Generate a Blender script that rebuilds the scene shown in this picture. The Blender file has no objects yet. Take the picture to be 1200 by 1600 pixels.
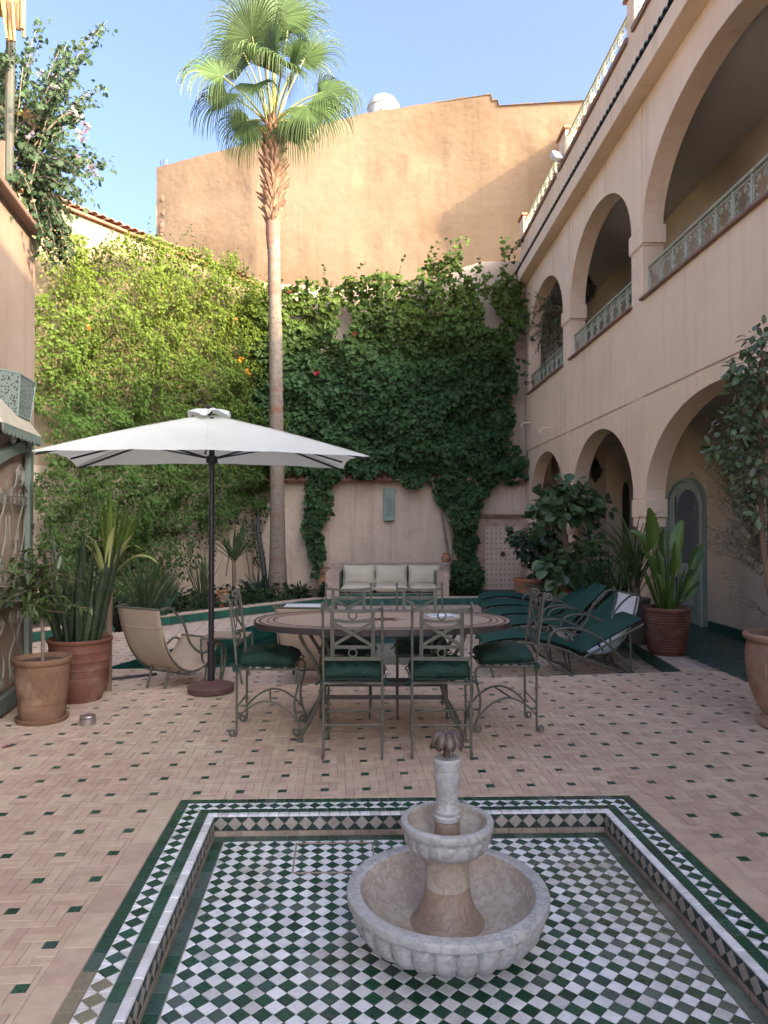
import bpy, bmesh, math, random
import numpy as np
from mathutils import Vector, Matrix
random.seed(7)
RNG = np.random.default_rng(11)
PI = math.pi
SC = bpy.context.scene
COL = SC.collection

# ------------------------------------------------------------------ camera, sky, sun, exposure
H, F, HY = 1.45, 1110.0, 817.0          # eye height; focal length and horizon of the 1200 x 1600 photograph
cam_d = bpy.data.cameras.new('camera')
cam_d.sensor_width = 36.0
cam_d.lens = 36.0 * F / 1600.0
cam_d.clip_start, cam_d.clip_end = 0.05, 2000.0
cam = bpy.data.objects.new('camera', cam_d)
COL.objects.link(cam)
cam.location = (0, 0, H)
cam.rotation_euler = (math.radians(90) + math.atan((HY - 800) / F), 0, 0)
SC.camera = cam

SUN = Vector((1.0, -0.8, 0.50)).normalized()          # towards the sun
world = bpy.data.worlds.new('World')
SC.world = world
world.use_nodes = True
wn = world.node_tree
sky_n = wn.nodes.new('ShaderNodeTexSky')
sky_n.sky_type = 'NISHITA'
sky_n.sun_disc = False
sky_n.sun_elevation = math.asin(SUN.z)
sky_n.sun_rotation = math.atan2(SUN.x, SUN.y)
sky_n.air_density = 0.4
sky_n.dust_density = 8.0
sky_n.ozone_density = 2.5
wn.links.new(sky_n.outputs[0], wn.nodes['Background'].inputs[0])
wn.nodes['Background'].inputs[1].default_value = 0.15

sun_d = bpy.data.lights.new('sun', 'SUN')
sun_d.energy = 2.0
sun_d.angle = math.radians(0.6)
sun_d.color = (0.82, 0.60, 0.36)
sun_o = bpy.data.objects.new('sun', sun_d)
COL.objects.link(sun_o)
sun_o.rotation_euler = (-SUN).to_track_quat('-Z', 'Y').to_euler()
sun_o.location = SUN * 60

SC.view_settings.view_transform = 'Standard'
SC.view_settings.look = 'None'
SC.view_settings.exposure = 2.85
SC.view_settings.gamma = 1.0
SC.view_settings.use_curve_mapping = False
SC.render.engine = 'CYCLES'
SC.cycles.max_bounces = 10
SC.cycles.diffuse_bounces = 7
SC.cycles.transparent_max_bounces = 8
SC.cycles.use_denoising = True


def at(px, py, z):
    """the world point seen at a pixel of the 1200 x 1600 photograph, z metres ahead"""
    return Vector(((px - 600) * z / F, z, H - (py - HY) * z / F))


# ------------------------------------------------------------------ objects
INV = {}


def reg(o):
    m = Matrix.LocRotScale(o.location, o.rotation_euler, None)
    INV[o.name] = m.inverted()
    return o


def tag(o, label=None, cat=None, group=None, kind=None):
    if label: o['label'] = label
    if cat: o['category'] = cat
    if group: o['group'] = group
    if kind: o['kind'] = kind
    return o


def thing(name, label, cat, loc=(0, 0, 0), rz=0.0, group=None):
    o = bpy.data.objects.new(name, None)
    o.empty_display_size = 0.1
    COL.objects.link(o)
    o.location = loc
    o.rotation_euler = (0, 0, rz)
    reg(o)
    return tag(o, label, cat, group)


def root_of(o):
    while o.parent: o = o.parent
    return o


def link(name, me, parent=None, mat=None):
    o = bpy.data.objects.new(name, me)
    COL.objects.link(o)
    if mat is not None and not me.materials:
        for m in (mat if isinstance(mat, (list, tuple)) else [mat]): me.materials.append(m)
    if parent is not None:
        o.parent = parent
    return o


def kids(o): return [c for c in KID.get(o.name, [])]


KID = {}


def copy_tree(o, parent=None):
    c = o.copy()
    COL.objects.link(c)
    if parent is not None: c.parent = parent
    for ch in [x for x in list(bpy.data.objects) if x.parent == o]:
        copy_tree(ch, c)
    return c


def dup(o, loc, rz, label, group=None):
    c = copy_tree(o)
    c.location = loc
    c.rotation_euler = (0, 0, rz)
    c['label'] = label
    if group: c['group'] = group
    reg(c)
    return c


class MB:
    """collects shapes and links them as one mesh object"""

    def __init__(s):
        s.v, s.f, s.m, s.c = [], [], [], []
        s.col = None

    def add(s, vs, fs, m=0):
        b = len(s.v)
        s.v += [tuple(v) for v in vs]
        s.f += [tuple(i + b for i in f) for f in fs]
        s.m += [m] * len(fs)
        if s.col is not None: s.c += [s.col] * len(vs)
        return s

    def box(s, c, size, rot=None, m=0, cham=0.0):
        x, y, z = size[0] / 2, size[1] / 2, size[2] / 2
        if cham:
            q = cham
            vs, fs = [], []
            for (dz, ix) in ((-z, q), (-z + q, 0), (z - q, 0), (z, q)):
                vs += [Vector((sx * (x - ix), sy * (y - ix), dz)) for sx, sy in ((-1, -1), (1, -1), (1, 1), (-1, 1))]
            fs = [(3, 2, 1, 0), (12, 13, 14, 15)]
            for k in range(3):
                for i in range(4):
                    j = (i + 1) % 4
                    fs.append((k * 4 + i, k * 4 + j, k * 4 + 4 + j, k * 4 + 4 + i))
        else:
            vs = [Vector((a * x, b * y, d * z)) for d in (-1, 1) for a, b in ((-1, -1), (1, -1), (1, 1), (-1, 1))]
            fs = [(3, 2, 1, 0), (4, 5, 6, 7), (0, 1, 5, 4), (1, 2, 6, 5), (2, 3, 7, 6), (3, 0, 4, 7)]
        if rot is not None:
            R = rot if isinstance(rot, Matrix) else Matrix.Rotation(rot, 3, 'Z')
            vs = [R @ v for v in vs]
        c = Vector(c)
        return s.add([v + c for v in vs], fs, m)

    def span(s, a, b, m=0, cham=0.0):
        a, b = Vector(a), Vector(b)
        return s.box((a + b) / 2, [abs(q) for q in (b - a)], None, m, cham)

    def tube(s, pts, r, n=8, closed=False, cap=True, m=0, flat=None):
        pts = [Vector(p) for p in pts]
        N = len(pts)
        rad = r if isinstance(r, (list, tuple)) else [r] * N
        tang = []
        for i in range(N):
            if closed: t = pts[(i + 1) % N] - pts[i - 1]
            else: t = pts[min(i + 1, N - 1)] - pts[max(i - 1, 0)]
            tang.append(t.normalized() if t.length > 1e-9 else Vector((0, 0, 1)))
        t0 = tang[0]
        nrm = t0.cross(Vector((0, 0, 1)))
        if nrm.length < 1e-3: nrm = t0.cross(Vector((1, 0, 0)))
        nrm.normalize()
        vs = []
        for i in range(N):
            t = tang[i]
            nrm = nrm - t * nrm.dot(t)
            if nrm.length < 1e-6: nrm = t.orthogonal()
            nrm.normalize()
            b = t.cross(nrm)
            for k in range(n):
                a = 2 * PI * k / n
                fa, fb = (1, 1) if flat is None else flat
                vs.append(pts[i] + (nrm * math.cos(a) * fa + b * math.sin(a) * fb) * rad[i])
        fs = []
        for i in range(N if closed else N - 1):
            j = (i + 1) % N
            for k in range(n):
                l = (k + 1) % n
                fs.append((i * n + k, i * n + l, j * n + l, j * n + k))
        if cap and not closed:
            fs.append(tuple(range(n - 1, -1, -1)))
            fs.append(tuple((N - 1) * n + k for k in range(n)))
        return s.add(vs, fs, m)

    def lathe(s, prof, c=(0, 0, 0), n=32, m=0, lob=None, cap=True):
        """prof: (radius, height) from bottom to top; lob(i, angle) scales the radius of profile point i"""
        c = Vector(c)
        vs, fs = [], []
        for i, (r, h) in enumerate(prof):
            for k in range(n):
                a = 2 * PI * k / n
                q = r * (lob(i, a) if lob else 1)
                vs.append(c + Vector((q * math.cos(a), q * math.sin(a), h)))
        for i in range(len(prof) - 1):
            for k in range(n):
                l = (k + 1) % n
                fs.append((i * n + k, i * n + l, (i + 1) * n + l, (i + 1) * n + k))
        if cap:
            fs.append(tuple(range(n - 1, -1, -1)))
            if cap is True: fs.append(tuple((len(prof) - 1) * n + k for k in range(n)))
        return s.add(vs, fs, m)

    def prism(s, poly, h0, h1, m=0, bottom=True):
        n = len(poly)
        ar = sum(poly[i][0] * poly[(i + 1) % n][1] - poly[(i + 1) % n][0] * poly[i][1] for i in range(n))
        if ar < 0: poly = poly[::-1]
        vs = [(p[0], p[1], h0) for p in poly] + [(p[0], p[1], h1) for p in poly]
        fs = [tuple(range(n, 2 * n))]
        if bottom: fs.append(tuple(range(n - 1, -1, -1)))
        for i in range(n):
            j = (i + 1) % n
            fs.append((i, j, n + j, n + i))
        return s.add(vs, fs, m)

    def ball(s, c, r, nu=12, nv=8, sc=(1, 1, 1), m=0):
        prof = [(max(1e-4, r * math.sin(PI * i / nv)), -r * math.cos(PI * i / nv)) for i in range(nv + 1)]
        t = MB().lathe(prof, n=nu)
        c = Vector(c)
        return s.add([c + Vector((v[0] * sc[0], v[1] * sc[1], v[2] * sc[2])) for v in t.v], t.f, m)

    def xf(s, M):
        s.v = [tuple(M @ Vector(v)) for v in s.v]
        return s

    def mesh(s, name, parent=None):
        v = s.v
        if parent is not None:
            iv = INV[root_of(parent).name]
            v = [tuple(iv @ Vector(p)) for p in v]
        me = bpy.data.meshes.new(name)
        me.from_pydata(v, [], s.f)
        if s.c:
            at_ = me.color_attributes.new('Col', 'FLOAT_COLOR', 'POINT')
            at_.data.foreach_set('color', np.array([(c[0], c[1], c[2], 1.0) for c in s.c], dtype=np.float32).ravel())
        return me

    def build(s, name, mat, parent=None, smooth=True, ang=35, bevel=0.0, seg=1, sub=0, kind=None):
        me = s.mesh(name, parent)
        mats = mat if isinstance(mat, (list, tuple)) else [mat]
        for m in mats: me.materials.append(m)
        if len(mats) > 1: me.polygons.foreach_set('material_index', s.m)
        if bevel:
            bm = bmesh.new(); bm.from_mesh(me)
            bmesh.ops.remove_doubles(bm, verts=bm.verts, dist=1e-5)
            ed = [e for e in bm.edges if len(e.link_faces) == 2 and e.calc_face_angle(0) > math.radians(30)]
            bmesh.ops.bevel(bm, geom=ed, offset=bevel, segments=seg, affect='EDGES', clamp_overlap=True, profile=0.5)
            bm.to_mesh(me); bm.free()
        if smooth:
            me.polygons.foreach_set('use_smooth', [True] * len(me.polygons))
            me.set_sharp_from_angle(angle=math.radians(ang))
        me.update()
        o = link(name, me, parent)
        if sub:
            md = o.modifiers.new('subdivision', 'SUBSURF'); md.levels = sub; md.render_levels = sub
        if kind: o['kind'] = kind
        return o


def np_mesh(name, V, Fq, cols, mat, parent=None, smooth=False, kind=None):
    """V (N,3), Fq (M,4) or (M,3) vertex indices, cols (N,3): one mesh object from arrays"""
    V = np.asarray(V, np.float64)
    if parent is not None:
        M = np.array(INV[root_of(parent).name])
        V = V @ M[:3, :3].T + M[:3, 3]
    me = bpy.data.meshes.new(name)
    n, k = Fq.shape
    me.vertices.add(len(V)); me.vertices.foreach_set('co', V.astype(np.float32).ravel())
    me.loops.add(n * k); me.loops.foreach_set('vertex_index', Fq.astype(np.int32).ravel())
    me.polygons.add(n)
    me.polygons.foreach_set('loop_start', np.arange(0, n * k, k, dtype=np.int32))
    me.polygons.foreach_set('loop_total', np.full(n, k, np.int32))
    me.update(calc_edges=True)
    if cols is not None:
        a = me.color_attributes.new('Col', 'FLOAT_COLOR', 'POINT')
        c4 = np.ones((len(V), 4), np.float32); c4[:, :3] = cols
        a.data.foreach_set('color', c4.ravel())
    if smooth: me.polygons.foreach_set('use_smooth', np.ones(n, bool))
    me.materials.append(mat)
    me.validate()
    o = link(name, me, parent)
    if kind: o['kind'] = kind
    return o


def vnoise(P, seed=0):
    """smooth value noise in 0..1 at points (N,3)"""
    P = np.asarray(P, float)
    i = np.floor(P).astype(np.int64)
    f = P - i
    f = f * f * (3 - 2 * f)

    def h(a):
        n = (a[:, 0] * 374761393 + a[:, 1] * 668265263 + a[:, 2] * 2147483647 + seed * 1274126177) & 0x7fffffff
        n = ((n ^ (n >> 13)) * 1274126177) & 0x7fffffff
        return ((n ^ (n >> 16)) & 0xffff) / 65535.0
    r = 0
    for dx in (0, 1):
        for dy in (0, 1):
            for dz in (0, 1):
                w = (f[:, 0] if dx else 1 - f[:, 0]) * (f[:, 1] if dy else 1 - f[:, 1]) * (f[:, 2] if dz else 1 - f[:, 2])
                r = r + w * h(i + np.array([dx, dy, dz]))
    return r


def in_poly(P, poly):
    x, y = P[:, 0], P[:, 1]
    ins = np.zeros(len(P), bool)
    n = len(poly)
    for i in range(n):
        x0, y0 = poly[i]; x1, y1 = poly[(i + 1) % n]
        if y0 == y1: continue
        c = ((y0 > y) != (y1 > y)) & (x < (x1 - x0) * (y - y0) / (y1 - y0) + x0)
        ins ^= c
    return ins


def curve(pts, n=24):
    """Catmull-Rom through points"""
    pts = [Vector(p) for p in pts]
    P = [pts[0] * 2 - pts[1]] + pts + [pts[-1] * 2 - pts[-2]]
    out = []
    S = len(pts) - 1
    for k in range(n + 1):
        u = k / n * S
        i = min(int(u), S - 1)
        t = u - i
        a, b, c, d = P[i], P[i + 1], P[i + 2], P[i + 3]
        out.append(0.5 * ((2 * b) + (c - a) * t + (2 * a - 5 * b + 4 * c - d) * t * t + (3 * b - a - 3 * c + d) * t ** 3))
    return out


def spiral(c, r0, r1, a0, turns, n, U, W):
    """flat spiral in the plane of U, W: starts at radius r0, angle a0 and winds in to r1"""
    c = Vector(c)
    out = []
    for k in range(n + 1):
        t = k / n
        r = r0 + (r1 - r0) * t
        a = a0 + turns * 2 * PI * t
        out.append(c + U * (r * math.cos(a)) + W * (r * math.sin(a)))
    return out


# ------------------------------------------------------------------ materials
def mk(name, col, rough=0.6, col2=None, nscale=6.0, mix=(0.35, 0.65), bump=0.0, bscale=60.0, metal=0.0, attr=False, spec=0.5,
       coat=0.0, objrand=0.0, third=None, tscale=1.3, tmix=(0.5, 0.75), transl=0.0, rough2=None, streak=0.0, detail=6.0, stretch=None, bdist=0.01):
    m = bpy.data.materials.new(name)
    m.use_nodes = True
    nt = m.node_tree
    N, L = nt.nodes, nt.links
    bs = N['Principled BSDF']
    bs.inputs['Roughness'].default_value = rough
    bs.inputs['Metallic'].default_value = metal
    bs.inputs['Specular IOR Level'].default_value = spec
    if coat:
        bs.inputs['Coat Weight'].default_value = coat
        bs.inputs['Coat Roughness'].default_value = 0.12
    geo = N.new('ShaderNodeNewGeometry')
    pos = geo.outputs['Position']
    if stretch:
        mp = N.new('ShaderNodeMapping'); mp.inputs['Scale'].default_value = stretch
        L.new(pos, mp.inputs[0]); pos = mp.outputs[0]

    def noise(scale, lo, hi, det=detail):
        n = N.new('ShaderNodeTexNoise')
        n.inputs['Scale'].default_value = scale
        n.inputs['Detail'].default_value = det
        n.inputs['Roughness'].default_value = 0.6
        L.new(pos, n.inputs['Vector'])
        r = N.new('ShaderNodeMapRange')
        r.inputs[1].default_value = lo; r.inputs[2].default_value = hi
        L.new(n.outputs['Fac'], r.inputs[0])
        return n.outputs['Fac'], r.outputs[0]

    def mixc(fac, a, b, mode='MIX'):
        x = N.new('ShaderNodeMix'); x.data_type = 'RGBA'; x.blend_type = mode
        for s_, v in ((x.inputs[0], fac), (x.inputs[6], a), (x.inputs[7], b)):
            if hasattr(v, 'is_linked') or isinstance(v, bpy.types.NodeSocket): L.new(v, s_)
            elif isinstance(v, (int, float)): s_.default_value = v
            else: s_.default_value = (v[0], v[1], v[2], 1)
        return x.outputs[2]
    if attr:
        an = N.new('ShaderNodeVertexColor'); an.layer_name = 'Col'
        c = an.outputs['Color']
        if col is not None and col2 is not None:
            _, f = noise(nscale, *mix)
            k = mixc(f, col, col2)
            if third is not None:
                _, f3 = noise(tscale, *tmix)
                k = mixc(1.0, k, mixc(f3, (1, 1, 1), third), 'MULTIPLY')
            c = mixc(1.0, c, k, 'MULTIPLY')
    else:
        c = None
        if col2 is not None:
            _, f = noise(nscale, *mix)
            c = mixc(f, col, col2)
        if third is not None:
            _, f = noise(tscale, *tmix)
            c = mixc(f, c if c is not None else col, third)
    if streak:
        mp = N.new('ShaderNodeMapping'); mp.inputs['Scale'].default_value = (3.2, 3.2, .16)
        L.new(geo.outputs['Position'], mp.inputs[0])
        n = N.new('ShaderNodeTexNoise'); n.inputs['Scale'].default_value = 1.6; n.inputs['Detail'].default_value = 7; n.inputs['Roughness'].default_value = .65
        L.new(mp.outputs[0], n.inputs['Vector'])
        r = N.new('ShaderNodeMapRange'); r.inputs[1].default_value = .52; r.inputs[2].default_value = .72
        L.new(n.outputs['Fac'], r.inputs[0])
        c = mixc(1.0, c if c is not None else col, mixc(r.outputs[0], (1, 1, 1), (1 - streak, 1 - streak * 1.08, 1 - streak * 1.2)), 'MULTIPLY')
    if objrand:
        oi = N.new('ShaderNodeObjectInfo')
        hv = N.new('ShaderNodeHueSaturation')
        r = N.new('ShaderNodeMapRange'); r.inputs[3].default_value = 1 - objrand; r.inputs[4].default_value = 1 + objrand
        L.new(oi.outputs['Random'], r.inputs[0]); L.new(r.outputs[0], hv.inputs['Value'])
        if c is not None: L.new(c, hv.inputs['Color'])
        else: hv.inputs['Color'].default_value = (*col, 1)
        c = hv.outputs[0]
    if c is not None: L.new(c, bs.inputs['Base Color'])
    else: bs.inputs['Base Color'].default_value = (*col, 1)
    if rough2 is not None:
        n = N.new('ShaderNodeTexNoise'); n.inputs['Scale'].default_value = nscale * 2.3; n.inputs['Detail'].default_value = 5
        L.new(pos, n.inputs['Vector'])
        r = N.new('ShaderNodeMapRange'); r.inputs[1].default_value = .35; r.inputs[2].default_value = .65
        r.inputs[3].default_value = rough; r.inputs[4].default_value = rough2
        L.new(n.outputs['Fac'], r.inputs[0]); L.new(r.outputs[0], bs.inputs['Roughness'])
    if bump:
        n = N.new('ShaderNodeTexNoise'); n.inputs['Scale'].default_value = bscale; n.inputs['Detail'].default_value = 5
        L.new(pos, n.inputs['Vector'])
        b = N.new('ShaderNodeBump'); b.inputs['Strength'].default_value = bump; b.inputs['Distance'].default_value = bdist
        L.new(n.outputs['Fac'], b.inputs['Height']); L.new(b.outputs[0], bs.inputs['Normal'])
    if transl:
        tr = N.new('ShaderNodeBsdfTranslucent')
        if c is not None: L.new(c, tr.inputs[0])
        else: tr.inputs[0].default_value = (*col, 1)
        ms = N.new('ShaderNodeMixShader'); ms.inputs[0].default_value = transl
        L.new(bs.outputs[0], ms.inputs[1]); L.new(tr.outputs[0], ms.inputs[2])
        L.new(ms.outputs[0], N['Material Output'].inputs[0])
    return m


PINK = (0.68, 0.54, 0.395)
M = {}
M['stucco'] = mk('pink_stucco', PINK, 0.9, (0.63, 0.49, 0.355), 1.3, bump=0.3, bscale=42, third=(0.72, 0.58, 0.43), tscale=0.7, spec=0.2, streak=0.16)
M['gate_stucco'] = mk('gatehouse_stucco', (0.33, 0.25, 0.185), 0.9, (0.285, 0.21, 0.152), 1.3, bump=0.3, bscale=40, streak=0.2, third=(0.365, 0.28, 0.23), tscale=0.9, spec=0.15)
M['door_paint'] = mk('door_paint', (0.265, 0.325, 0.275), 0.5, (0.22, 0.275, 0.23), 7, bump=0.06, bscale=120)
M['pipe'] = mk('weathered_pipe', (0.05, 0.065, 0.045), 0.7, (0.075, 0.07, 0.05), 8)
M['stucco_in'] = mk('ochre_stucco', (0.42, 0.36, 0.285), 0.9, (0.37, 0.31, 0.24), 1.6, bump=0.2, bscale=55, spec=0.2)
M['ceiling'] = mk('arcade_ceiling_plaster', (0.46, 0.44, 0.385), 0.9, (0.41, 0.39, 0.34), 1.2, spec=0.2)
M['garden_stucco'] = mk('garden_wall_stucco', (0.53, 0.43, 0.33), 0.92, (0.465, 0.37, 0.28), 1.2, streak=0.22, bump=0.7, bscale=9, third=(0.36, 0.285, 0.23), tscale=0.9, tmix=(.55, .8), spec=0.15, bdist=0.03)
M['neigh'] = mk('ochre_render', (0.232, 0.164, 0.099), 0.95, (0.200, 0.137, 0.081), 0.55, streak=0.12, bump=0.55, bscale=5.0, third=(0.262, 0.191, 0.121), tscale=0.33, tmix=(.42, .62), spec=0.1, bdist=0.03, stretch=(1, 1, 1.25))
M['cream'] = mk('cream_render', (0.26, 0.205, 0.125), 0.9, (0.23, 0.18, 0.108), 1.4, bump=0.3, bscale=20, spec=0.15)
M['ledge'] = mk('brown_painted_ledge', (0.24, 0.15, 0.115), 0.8, (0.19, 0.12, 0.09), 5, bump=0.2, bscale=80)
M['green_paint'] = mk('sage_paint', (0.20, 0.27, 0.22), 0.55, (0.155, 0.215, 0.175), 7, bump=0.06, bscale=120)
M['pale_green'] = mk('pale_sage_paint', (0.35, 0.39, 0.30), 0.5, (0.28, 0.32, 0.245), 9, bump=0.05, bscale=120)
M['gate'] = mk('gate_paint', (0.16, 0.205, 0.165), 0.5, (0.125, 0.16, 0.13), 7, bump=0.06, bscale=120)
M['gate_scroll'] = mk('gate_scroll_paint', (0.215, 0.205, 0.165), 0.55, (0.17, 0.165, 0.13), 12)
M['iron'] = mk('grey_green_iron', (0.115, 0.118, 0.092), 0.5, (0.08, 0.080, 0.062), 14, bump=0.12, bscale=160, spec=0.4)
M['dark_iron'] = mk('dark_iron', (0.028, 0.026, 0.03), 0.45, (0.05, 0.04, 0.035), 12, spec=0.5)
M['cushion'] = mk('dark_green_cushion', (0.011, 0.036, 0.027), 0.75, (0.015, 0.047, 0.035), 9, bump=0.8, bscale=17, spec=0.3, bdist=0.03)
M['lounge'] = mk('green_lounger_fabric', (0.007, 0.046, 0.034), 0.7, (0.010, 0.060, 0.045), 5, bump=0.25, bscale=22, spec=0.3, bdist=0.012)
M['canvas'] = mk('beige_canvas', (0.53, 0.435, 0.335), 0.9, (0.48, 0.39, 0.295), 4, bump=0.25, bscale=14, spec=0.1, transl=0.25, bdist=0.02)
M['white_canvas'] = mk('white_canvas', (0.74, 0.76, 0.78), 0.85, (0.66, 0.68, 0.70), 4, spec=0.1, transl=0.2)
M['parasol'] = mk('cream_parasol_cloth', (0.66, 0.69, 0.635), 0.9, (0.61, 0.635, 0.58), 2.5, bump=0.15, bscale=9, spec=0.1, transl=0.30, bdist=0.02)
M['pole'] = mk('black_pole', (0.012, 0.011, 0.016), 0.4, spec=0.5)
M['maroon'] = mk('maroon_concrete', (0.105, 0.047, 0.044), 0.6, (0.075, 0.035, 0.032), 18, bump=0.3, bscale=90)
M['terra'] = mk('terracotta', (0.36, 0.165, 0.09), 0.8, (0.27, 0.12, 0.066), 5, bump=0.3, bscale=40, third=(0.40, 0.235, 0.15), tscale=3.5, tmix=(.52, .72), spec=0.25)
M['terra_pale'] = mk('pale_terracotta', (0.21, 0.125, 0.077), 0.85, (0.145, 0.083, 0.052), 4, bump=0.3, bscale=40, third=(0.37, 0.26, 0.18), tscale=3, tmix=(.52, .75), spec=0.2)
M['terra_red'] = mk('red_brown_terracotta', (0.165, 0.068, 0.045), 0.75, (0.115, 0.048, 0.033), 5, bump=0.25, bscale=40, third=(0.24, 0.15, 0.11), tscale=3, tmix=(.52, .72), spec=0.3)
M['urn'] = mk('urn_clay', (0.24, 0.143, 0.098), 0.8, (0.18, 0.105, 0.073), 4, bump=0.25, bscale=30, third=(0.36, 0.25, 0.19), tscale=2.4, spec=0.2)
M['stone_pot'] = mk('grey_clay', (0.17, 0.135, 0.10), 0.9, (0.12, 0.095, 0.072), 6, bump=0.5, bscale=30)
M['soil'] = mk('soil', (0.045, 0.03, 0.02), 0.95, (0.09, 0.065, 0.045), 16, bump=1.0, bscale=40)
M['bark'] = mk('bark', (0.20, 0.14, 0.095), 0.9, (0.11, 0.075, 0.05), 12, bump=0.8, bscale=34, stretch=(1, 1, .3))
M['vine_bark'] = mk('vine_bark', (0.24, 0.19, 0.145), 0.9, (0.13, 0.10, 0.075), 14, bump=0.7, bscale=40)
M['marble'] = None
M['leaf'] = mk('leaf', (1, 1, 1), 0.6, (0.80, 0.80, 0.80), 7, attr=True, spec=0.16, transl=0.34)
M['glossy_leaf'] = mk('glossy_leaf', (1, 1, 1), 0.38, (0.78, 0.78, 0.78), 9, attr=True, spec=0.5, transl=0.15)
M['flower'] = mk('petal', None, 0.6, attr=True, spec=0.2, transl=0.4)
M['water'] = None
M['grout'] = mk('mortar', (0.34, 0.27, 0.215), 0.95, (0.26, 0.205, 0.16), 20, bump=0.4, bscale=90)
M['grout_w'] = mk('pale_grout', (0.34, 0.31, 0.26), 0.95, (0.26, 0.23, 0.19), 12, bump=0.4, bscale=90)
M['brick'] = mk('clay_tile', (1, 1, 1), 0.62, (0.74, 0.70, 0.685), 11, mix=(.25, .75), attr=True, detail=10, third=(0.86, 0.81, 0.80), tscale=0.9, tmix=(.42, .68), bump=0.35, bscale=70, spec=0.35, rough2=0.85, bdist=0.004, stretch=(1, 1, 1))
M['glaze'] = mk('glazed_tile', (1, 1, 1), 0.24, (0.74, 0.75, 0.73), 16, mix=(.3, .7), attr=True, third=(0.80, 0.74, 0.66), tscale=2.6, tmix=(.55, .72), bump=0.2, bscale=40, spec=0.5, rough2=0.5, bdist=0.004)
M['glass'] = mk('door_glass', (0.10, 0.115, 0.13), 0.06, spec=0.8)
M['black'] = mk('dark_recess', (0.012, 0.010, 0.009), 0.9)
M['tin'] = mk('worn_tin', (0.42, 0.38, 0.37), 0.38, (0.30, 0.26, 0.25), 30, metal=0.8, bump=0.1, bscale=80)
M['bronze'] = mk('aged_bronze', (0.155, 0.125, 0.105), 0.5, (0.10, 0.08, 0.07), 30, metal=0.55, bump=0.3, bscale=120)
M['linen'] = mk('sage_linen', (0.49, 0.445, 0.345), 0.92, (0.45, 0.405, 0.31), 6, bump=0.3, bscale=18, spec=0.1, bdist=0.02)
M['white_metal'] = mk('white_metal', (0.40, 0.42, 0.41), 0.5)
M['reed'] = mk('cane', (0.36, 0.235, 0.10), 0.7, (0.24, 0.145, 0.06), 9, bump=0.4, bscale=50)
M['wood'] = mk('brown_wood', (0.17, 0.10, 0.065), 0.8, (0.11, 0.065, 0.045), 8, bump=0.4, bscale=40)
M['green_tile_fl'] = mk('green_floor_tile', (1, 1, 1), 0.25, (0.7, 0.72, 0.72), 9, attr=True, bump=0.1, bscale=40, spec=0.5, rough2=0.5, bdist=0.004)
M['roof_tile'] = mk('clay_roof_tile', (0.33, 0.175, 0.115), 0.85, (0.22, 0.125, 0.09), 7, bump=0.4, bscale=40, objrand=0.25)
M['green_roof'] = mk('green_glazed_roof_tile', (0.014, 0.034, 0.026), 0.35, (0.03, 0.05, 0.042), 12, objrand=0.25, spec=0.5)
M['paper'] = mk('brochure_paper', (0.62, 0.66, 0.70), 0.5, (0.25, 0.38, 0.50), 22, mix=(.48, .56))
M['boot'] = mk('palm_boot', (0.24, 0.138, 0.075), 0.85, (0.12, 0.066, 0.038), 16, bump=0.5, bscale=60, objrand=0.3)


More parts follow.
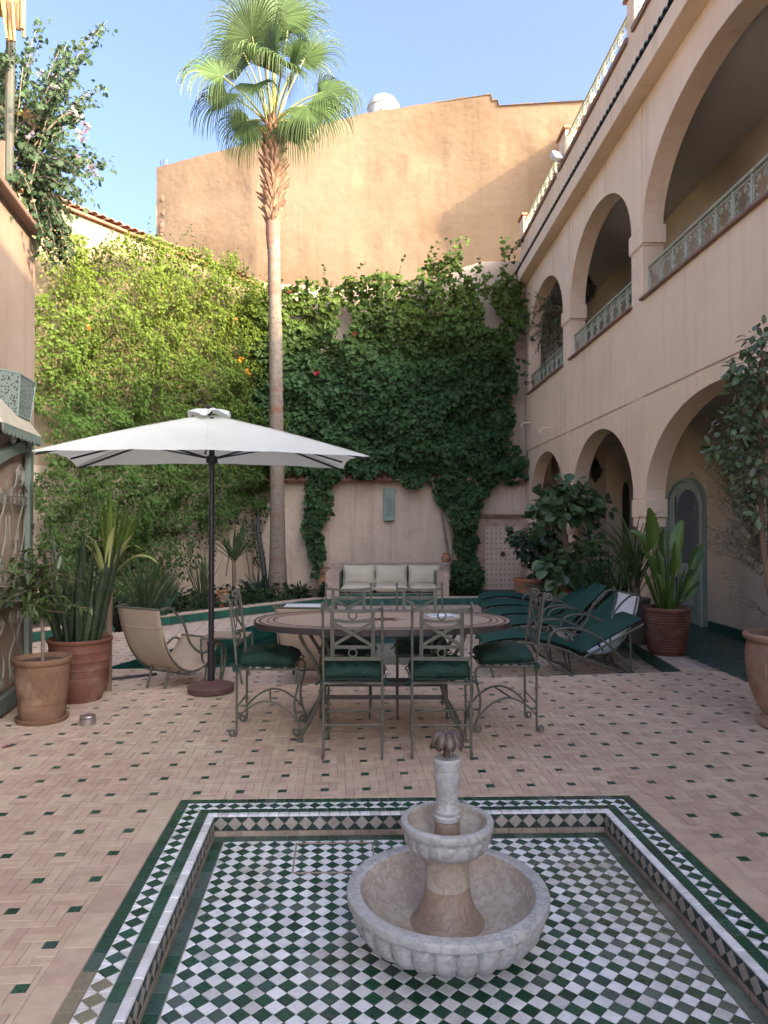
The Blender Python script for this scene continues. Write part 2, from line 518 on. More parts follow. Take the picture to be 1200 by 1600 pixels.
def mat_marble(name, base, vein, stain=None):
    m = bpy.data.materials.new(name); m.use_nodes = True
    nt = m.node_tree; N, L = nt.nodes, nt.links
    bs = N['Principled BSDF']; bs.inputs['Roughness'].default_value = 0.5
    geo = N.new('ShaderNodeNewGeometry')
    n0 = N.new('ShaderNodeTexNoise'); n0.inputs['Scale'].default_value = 7; n0.inputs['Detail'].default_value = 8
    L.new(geo.outputs['Position'], n0.inputs['Vector'])
    ad = N.new('ShaderNodeVectorMath'); ad.operation = 'MULTIPLY_ADD'
    L.new(n0.outputs['Color'], ad.inputs[0]); ad.inputs[1].default_value = (.13, .13, .13); L.new(geo.outputs['Position'], ad.inputs[2])
    n1 = N.new('ShaderNodeTexNoise'); n1.inputs['Scale'].default_value = 17; n1.inputs['Detail'].default_value = 7; n1.inputs['Roughness'].default_value = .65
    L.new(ad.outputs[0], n1.inputs['Vector'])
    ab = N.new('ShaderNodeMath'); ab.operation = 'SUBTRACT'; ab.inputs[1].default_value = .5; L.new(n1.outputs['Fac'], ab.inputs[0])
    ab2 = N.new('ShaderNodeMath'); ab2.operation = 'ABSOLUTE'; L.new(ab.outputs[0], ab2.inputs[0])
    r = N.new('ShaderNodeMapRange'); r.inputs[1].default_value = 0.0; r.inputs[2].default_value = .055; L.new(ab2.outputs[0], r.inputs[0])
    mx = N.new('ShaderNodeMix'); mx.data_type = 'RGBA'
    L.new(r.outputs[0], mx.inputs[0]); mx.inputs[6].default_value = (*vein, 1); mx.inputs[7].default_value = (*base, 1)
    c = mx.outputs[2]
    n2 = N.new('ShaderNodeTexNoise'); n2.inputs['Scale'].default_value = 5; n2.inputs['Detail'].default_value = 6
    L.new(geo.outputs['Position'], n2.inputs['Vector'])
    r2 = N.new('ShaderNodeMapRange'); r2.inputs[1].default_value = .35; r2.inputs[2].default_value = .7; r2.inputs[4].default_value = .7
    L.new(n2.outputs['Fac'], r2.inputs[0])
    m2 = N.new('ShaderNodeMix'); m2.data_type = 'RGBA'
    L.new(r2.outputs[0], m2.inputs[0]); L.new(c, m2.inputs[6]); m2.inputs[7].default_value = (*(stain or tuple(q * .72 for q in base)), 1)
    L.new(m2.outputs[2], bs.inputs['Base Color'])
    nb = N.new('ShaderNodeTexNoise'); nb.inputs['Scale'].default_value = 60; nb.inputs['Detail'].default_value = 6
    L.new(geo.outputs['Position'], nb.inputs['Vector'])
    b = N.new('ShaderNodeBump'); b.inputs['Strength'].default_value = .35; b.inputs['Distance'].default_value = .004
    L.new(nb.outputs['Fac'], b.inputs['Height']); L.new(b.outputs[0], bs.inputs['Normal'])
    return m


M['marble'] = mat_marble('grey_marble', (0.425, 0.43, 0.42), (0.235, 0.24, 0.24))
M['marble_stain'] = mat_marble('lime_stained_marble', (0.43, 0.40, 0.35), (0.27, 0.24, 0.20), (0.32, 0.245, 0.175))
M['marble_brown'] = mat_marble('brown_stained_marble', (0.31, 0.245, 0.185), (0.21, 0.165, 0.13), (0.225, 0.16, 0.115))


def mat_water():
    m = bpy.data.materials.new('pool_water'); m.use_nodes = True
    nt = m.node_tree; N, L = nt.nodes, nt.links
    bs = N['Principled BSDF']
    bs.inputs['Base Color'].default_value = (0.25, 0.55, 0.52, 1)
    bs.inputs['Roughness'].default_value = 0.02
    bs.inputs['IOR'].default_value = 1.33
    bs.inputs['Transmission Weight'].default_value = 1.0
    geo = N.new('ShaderNodeNewGeometry')
    n = N.new('ShaderNodeTexNoise'); n.inputs['Scale'].default_value = 5; n.inputs['Detail'].default_value = 3
    L.new(geo.outputs['Position'], n.inputs['Vector'])
    b = N.new('ShaderNodeBump'); b.inputs['Strength'].default_value = .12; b.inputs['Distance'].default_value = .03
    L.new(n.outputs['Fac'], b.inputs['Height']); L.new(b.outputs[0], bs.inputs['Normal'])
    return m


M['water'] = mat_water()


def mat_pierced(name, col, hole, scale):
    m = mk(name, col, 0.5)
    nt = m.node_tree; N, L = nt.nodes, nt.links
    geo = N.new('ShaderNodeNewGeometry')
    v = N.new('ShaderNodeTexVoronoi'); v.inputs['Scale'].default_value = scale
    L.new(geo.outputs['Position'], v.inputs['Vector'])
    r = N.new('ShaderNodeMapRange'); r.inputs[1].default_value = .33; r.inputs[2].default_value = .40
    L.new(v.outputs['Distance'], r.inputs[0])
    mx = N.new('ShaderNodeMix'); mx.data_type = 'RGBA'
    L.new(r.outputs[0], mx.inputs[0]); mx.inputs[6].default_value = (*hole, 1); mx.inputs[7].default_value = (*col, 1)
    L.new(mx.outputs[2], N['Principled BSDF'].inputs['Base Color'])
    return m


M['pierced'] = mat_pierced('pierced_sage_metal', (0.17, 0.21, 0.18), (0.03, 0.03, 0.03), 45)

# ------------------------------------------------------------------ tiled surfaces
def tile_geo(pts, nrm, depth=0.012, cham=0.002, inset=0.001):
    """one tile as vertices and faces: pts are the corners of its top, counter-clockwise about nrm"""
    c = sum(pts, Vector()) / len(pts)
    n = len(pts)

    def ins(d):
        out = []
        for i in range(n):
            p, a, b = pts[i], pts[i - 1], pts[(i + 1) % n]
            u, v = (a - p).normalized(), (b - p).normalized()
            s = max(0.25, u.cross(v).length)
            out.append(p + (u + v) * (d / s))
        return out
    r0 = [p - nrm * depth for p in ins(inset)]
    r1 = [p - nrm * cham for p in ins(inset)]
    r2 = ins(inset + cham)
    fs = [tuple(2 * n + i for i in range(n))]
    for k in range(2):
        for i in range(n):
            j = (i + 1) % n
            fs.append((k * n + i, k * n + j, (k + 1) * n + j, (k + 1) * n + i))
    return r0 + r1 + r2, fs


def screen_rank(c):
    """apparent size of a small piece at c (bigger is nearer), or 0 when it is out of the frame"""
    if c.y < 0.3: return 0
    x = 600 + F * c.x / c.y
    y = HY - F * (c.z - H) / c.y
    if x < -15 or x > 1215 or y < -15 or y > 1615: return 0
    return 1 / (c.y * c.y)


def tile_field(tiles, name, mat, parent, most=300, rest=None, depth=0.012, cham=0.002, inset=0.001, min_rank=0.0):
    """tiles: (corner points, normal, colour, tilt). The ones that show largest become parts, the others one part"""
    rk = []
    for i, t in enumerate(tiles):
        c = sum(t[0], Vector()) / len(t[0])
        rk.append((-screen_rank(c), i))
    rk.sort()
    single = [i for r, i in rk[:most] if -r > min_rank]
    ss = set(single)
    for i in single:
        pts, nrm, col = tiles[i]
        vs, fs = tile_geo(pts, nrm, depth, cham, inset)
        b = MB(); b.col = col
        b.add(vs, fs)
        b.build(name, mat, parent, smooth=False)
    b = MB()
    for i in range(len(tiles)):
        if i in ss: continue
        pts, nrm, col = tiles[i]
        vs, fs = tile_geo(pts, nrm, depth, cham, inset)
        b.col = col
        b.add(vs, fs)
    if b.v:
        b.build(rest or name + '_field', mat, parent, smooth=False, kind='stuff')


UP = Vector((0, 0, 1))
CLAY = [(0.552, 0.446, 0.336), (0.533, 0.422, 0.322), (0.518, 0.402, 0.313), (0.566, 0.465, 0.348), (0.528, 0.412, 0.316), (0.571, 0.470, 0.351), (0.514, 0.393, 0.306), (0.542, 0.436, 0.327)]


def clay(rng, pale=0.0):
    c = Vector(CLAY[rng.randrange(len(CLAY))]) * rng.uniform(0.95, 1.05)
    return tuple(c * (1 - pale) + Vector((0.52, 0.45, 0.385)) * pale)


def green_glaze(rng, wear=0.0):
    k = rng.uniform(0.75, 1.3)
    c = Vector((0.014, 0.062, 0.034)) * k
    if rng.random() < 0.25: c = Vector((0.03, 0.075, 0.055)) * k
    if wear and rng.random() < wear: c = c.lerp(Vector((0.16, 0.19, 0.18)), rng.uniform(.15, .5))
    return tuple(c)


def white_glaze(rng):
    k = rng.uniform(0.84, 1.03)
    c = Vector((0.79, 0.805, 0.82)) * k
    if rng.random() < 0.15: c = Vector((0.60, 0.60, 0.60)) * k
    return tuple(c)


# five by five grid of a clay tile: eight 3 x 1 tiles in pairs round one small green square
PAIRS = [(-2, 1, 3, 1), (-2, 2, 3, 1), (1, 0, 1, 3), (2, 0, 1, 3), (0, -1, 3, 1), (0, -2, 3, 1), (-1, -2, 1, 3), (-2, -2, 1, 3)]
U = 0.0456


def clip_to(wp, ring, sgn, c0, rad):
    """a tile cut along the edges of ring that pass near it, keeping what is inside (sgn 1) or outside (-1)"""
    n = len(ring)
    ar = sum(ring[i][0] * ring[(i + 1) % n][1] - ring[(i + 1) % n][0] * ring[i][1] for i in range(n))
    best = None
    cuts = []
    for i in range(n):
        (ax, ay), (bx, by) = ring[i], ring[(i + 1) % n]
        L = math.hypot(bx - ax, by - ay)
        if L < 1e-6: continue
        nx, ny = -(by - ay) / L, (bx - ax) / L
        if ar < 0: nx, ny = -nx, -ny                   # points inwards
        f = max(0, min(L, ((c0[0] - ax) * (bx - ax) + (c0[1] - ay) * (by - ay)) / L))
        qx, qy = ax + (bx - ax) * f / L, ay + (by - ay) * f / L
        if math.hypot(c0[0] - qx, c0[1] - qy) < rad:
            cuts.append((ax, ay, nx * sgn, ny * sgn, (c0[0] - ax) * nx + (c0[1] - ay) * ny))
    if sgn < 0 and len(cuts) > 1: cuts = [min(cuts, key=lambda c: c[4])]
    for ax, ay, nx, ny, _ in cuts:
        out = []
        m = len(wp)
        for i in range(m):
            p, q = wp[i], wp[(i + 1) % m]
            dp, dq = (p[0] - ax) * nx + (p[1] - ay) * ny, (q[0] - ax) * nx + (q[1] - ay) * ny
            if dp >= 0: out.append(p)
            if dp * dq < 0:
                k = dp / (dp - dq)
                out.append((p[0] + (q[0] - p[0]) * k, p[1] + (q[1] - p[1]) * k))
        wp = out
        if len(wp) < 3: return []
    cl = []
    for p in wp:
        if not cl or math.hypot(p[0] - cl[-1][0], p[1] - cl[-1][1]) > .003: cl.append(p)
    if len(cl) > 2 and math.hypot(cl[0][0] - cl[-1][0], cl[0][1] - cl[-1][1]) < .003: cl.pop()
    return cl


def clay_field(poly, z, ang, org, hole=None, u=U, pale=0.0, seed=1, rough=0.0012, dot=None):
    """clay tiles and the green squares between them whose middle lies in poly and outside hole"""
    rng = random.Random(seed)
    ca, sa = math.cos(ang), math.sin(ang)
    xs = [p[0] for p in poly]; ys = [p[1] for p in poly]
    R = max(max(xs) - min(xs), max(ys) - min(ys)) * 1.2
    n = int(R / (5 * u)) + 2
    bricks, dots, cen, item = [], [], [], []
    for i in range(-n, n + 1):
        for j in range(-n, n + 1):
            for k, (a, b, w, h) in enumerate(PAIRS + [(0, 0, 1, 1)]):
                x0, y0 = i * 5 * u + (a - .5) * u, j * 5 * u + (b - .5) * u
                loc = [(x0, y0), (x0 + w * u, y0), (x0 + w * u, y0 + h * u), (x0, y0 + h * u)]
                wp = [(org[0] + x * ca - y * sa, org[1] + x * sa + y * ca) for x, y in loc]
                cen.append((sum(p[0] for p in wp) / 4, sum(p[1] for p in wp) / 4)); item.append((wp, k == 8))
    cen = np.array(cen)
    ok = in_poly(cen, poly)
    if hole is not None: ok &= ~in_poly(cen, hole)
    rad = 1.7 * u
    near = np.zeros(len(cen), bool)
    for ring in ([poly] if hole is None else [poly, hole]):
        for i in range(len(ring)):
            a = np.array(ring[i]); e = np.array(ring[(i + 1) % len(ring)]) - a
            f = np.clip(((cen - a) @ e) / max(1e-9, e @ e), 0, 1)
            near |= np.linalg.norm(cen - a - f[:, None] * e, axis=1) < rad
    for q in np.nonzero(ok | near)[0]:
        wp, d = item[q]
        if near[q]:
            c0 = cen[q]
            for ring, sgn in (((poly, 1),) if hole is None else ((poly, 1), (hole, -1))):
                wp = clip_to(wp, ring, sgn, c0, rad)
                if len(wp) < 3: break
            if len(wp) < 3 or abs(sum(wp[i][0] * wp[(i + 1) % len(wp)][1] - wp[(i + 1) % len(wp)][0] * wp[i][1] for i in range(len(wp)))) < u * u * .35: continue
        t = rng.uniform(-rough, rough)
        pts = [Vector((x, y, z + t + rng.uniform(-rough, rough) * .6)) for x, y in wp]
        if d: dots.append((pts, UP, dot or green_glaze(rng)))
        else: bricks.append((pts, UP, clay(rng, pale)))
    return bricks, dots


# ------------------------------------------------------------------ the ground and the pavement
def structure(name, mb, mat, smooth=False, **kw):
    o = mb.build(name, mat, None, smooth=smooth, **kw)
    o['kind'] = 'structure'
    INV[o.name] = Matrix.Identity(4)
    return o


structure('ground', MB().add([(-300, -300, -1.7), (300, -300, -1.7), (300, 300, -1.7), (-300, 300, -1.7)], [(0, 1, 2, 3)]), mk('packed_earth', (0.42, 0.335, 0.25), 0.95, (0.36, 0.28, 0.21), 0.4))

BL, BR, FR, FL = (-1.0625, 3.744), (1.303, 3.806), (1.474, 1.45), (-0.924, 1.39)     # the sunken basin's corners
PA, PB, PC, PD, PE = (-4.6, -4.0), (3.47, -4.0), (3.303, 6.97), (2.94, 6.97), (-4.6, 5.82)
pv = MB()
T0 = -0.005
for poly in ([PA, PB, FR, FL], [PB, PC, BR, FR], [PC, PD, PE, BL, BR], [PE, PA, FL, BL]):
    pv.prism(poly, -0.6, T0)
pavement = structure('pavement', pv, M['grout'])
ANG = math.radians(3.6)
pave_poly = [(-4.2, 1.1), (3.37, 1.1), (3.30, 6.965), (2.94, 6.965), (-4.2, 5.885)]
mB = 0.155                                                     # one border course of long clay tiles round the basin


def grow(q, d):
    c = Vector((sum(p[0] for p in q) / 4, sum(p[1] for p in q) / 4))
    return [tuple(Vector(p) + Vector(((d if p[0] > c.x else -d), (d if p[1] > c.y else -d)))) for p in q]


WS, WD = 2.38, 2.36


def bq(s, t):
    """metres along the basin's back edge and forward from it, to the plan"""
    u, v = s / WS, t / WD
    a = Vector(BL).lerp(Vector(BR), u); b = Vector(FL).lerp(Vector(FR), u)
    return a.lerp(b, v)


BC = 0.115                                              # a border course of longer clay tiles runs round the basin
bas_q = [tuple(bq(a, b)) for a, b in ((-BC, -.004), (WS + BC, -.004), (WS + BC, WD + BC), (-BC, WD + BC))]
bk, dt = clay_field(pave_poly, 0.0, ANG, (-1.66, 3.345), hole=bas_q, seed=3)
_r = random.Random(61)
for sd_ in (0, 1):
    t = -.004
    while t < WD + BC:
        t2 = min(WD + BC, t + _r.uniform(.16, .30))
        a0, a1 = ((-BC, -.002), (WS + .002, WS + BC))[sd_]
        z_ = _r.uniform(-.001, .001)
        p_ = [Vector((*bq(a, b), z_)) for a, b in ((a0, t), (a1, t), (a1, t2), (a0, t2))]
        if (p_[1] - p_[0]).cross(p_[2] - p_[1]).z < 0: p_ = p_[::-1]
        bk.append((p_, UP, clay(_r)))
        t = t2
rng = random.Random(5)
tile_field(bk, 'clay_tile', M['brick'], pavement, rest='clay_tile_field', inset=0.0007, cham=0.0013)
tile_field(dt, 'green_tile', M['glaze'], pavement, rest='green_tile_field', inset=0.0012)

# the lower pool deck
DK = [(-6.9, 5.45), (2.94, 6.96), (3.05, 8.8), (2.98, 13.93), (-1.17, 13.72), (-6.9, 6.93)]
POOL = [(-3.10, 7.79), (0.78, 8.10), (0.78, 12.2), (-1.72, 12.2)]
DZ = -0.15
dk = MB()
a, b, c, d = POOL
for poly in ([DK[0], DK[1], b, a], [DK[1], DK[2], DK[3], c, b], [DK[3], DK[4], d, c], [DK[4], DK[5], DK[0], a, d]):
    dk.prism(poly, -0.62, DZ - 0.005)
deck = structure('pool_deck', dk, M['grout'])
bk, dt = clay_field(DK, DZ, math.radians(6), (0, 8), hole=POOL, pale=0.55, seed=8, rough=0.0008, dot=(0.10, 0.075, 0.06))
tile_field(bk, 'clay_tile', M['brick'], deck, most=0, rest='clay_tile_field')
tile_field(dt, 'brown_tile', M['brick'], deck, most=0, rest='brown_tile_field')

# front step of the pavement down to the deck: bull-nosed clay tiles laid on edge
# pool: walls of green tiles, floor and water
pool_f = MB().prism([(p[0], p[1]) for p in POOL], -1.35, -1.25)
pool = structure('pool_floor', pool_f, mk('teal_mosaic', (0.02, 0.13, 0.12), 0.4, (0.015, 0.09, 0.085), 9))
pw = MB()
tl = []
rng = random.Random(9)
for i in range(4):
    p, q = Vector((*POOL[i], 0)), Vector((*POOL[(i + 1) % 4], 0))
    n_in = Vector((-(q - p).y, (q - p).x, 0)).normalized()
    L = (q - p).length
    pw.add([p + Vector((0, 0, -1.3)), q + Vector((0, 0, -1.3)), q + Vector((0, 0, DZ - .01)), p + Vector((0, 0, DZ - .01))], [(0, 1, 2, 3), (3, 2, 1, 0)])
    n = int(L / 0.10)
    for k in range(n):
        for r in range(3):
            z1 = DZ - 0.002 - r * 0.17
            s0, s1 = L * k / n, L * (k + 1) / n
            e = (q - p) / L
            o = n_in * 0.012
            pts = [p + e * s0 + o + Vector((0, 0, z1 - .17)), p + e * s1 + o + Vector((0, 0, z1 - .17)), p + e * s1 + o + Vector((0, 0, z1)), p + e * s0 + o + Vector((0, 0, z1))]
            kk = rng.uniform(.7, 1.25)
            tl.append((pts, n_in, (0.012 * kk, 0.085 * kk, 0.070 * kk)))
structure('pool_wall', pw, M['grout'])
tile_field(tl, 'pool_tile', M['glaze'], pool, most=0, rest='pool_wall_tiles', depth=0.011)
wt = MB().add([(p[0], p[1], DZ - 0.24) for p in POOL], [(0, 1, 2, 3)])
structure('pool_water', wt, M['water'])

# raised kerb round the deck: clay capping over a green tiled riser
KERB = [(-6.9, 6.93), (-1.17, 13.72), (2.98, 13.93)]
kerb = MB()
KW = 0.24


def kerb_run(p, q, side, cap_tiles, rise_tiles, rng):
    p, q = Vector((*p, 0)), Vector((*q, 0))
    e = (q - p).normalized()
    n_in = Vector((-e.y, e.x, 0)) * side            # towards the deck
    L = (q - p).length
    kerb.add([p + Vector((0, 0, -.4)), q + Vector((0, 0, -.4)), q - n_in * KW + Vector((0, 0, -.4)), p - n_in * KW + Vector((0, 0, -.4)),
              p + Vector((0, 0, -.006)), q + Vector((0, 0, -.006)), q - n_in * KW + Vector((0, 0, -.006)), p - n_in * KW + Vector((0, 0, -.006))],
             [(4, 5, 6, 7), (0, 1, 5, 4), (1, 2, 6, 5), (2, 3, 7, 6), (3, 0, 4, 7), (7, 6, 5, 4), (4, 5, 1, 0), (7, 6, 2, 3)])
    n = int(L / 0.14)
    for k in range(n):
        a, b = p + e * (L * k / n), p + e * (L * (k + 1) / n)
        for r in range(2):
            w0, w1 = (-0.012 if r == 0 else KW / 2), KW / 2 if r == 0 else KW
            t = Vector((0, 0, rng.uniform(-.002, .002)))
            pts = [a - n_in * w0 + t, b - n_in * w0 + t, b - n_in * w1 + t, a - n_in * w1 + t]
            if (pts[1] - pts[0]).cross(pts[2] - pts[1]).z < 0: pts = pts[::-1]
            cap_tiles.append((pts, UP, clay(rng, 0.35)))
    n = int(L / 0.105)
    for k in range(n):
        a, b = p + e * (L * k / n), p + e * (L * (k + 1) / n)
        o = n_in * 0.008
        pts = [a + o + Vector((0, 0, -.135)), b + o + Vector((0, 0, -.135)), b + o + Vector((0, 0, -.014)), a + o + Vector((0, 0, -.014))]
        nn = (pts[1] - pts[0]).cross(pts[3] - pts[0]).normalized()
        if nn.dot(n_in) < 0: pts = pts[::-1]
        kk = rng.uniform(.75, 1.25)
        rise_tiles.append((pts, n_in, (0.016 * kk, 0.10 * kk, 0.072 * kk)))


cap_t, rise_t = [], []
rng = random.Random(21)
kerb_run(KERB[0], KERB[1], -1, cap_t, rise_t, rng)
kerb_run(KERB[1], KERB[2], -1, cap_t, rise_t, rng)
kerb_run((2.98, 13.93), (3.05, 8.8), -1, cap_t, rise_t, rng)
kerb_run((3.05, 8.8), (2.94, 6.975), -1, cap_t, rise_t, rng)
kerb_o = structure('kerb', kerb, M['grout'])
tile_field(cap_t, 'clay_tile', M['brick'], kerb_o, most=160, rest='clay_tile_field', min_rank=1 / 12.5 ** 2)
tile_field(rise_t, 'green_tile', M['glaze'], kerb_o, most=160, rest='green_tile_field', min_rank=1 / 12.5 ** 2)

# strip between the right kerb and the arcade, and the planting beds
st = MB().prism([(3.19, 8.7), (3.29, 6.97), (3.303, 6.97), (3.26, 9.9), (3.2, 13.9), (3.2, 15.9), (2.98 + .24, 13.93)], -.4, -.006)
bed = MB().prism([(-7.2, 7.05), (-1.27, 13.95), (2.98, 14.17), (3.14, 14.17), (3.14, 15.95), (-3.2, 15.95), (-9.0, 7.1)], -.4, -.03)
structure('flower_bed', bed, M['soil'])
st = MB().prism([(3.19, 6.972), (3.303, 6.972), (3.268, 8.8), (3.262, 8.8)], -.41, -.008)
strip = structure('side_path', st, M['grout'])
bk, dt = clay_field([(3.262, 8.8), (3.185, 6.98), (3.30, 6.98), (3.268, 8.8)], 0.0, ANG, (-1.66, 3.345), seed=33)
tile_field(bk, 'clay_tile', M['brick'], strip, most=60, rest='clay_tile_field')
if dt: tile_field(dt, 'green_tile', M['glaze'], strip, most=20)

# arcade floor: small green glazed tiles, herringbone
X0 = 3.40
RB = Matrix.Rotation(math.atan((600 - 583) / F), 4, 'Z')      # the arcade building stands turned by this


def rb(x, y, z=0): return RB @ Vector((x, y, z))


af = MB().prism([(3.385, -4), (4.65, -4), (4.65, 15.9), (3.385, 15.9)], -.5, -.004).xf(RB)
arc_floor = structure('arcade_floor', af, M['grout'])
tl = []
rng = random.Random(4)
w = 0.052
for i in range(-60, 140):
    for j in range(-60, 140):
        # herringbone of 1 x 2 tiles: one pair per lattice cell
        for kind in (0, 1):
            x = (i + j) * w; y = (i - j) * w + 4
            # lattice vectors (1,1)w and (2,-2)w
            x = i * w + j * 2 * w; y = i * w - j * 2 * w
            if kind == 0: r = (x, y, x + 2 * w, y + w)
            else: r = (x, y + w, x + w, y + 3 * w)
            cx, cy = (r[0] + r[2]) / 2 + 3.4, (r[1] + r[3]) / 2 + 4.6
            if not (3.40 < cx < 4.63 and 4.6 < cy < 11.5): continue
            z = rng.uniform(-.0008, .0008)
            pts = [rb(a + 3.4, b_ + 4.6, z) for a, b_ in ((r[0], r[1]), (r[2], r[1]), (r[2], r[3]), (r[0], r[3]))]
            kk = rng.uniform(.7, 1.3)
            tl.append((pts, UP, (0.020 * kk, 0.062 * kk, 0.052 * kk)))
tile_field(tl, 'green_tile', M['green_tile_fl'], arc_floor, most=240, rest='green_tile_field')

# ------------------------------------------------------------------ the sunken basin of green and white tiles
basin = thing('tiled_basin', 'square sunken basin floored in a green and white diamond chequer', 'basin', (0.2, 2.6, 0))
def bp(s, t, z):
    q = bq(s, t)
    return Vector((q.x, q.y, z))


BZ = -0.102
G1, DB, G2, WR = 0.050, 0.076, 0.048, 0.034
FW = G1 + DB + G2 + WR
rim = MB()
for s0, t0, s1, t1 in ((0, 0, WS, FW), (0, WD - FW, WS, WD), (0, FW, FW, WD - FW), (WS - FW, FW, WS, WD - FW)):
    q = [bq(s0, t0), bq(s1, t0), bq(s1, t1), bq(s0, t1)]
    rim.prism([tuple(p) for p in q], -0.5, -0.004)
rim.build('rim', M['grout_w'], basin, smooth=False)
flr = MB().prism([tuple(bq(*p)) for p in ((FW, FW), (WS - FW, FW), (WS - FW, WD - FW), (FW, WD - FW))], -0.5, BZ - 0.005)
flr.build('basin_bed', M['grout_w'], basin, smooth=False)

rng = random.Random(17)


def side_map(k):
    """side 0 back, 1 left, 2 right, 3 front: (along, across from the outer edge) to basin coordinates, with its length"""
    if k == 0: return (lambda a, c: (a, c)), WS
    if k == 1: return (lambda a, c: (c, a)), WD
    if k == 2: return (lambda a, c: (WS - c, a)), WD
    return (lambda a, c: (a, WD - c)), WS


def ccw(pts):
    if (pts[1] - pts[0]).cross(pts[2] - pts[1]).z < 0: pts = pts[::-1]
    return pts


def stain(pt, c, amt=1.0):
    """lime and dirt marks near the basin's near corners"""
    k = vnoise(np.array([[pt.x * 3.1, pt.y * 3.1, 0.3]]), 3)[0]
    r = 0
    if pt.x > 0.75 and pt.z < -0.05: r = max(0, min(1, (pt.x - .72) * 2.4)) * max(0, min(1, (k - .30) * 2.6)) * .75
    if pt.x < -0.85 and pt.y < 2.3: r = max(0, min(1, (k - .35) * 3)) * .55
    return tuple(Vector(c).lerp(Vector((0.40, 0.31, 0.21)), r * amt))


green_t, white_t, rim_t, dia_t = [], [], [], []
for k in range(4):
    mp, L = side_map(k)
    ln = 0.050 if k in (0, 3) else 0.10

    def quad(a0, a1, c0, c1, z=0.0, j=0.0008):
        t = rng.uniform(-j, j)
        return ccw([bp(*mp(a, c), z + t) for a, c in ((a0, c0), (a1, c0), (a1, c1), (a0, c1))])
    # outer and inner green courses; the courses of the back and front run right across, the side ones butt against them
    for c0, c1, off in ((0, G1, 0), (G1 + DB, G1 + DB + G2, G1 + DB)):
        lo, hi = (off, L - off) if k in (0, 3) else (c1, L - c1)
        n = max(1, round((hi - lo) / ln))
        for i in range(n):
            p = quad(lo + (hi - lo) * i / n, lo + (hi - lo) * (i + 1) / n, c0, c1)
            green_t.append((p, UP, stain(sum(p, Vector()) / 4, green_glaze(rng, .12))))
    c0, c1 = G1 + DB + G2, FW
    lo, hi = (c0, L - c0) if k in (0, 3) else (c1, L - c1)
    n = round((hi - lo) / (0.051 if k in (0, 3) else 0.098))
    for i in range(n):
        p = quad(lo + (hi - lo) * i / n, lo + (hi - lo) * (i + 1) / n, c0 - .0, c1 + .004, z=0.002)
        rim_t.append((p, UP, white_glaze(rng)))
    # the band of green lozenges on white
    lo, hi = (G1, L - G1) if k in (0, 3) else (G1 + DB, L - G1 - DB)
    n = round((hi - lo) / 0.0695)
    st_ = (hi - lo) / n
    m0, m1, mm = G1, G1 + DB, G1 + DB / 2
    for i in range(n):
        a0, a1 = lo + st_ * i, lo + st_ * (i + 1)
        am = (a0 + a1) / 2
        P3 = lambda a, c: bp(*mp(a, c), rng.uniform(-.0006, .0006))
        ctr = bp(*mp(am, mm), 0)
        dia_t.append((ccw([P3(a0, mm), P3(am, m0), P3(a1, mm), P3(am, m1)]), UP, stain(ctr, green_glaze(rng), .9)))
        for tri in (((a0, m0), (am, m0), (a0, mm)), ((am, m0), (a1, m0), (a1, mm)), ((a0, m1), (am, m1), (a0, mm)), ((am, m1), (a1, m1), (a1, mm))):
            white_t.append((ccw([P3(*q) for q in tri]), UP, stain(ctr, white_glaze(rng), .5)))
tile_field(green_t, 'green_tile', M['glaze'], basin, most=290, rest='green_tile_field')
tile_field(rim_t, 'white_tile', M['glaze'], basin, most=150, rest='white_tile_field', cham=0.004)
tile_field(dia_t, 'lozenge_tile', M['glaze'], basin, most=150, rest='lozenge_tile_field', inset=0.0007)
tile_field(white_t, 'triangle_tile', M['glaze'], basin, most=0, rest='triangle_tile_field', inset=0.0007)

# inner faces: pale lozenges and dark triangles over a pale plinth
fl_t, ft_t, pl_t = [], [], []
for k in range(4):
    mp, L = side_map(k)
    lo, hi = FW, L - FW
    n = round((hi - lo) / 0.069)
    st_ = (hi - lo) / n
    zt, zb, zp = -0.006, -0.074, BZ
    nin = (bp(*mp(L / 2, FW + .1), 0) - bp(*mp(L / 2, FW), 0)).normalized()

    def fix(pts):
        if (pts[1] - pts[0]).cross(pts[2] - pts[1]).dot(nin) < 0: pts = pts[::-1]
        return pts
    off = nin * 0.006
    for i in range(n):
        a0, a1 = lo + st_ * i, lo + st_ * (i + 1)
        am = (a0 + a1) / 2
        V = lambda a, z: bp(*mp(a, FW), z) + off
        zm = (zt + zb) / 2
        kk = rng.uniform(.85, 1.1)
        fl_t.append((fix([V(a0, zm), V(am, zt), V(a1, zm), V(am, zb)]), nin, (0.36 * kk, 0.325 * kk, 0.285 * kk)))
        for tri in (((a0, zt), (am, zt), (a0, zm)), ((am, zt), (a1, zt), (a1, zm)), ((a0, zb), (am, zb), (a0, zm)), ((am, zb), (a1, zb), (a1, zm))):
            kk = rng.uniform(.7, 1.3)
            ft_t.append((fix([V(*q) for q in tri]), nin, (0.022 * kk, 0.042 * kk, 0.036 * kk)))
        kk = rng.uniform(.8, 1.1)
        pl_t.append((fix([V(a0, zp), V(a1, zp), V(a1, zb - .001), V(a0, zb - .001)]), nin, (0.34 * kk, 0.28 * kk, 0.225 * kk)))
tile_field(fl_t, 'face_lozenge', M['glaze'], basin, most=90, rest='face_lozenge_field', depth=.006, inset=0.0006, cham=.001)
tile_field(ft_t, 'face_triangle', M['glaze'], basin, most=0, rest='face_triangle_field', depth=.006, inset=0.0006, cham=.001)
tile_field(pl_t, 'plinth_tile', M['brick'], basin, most=60, rest='plinth_tile_field', depth=.006, cham=.001)

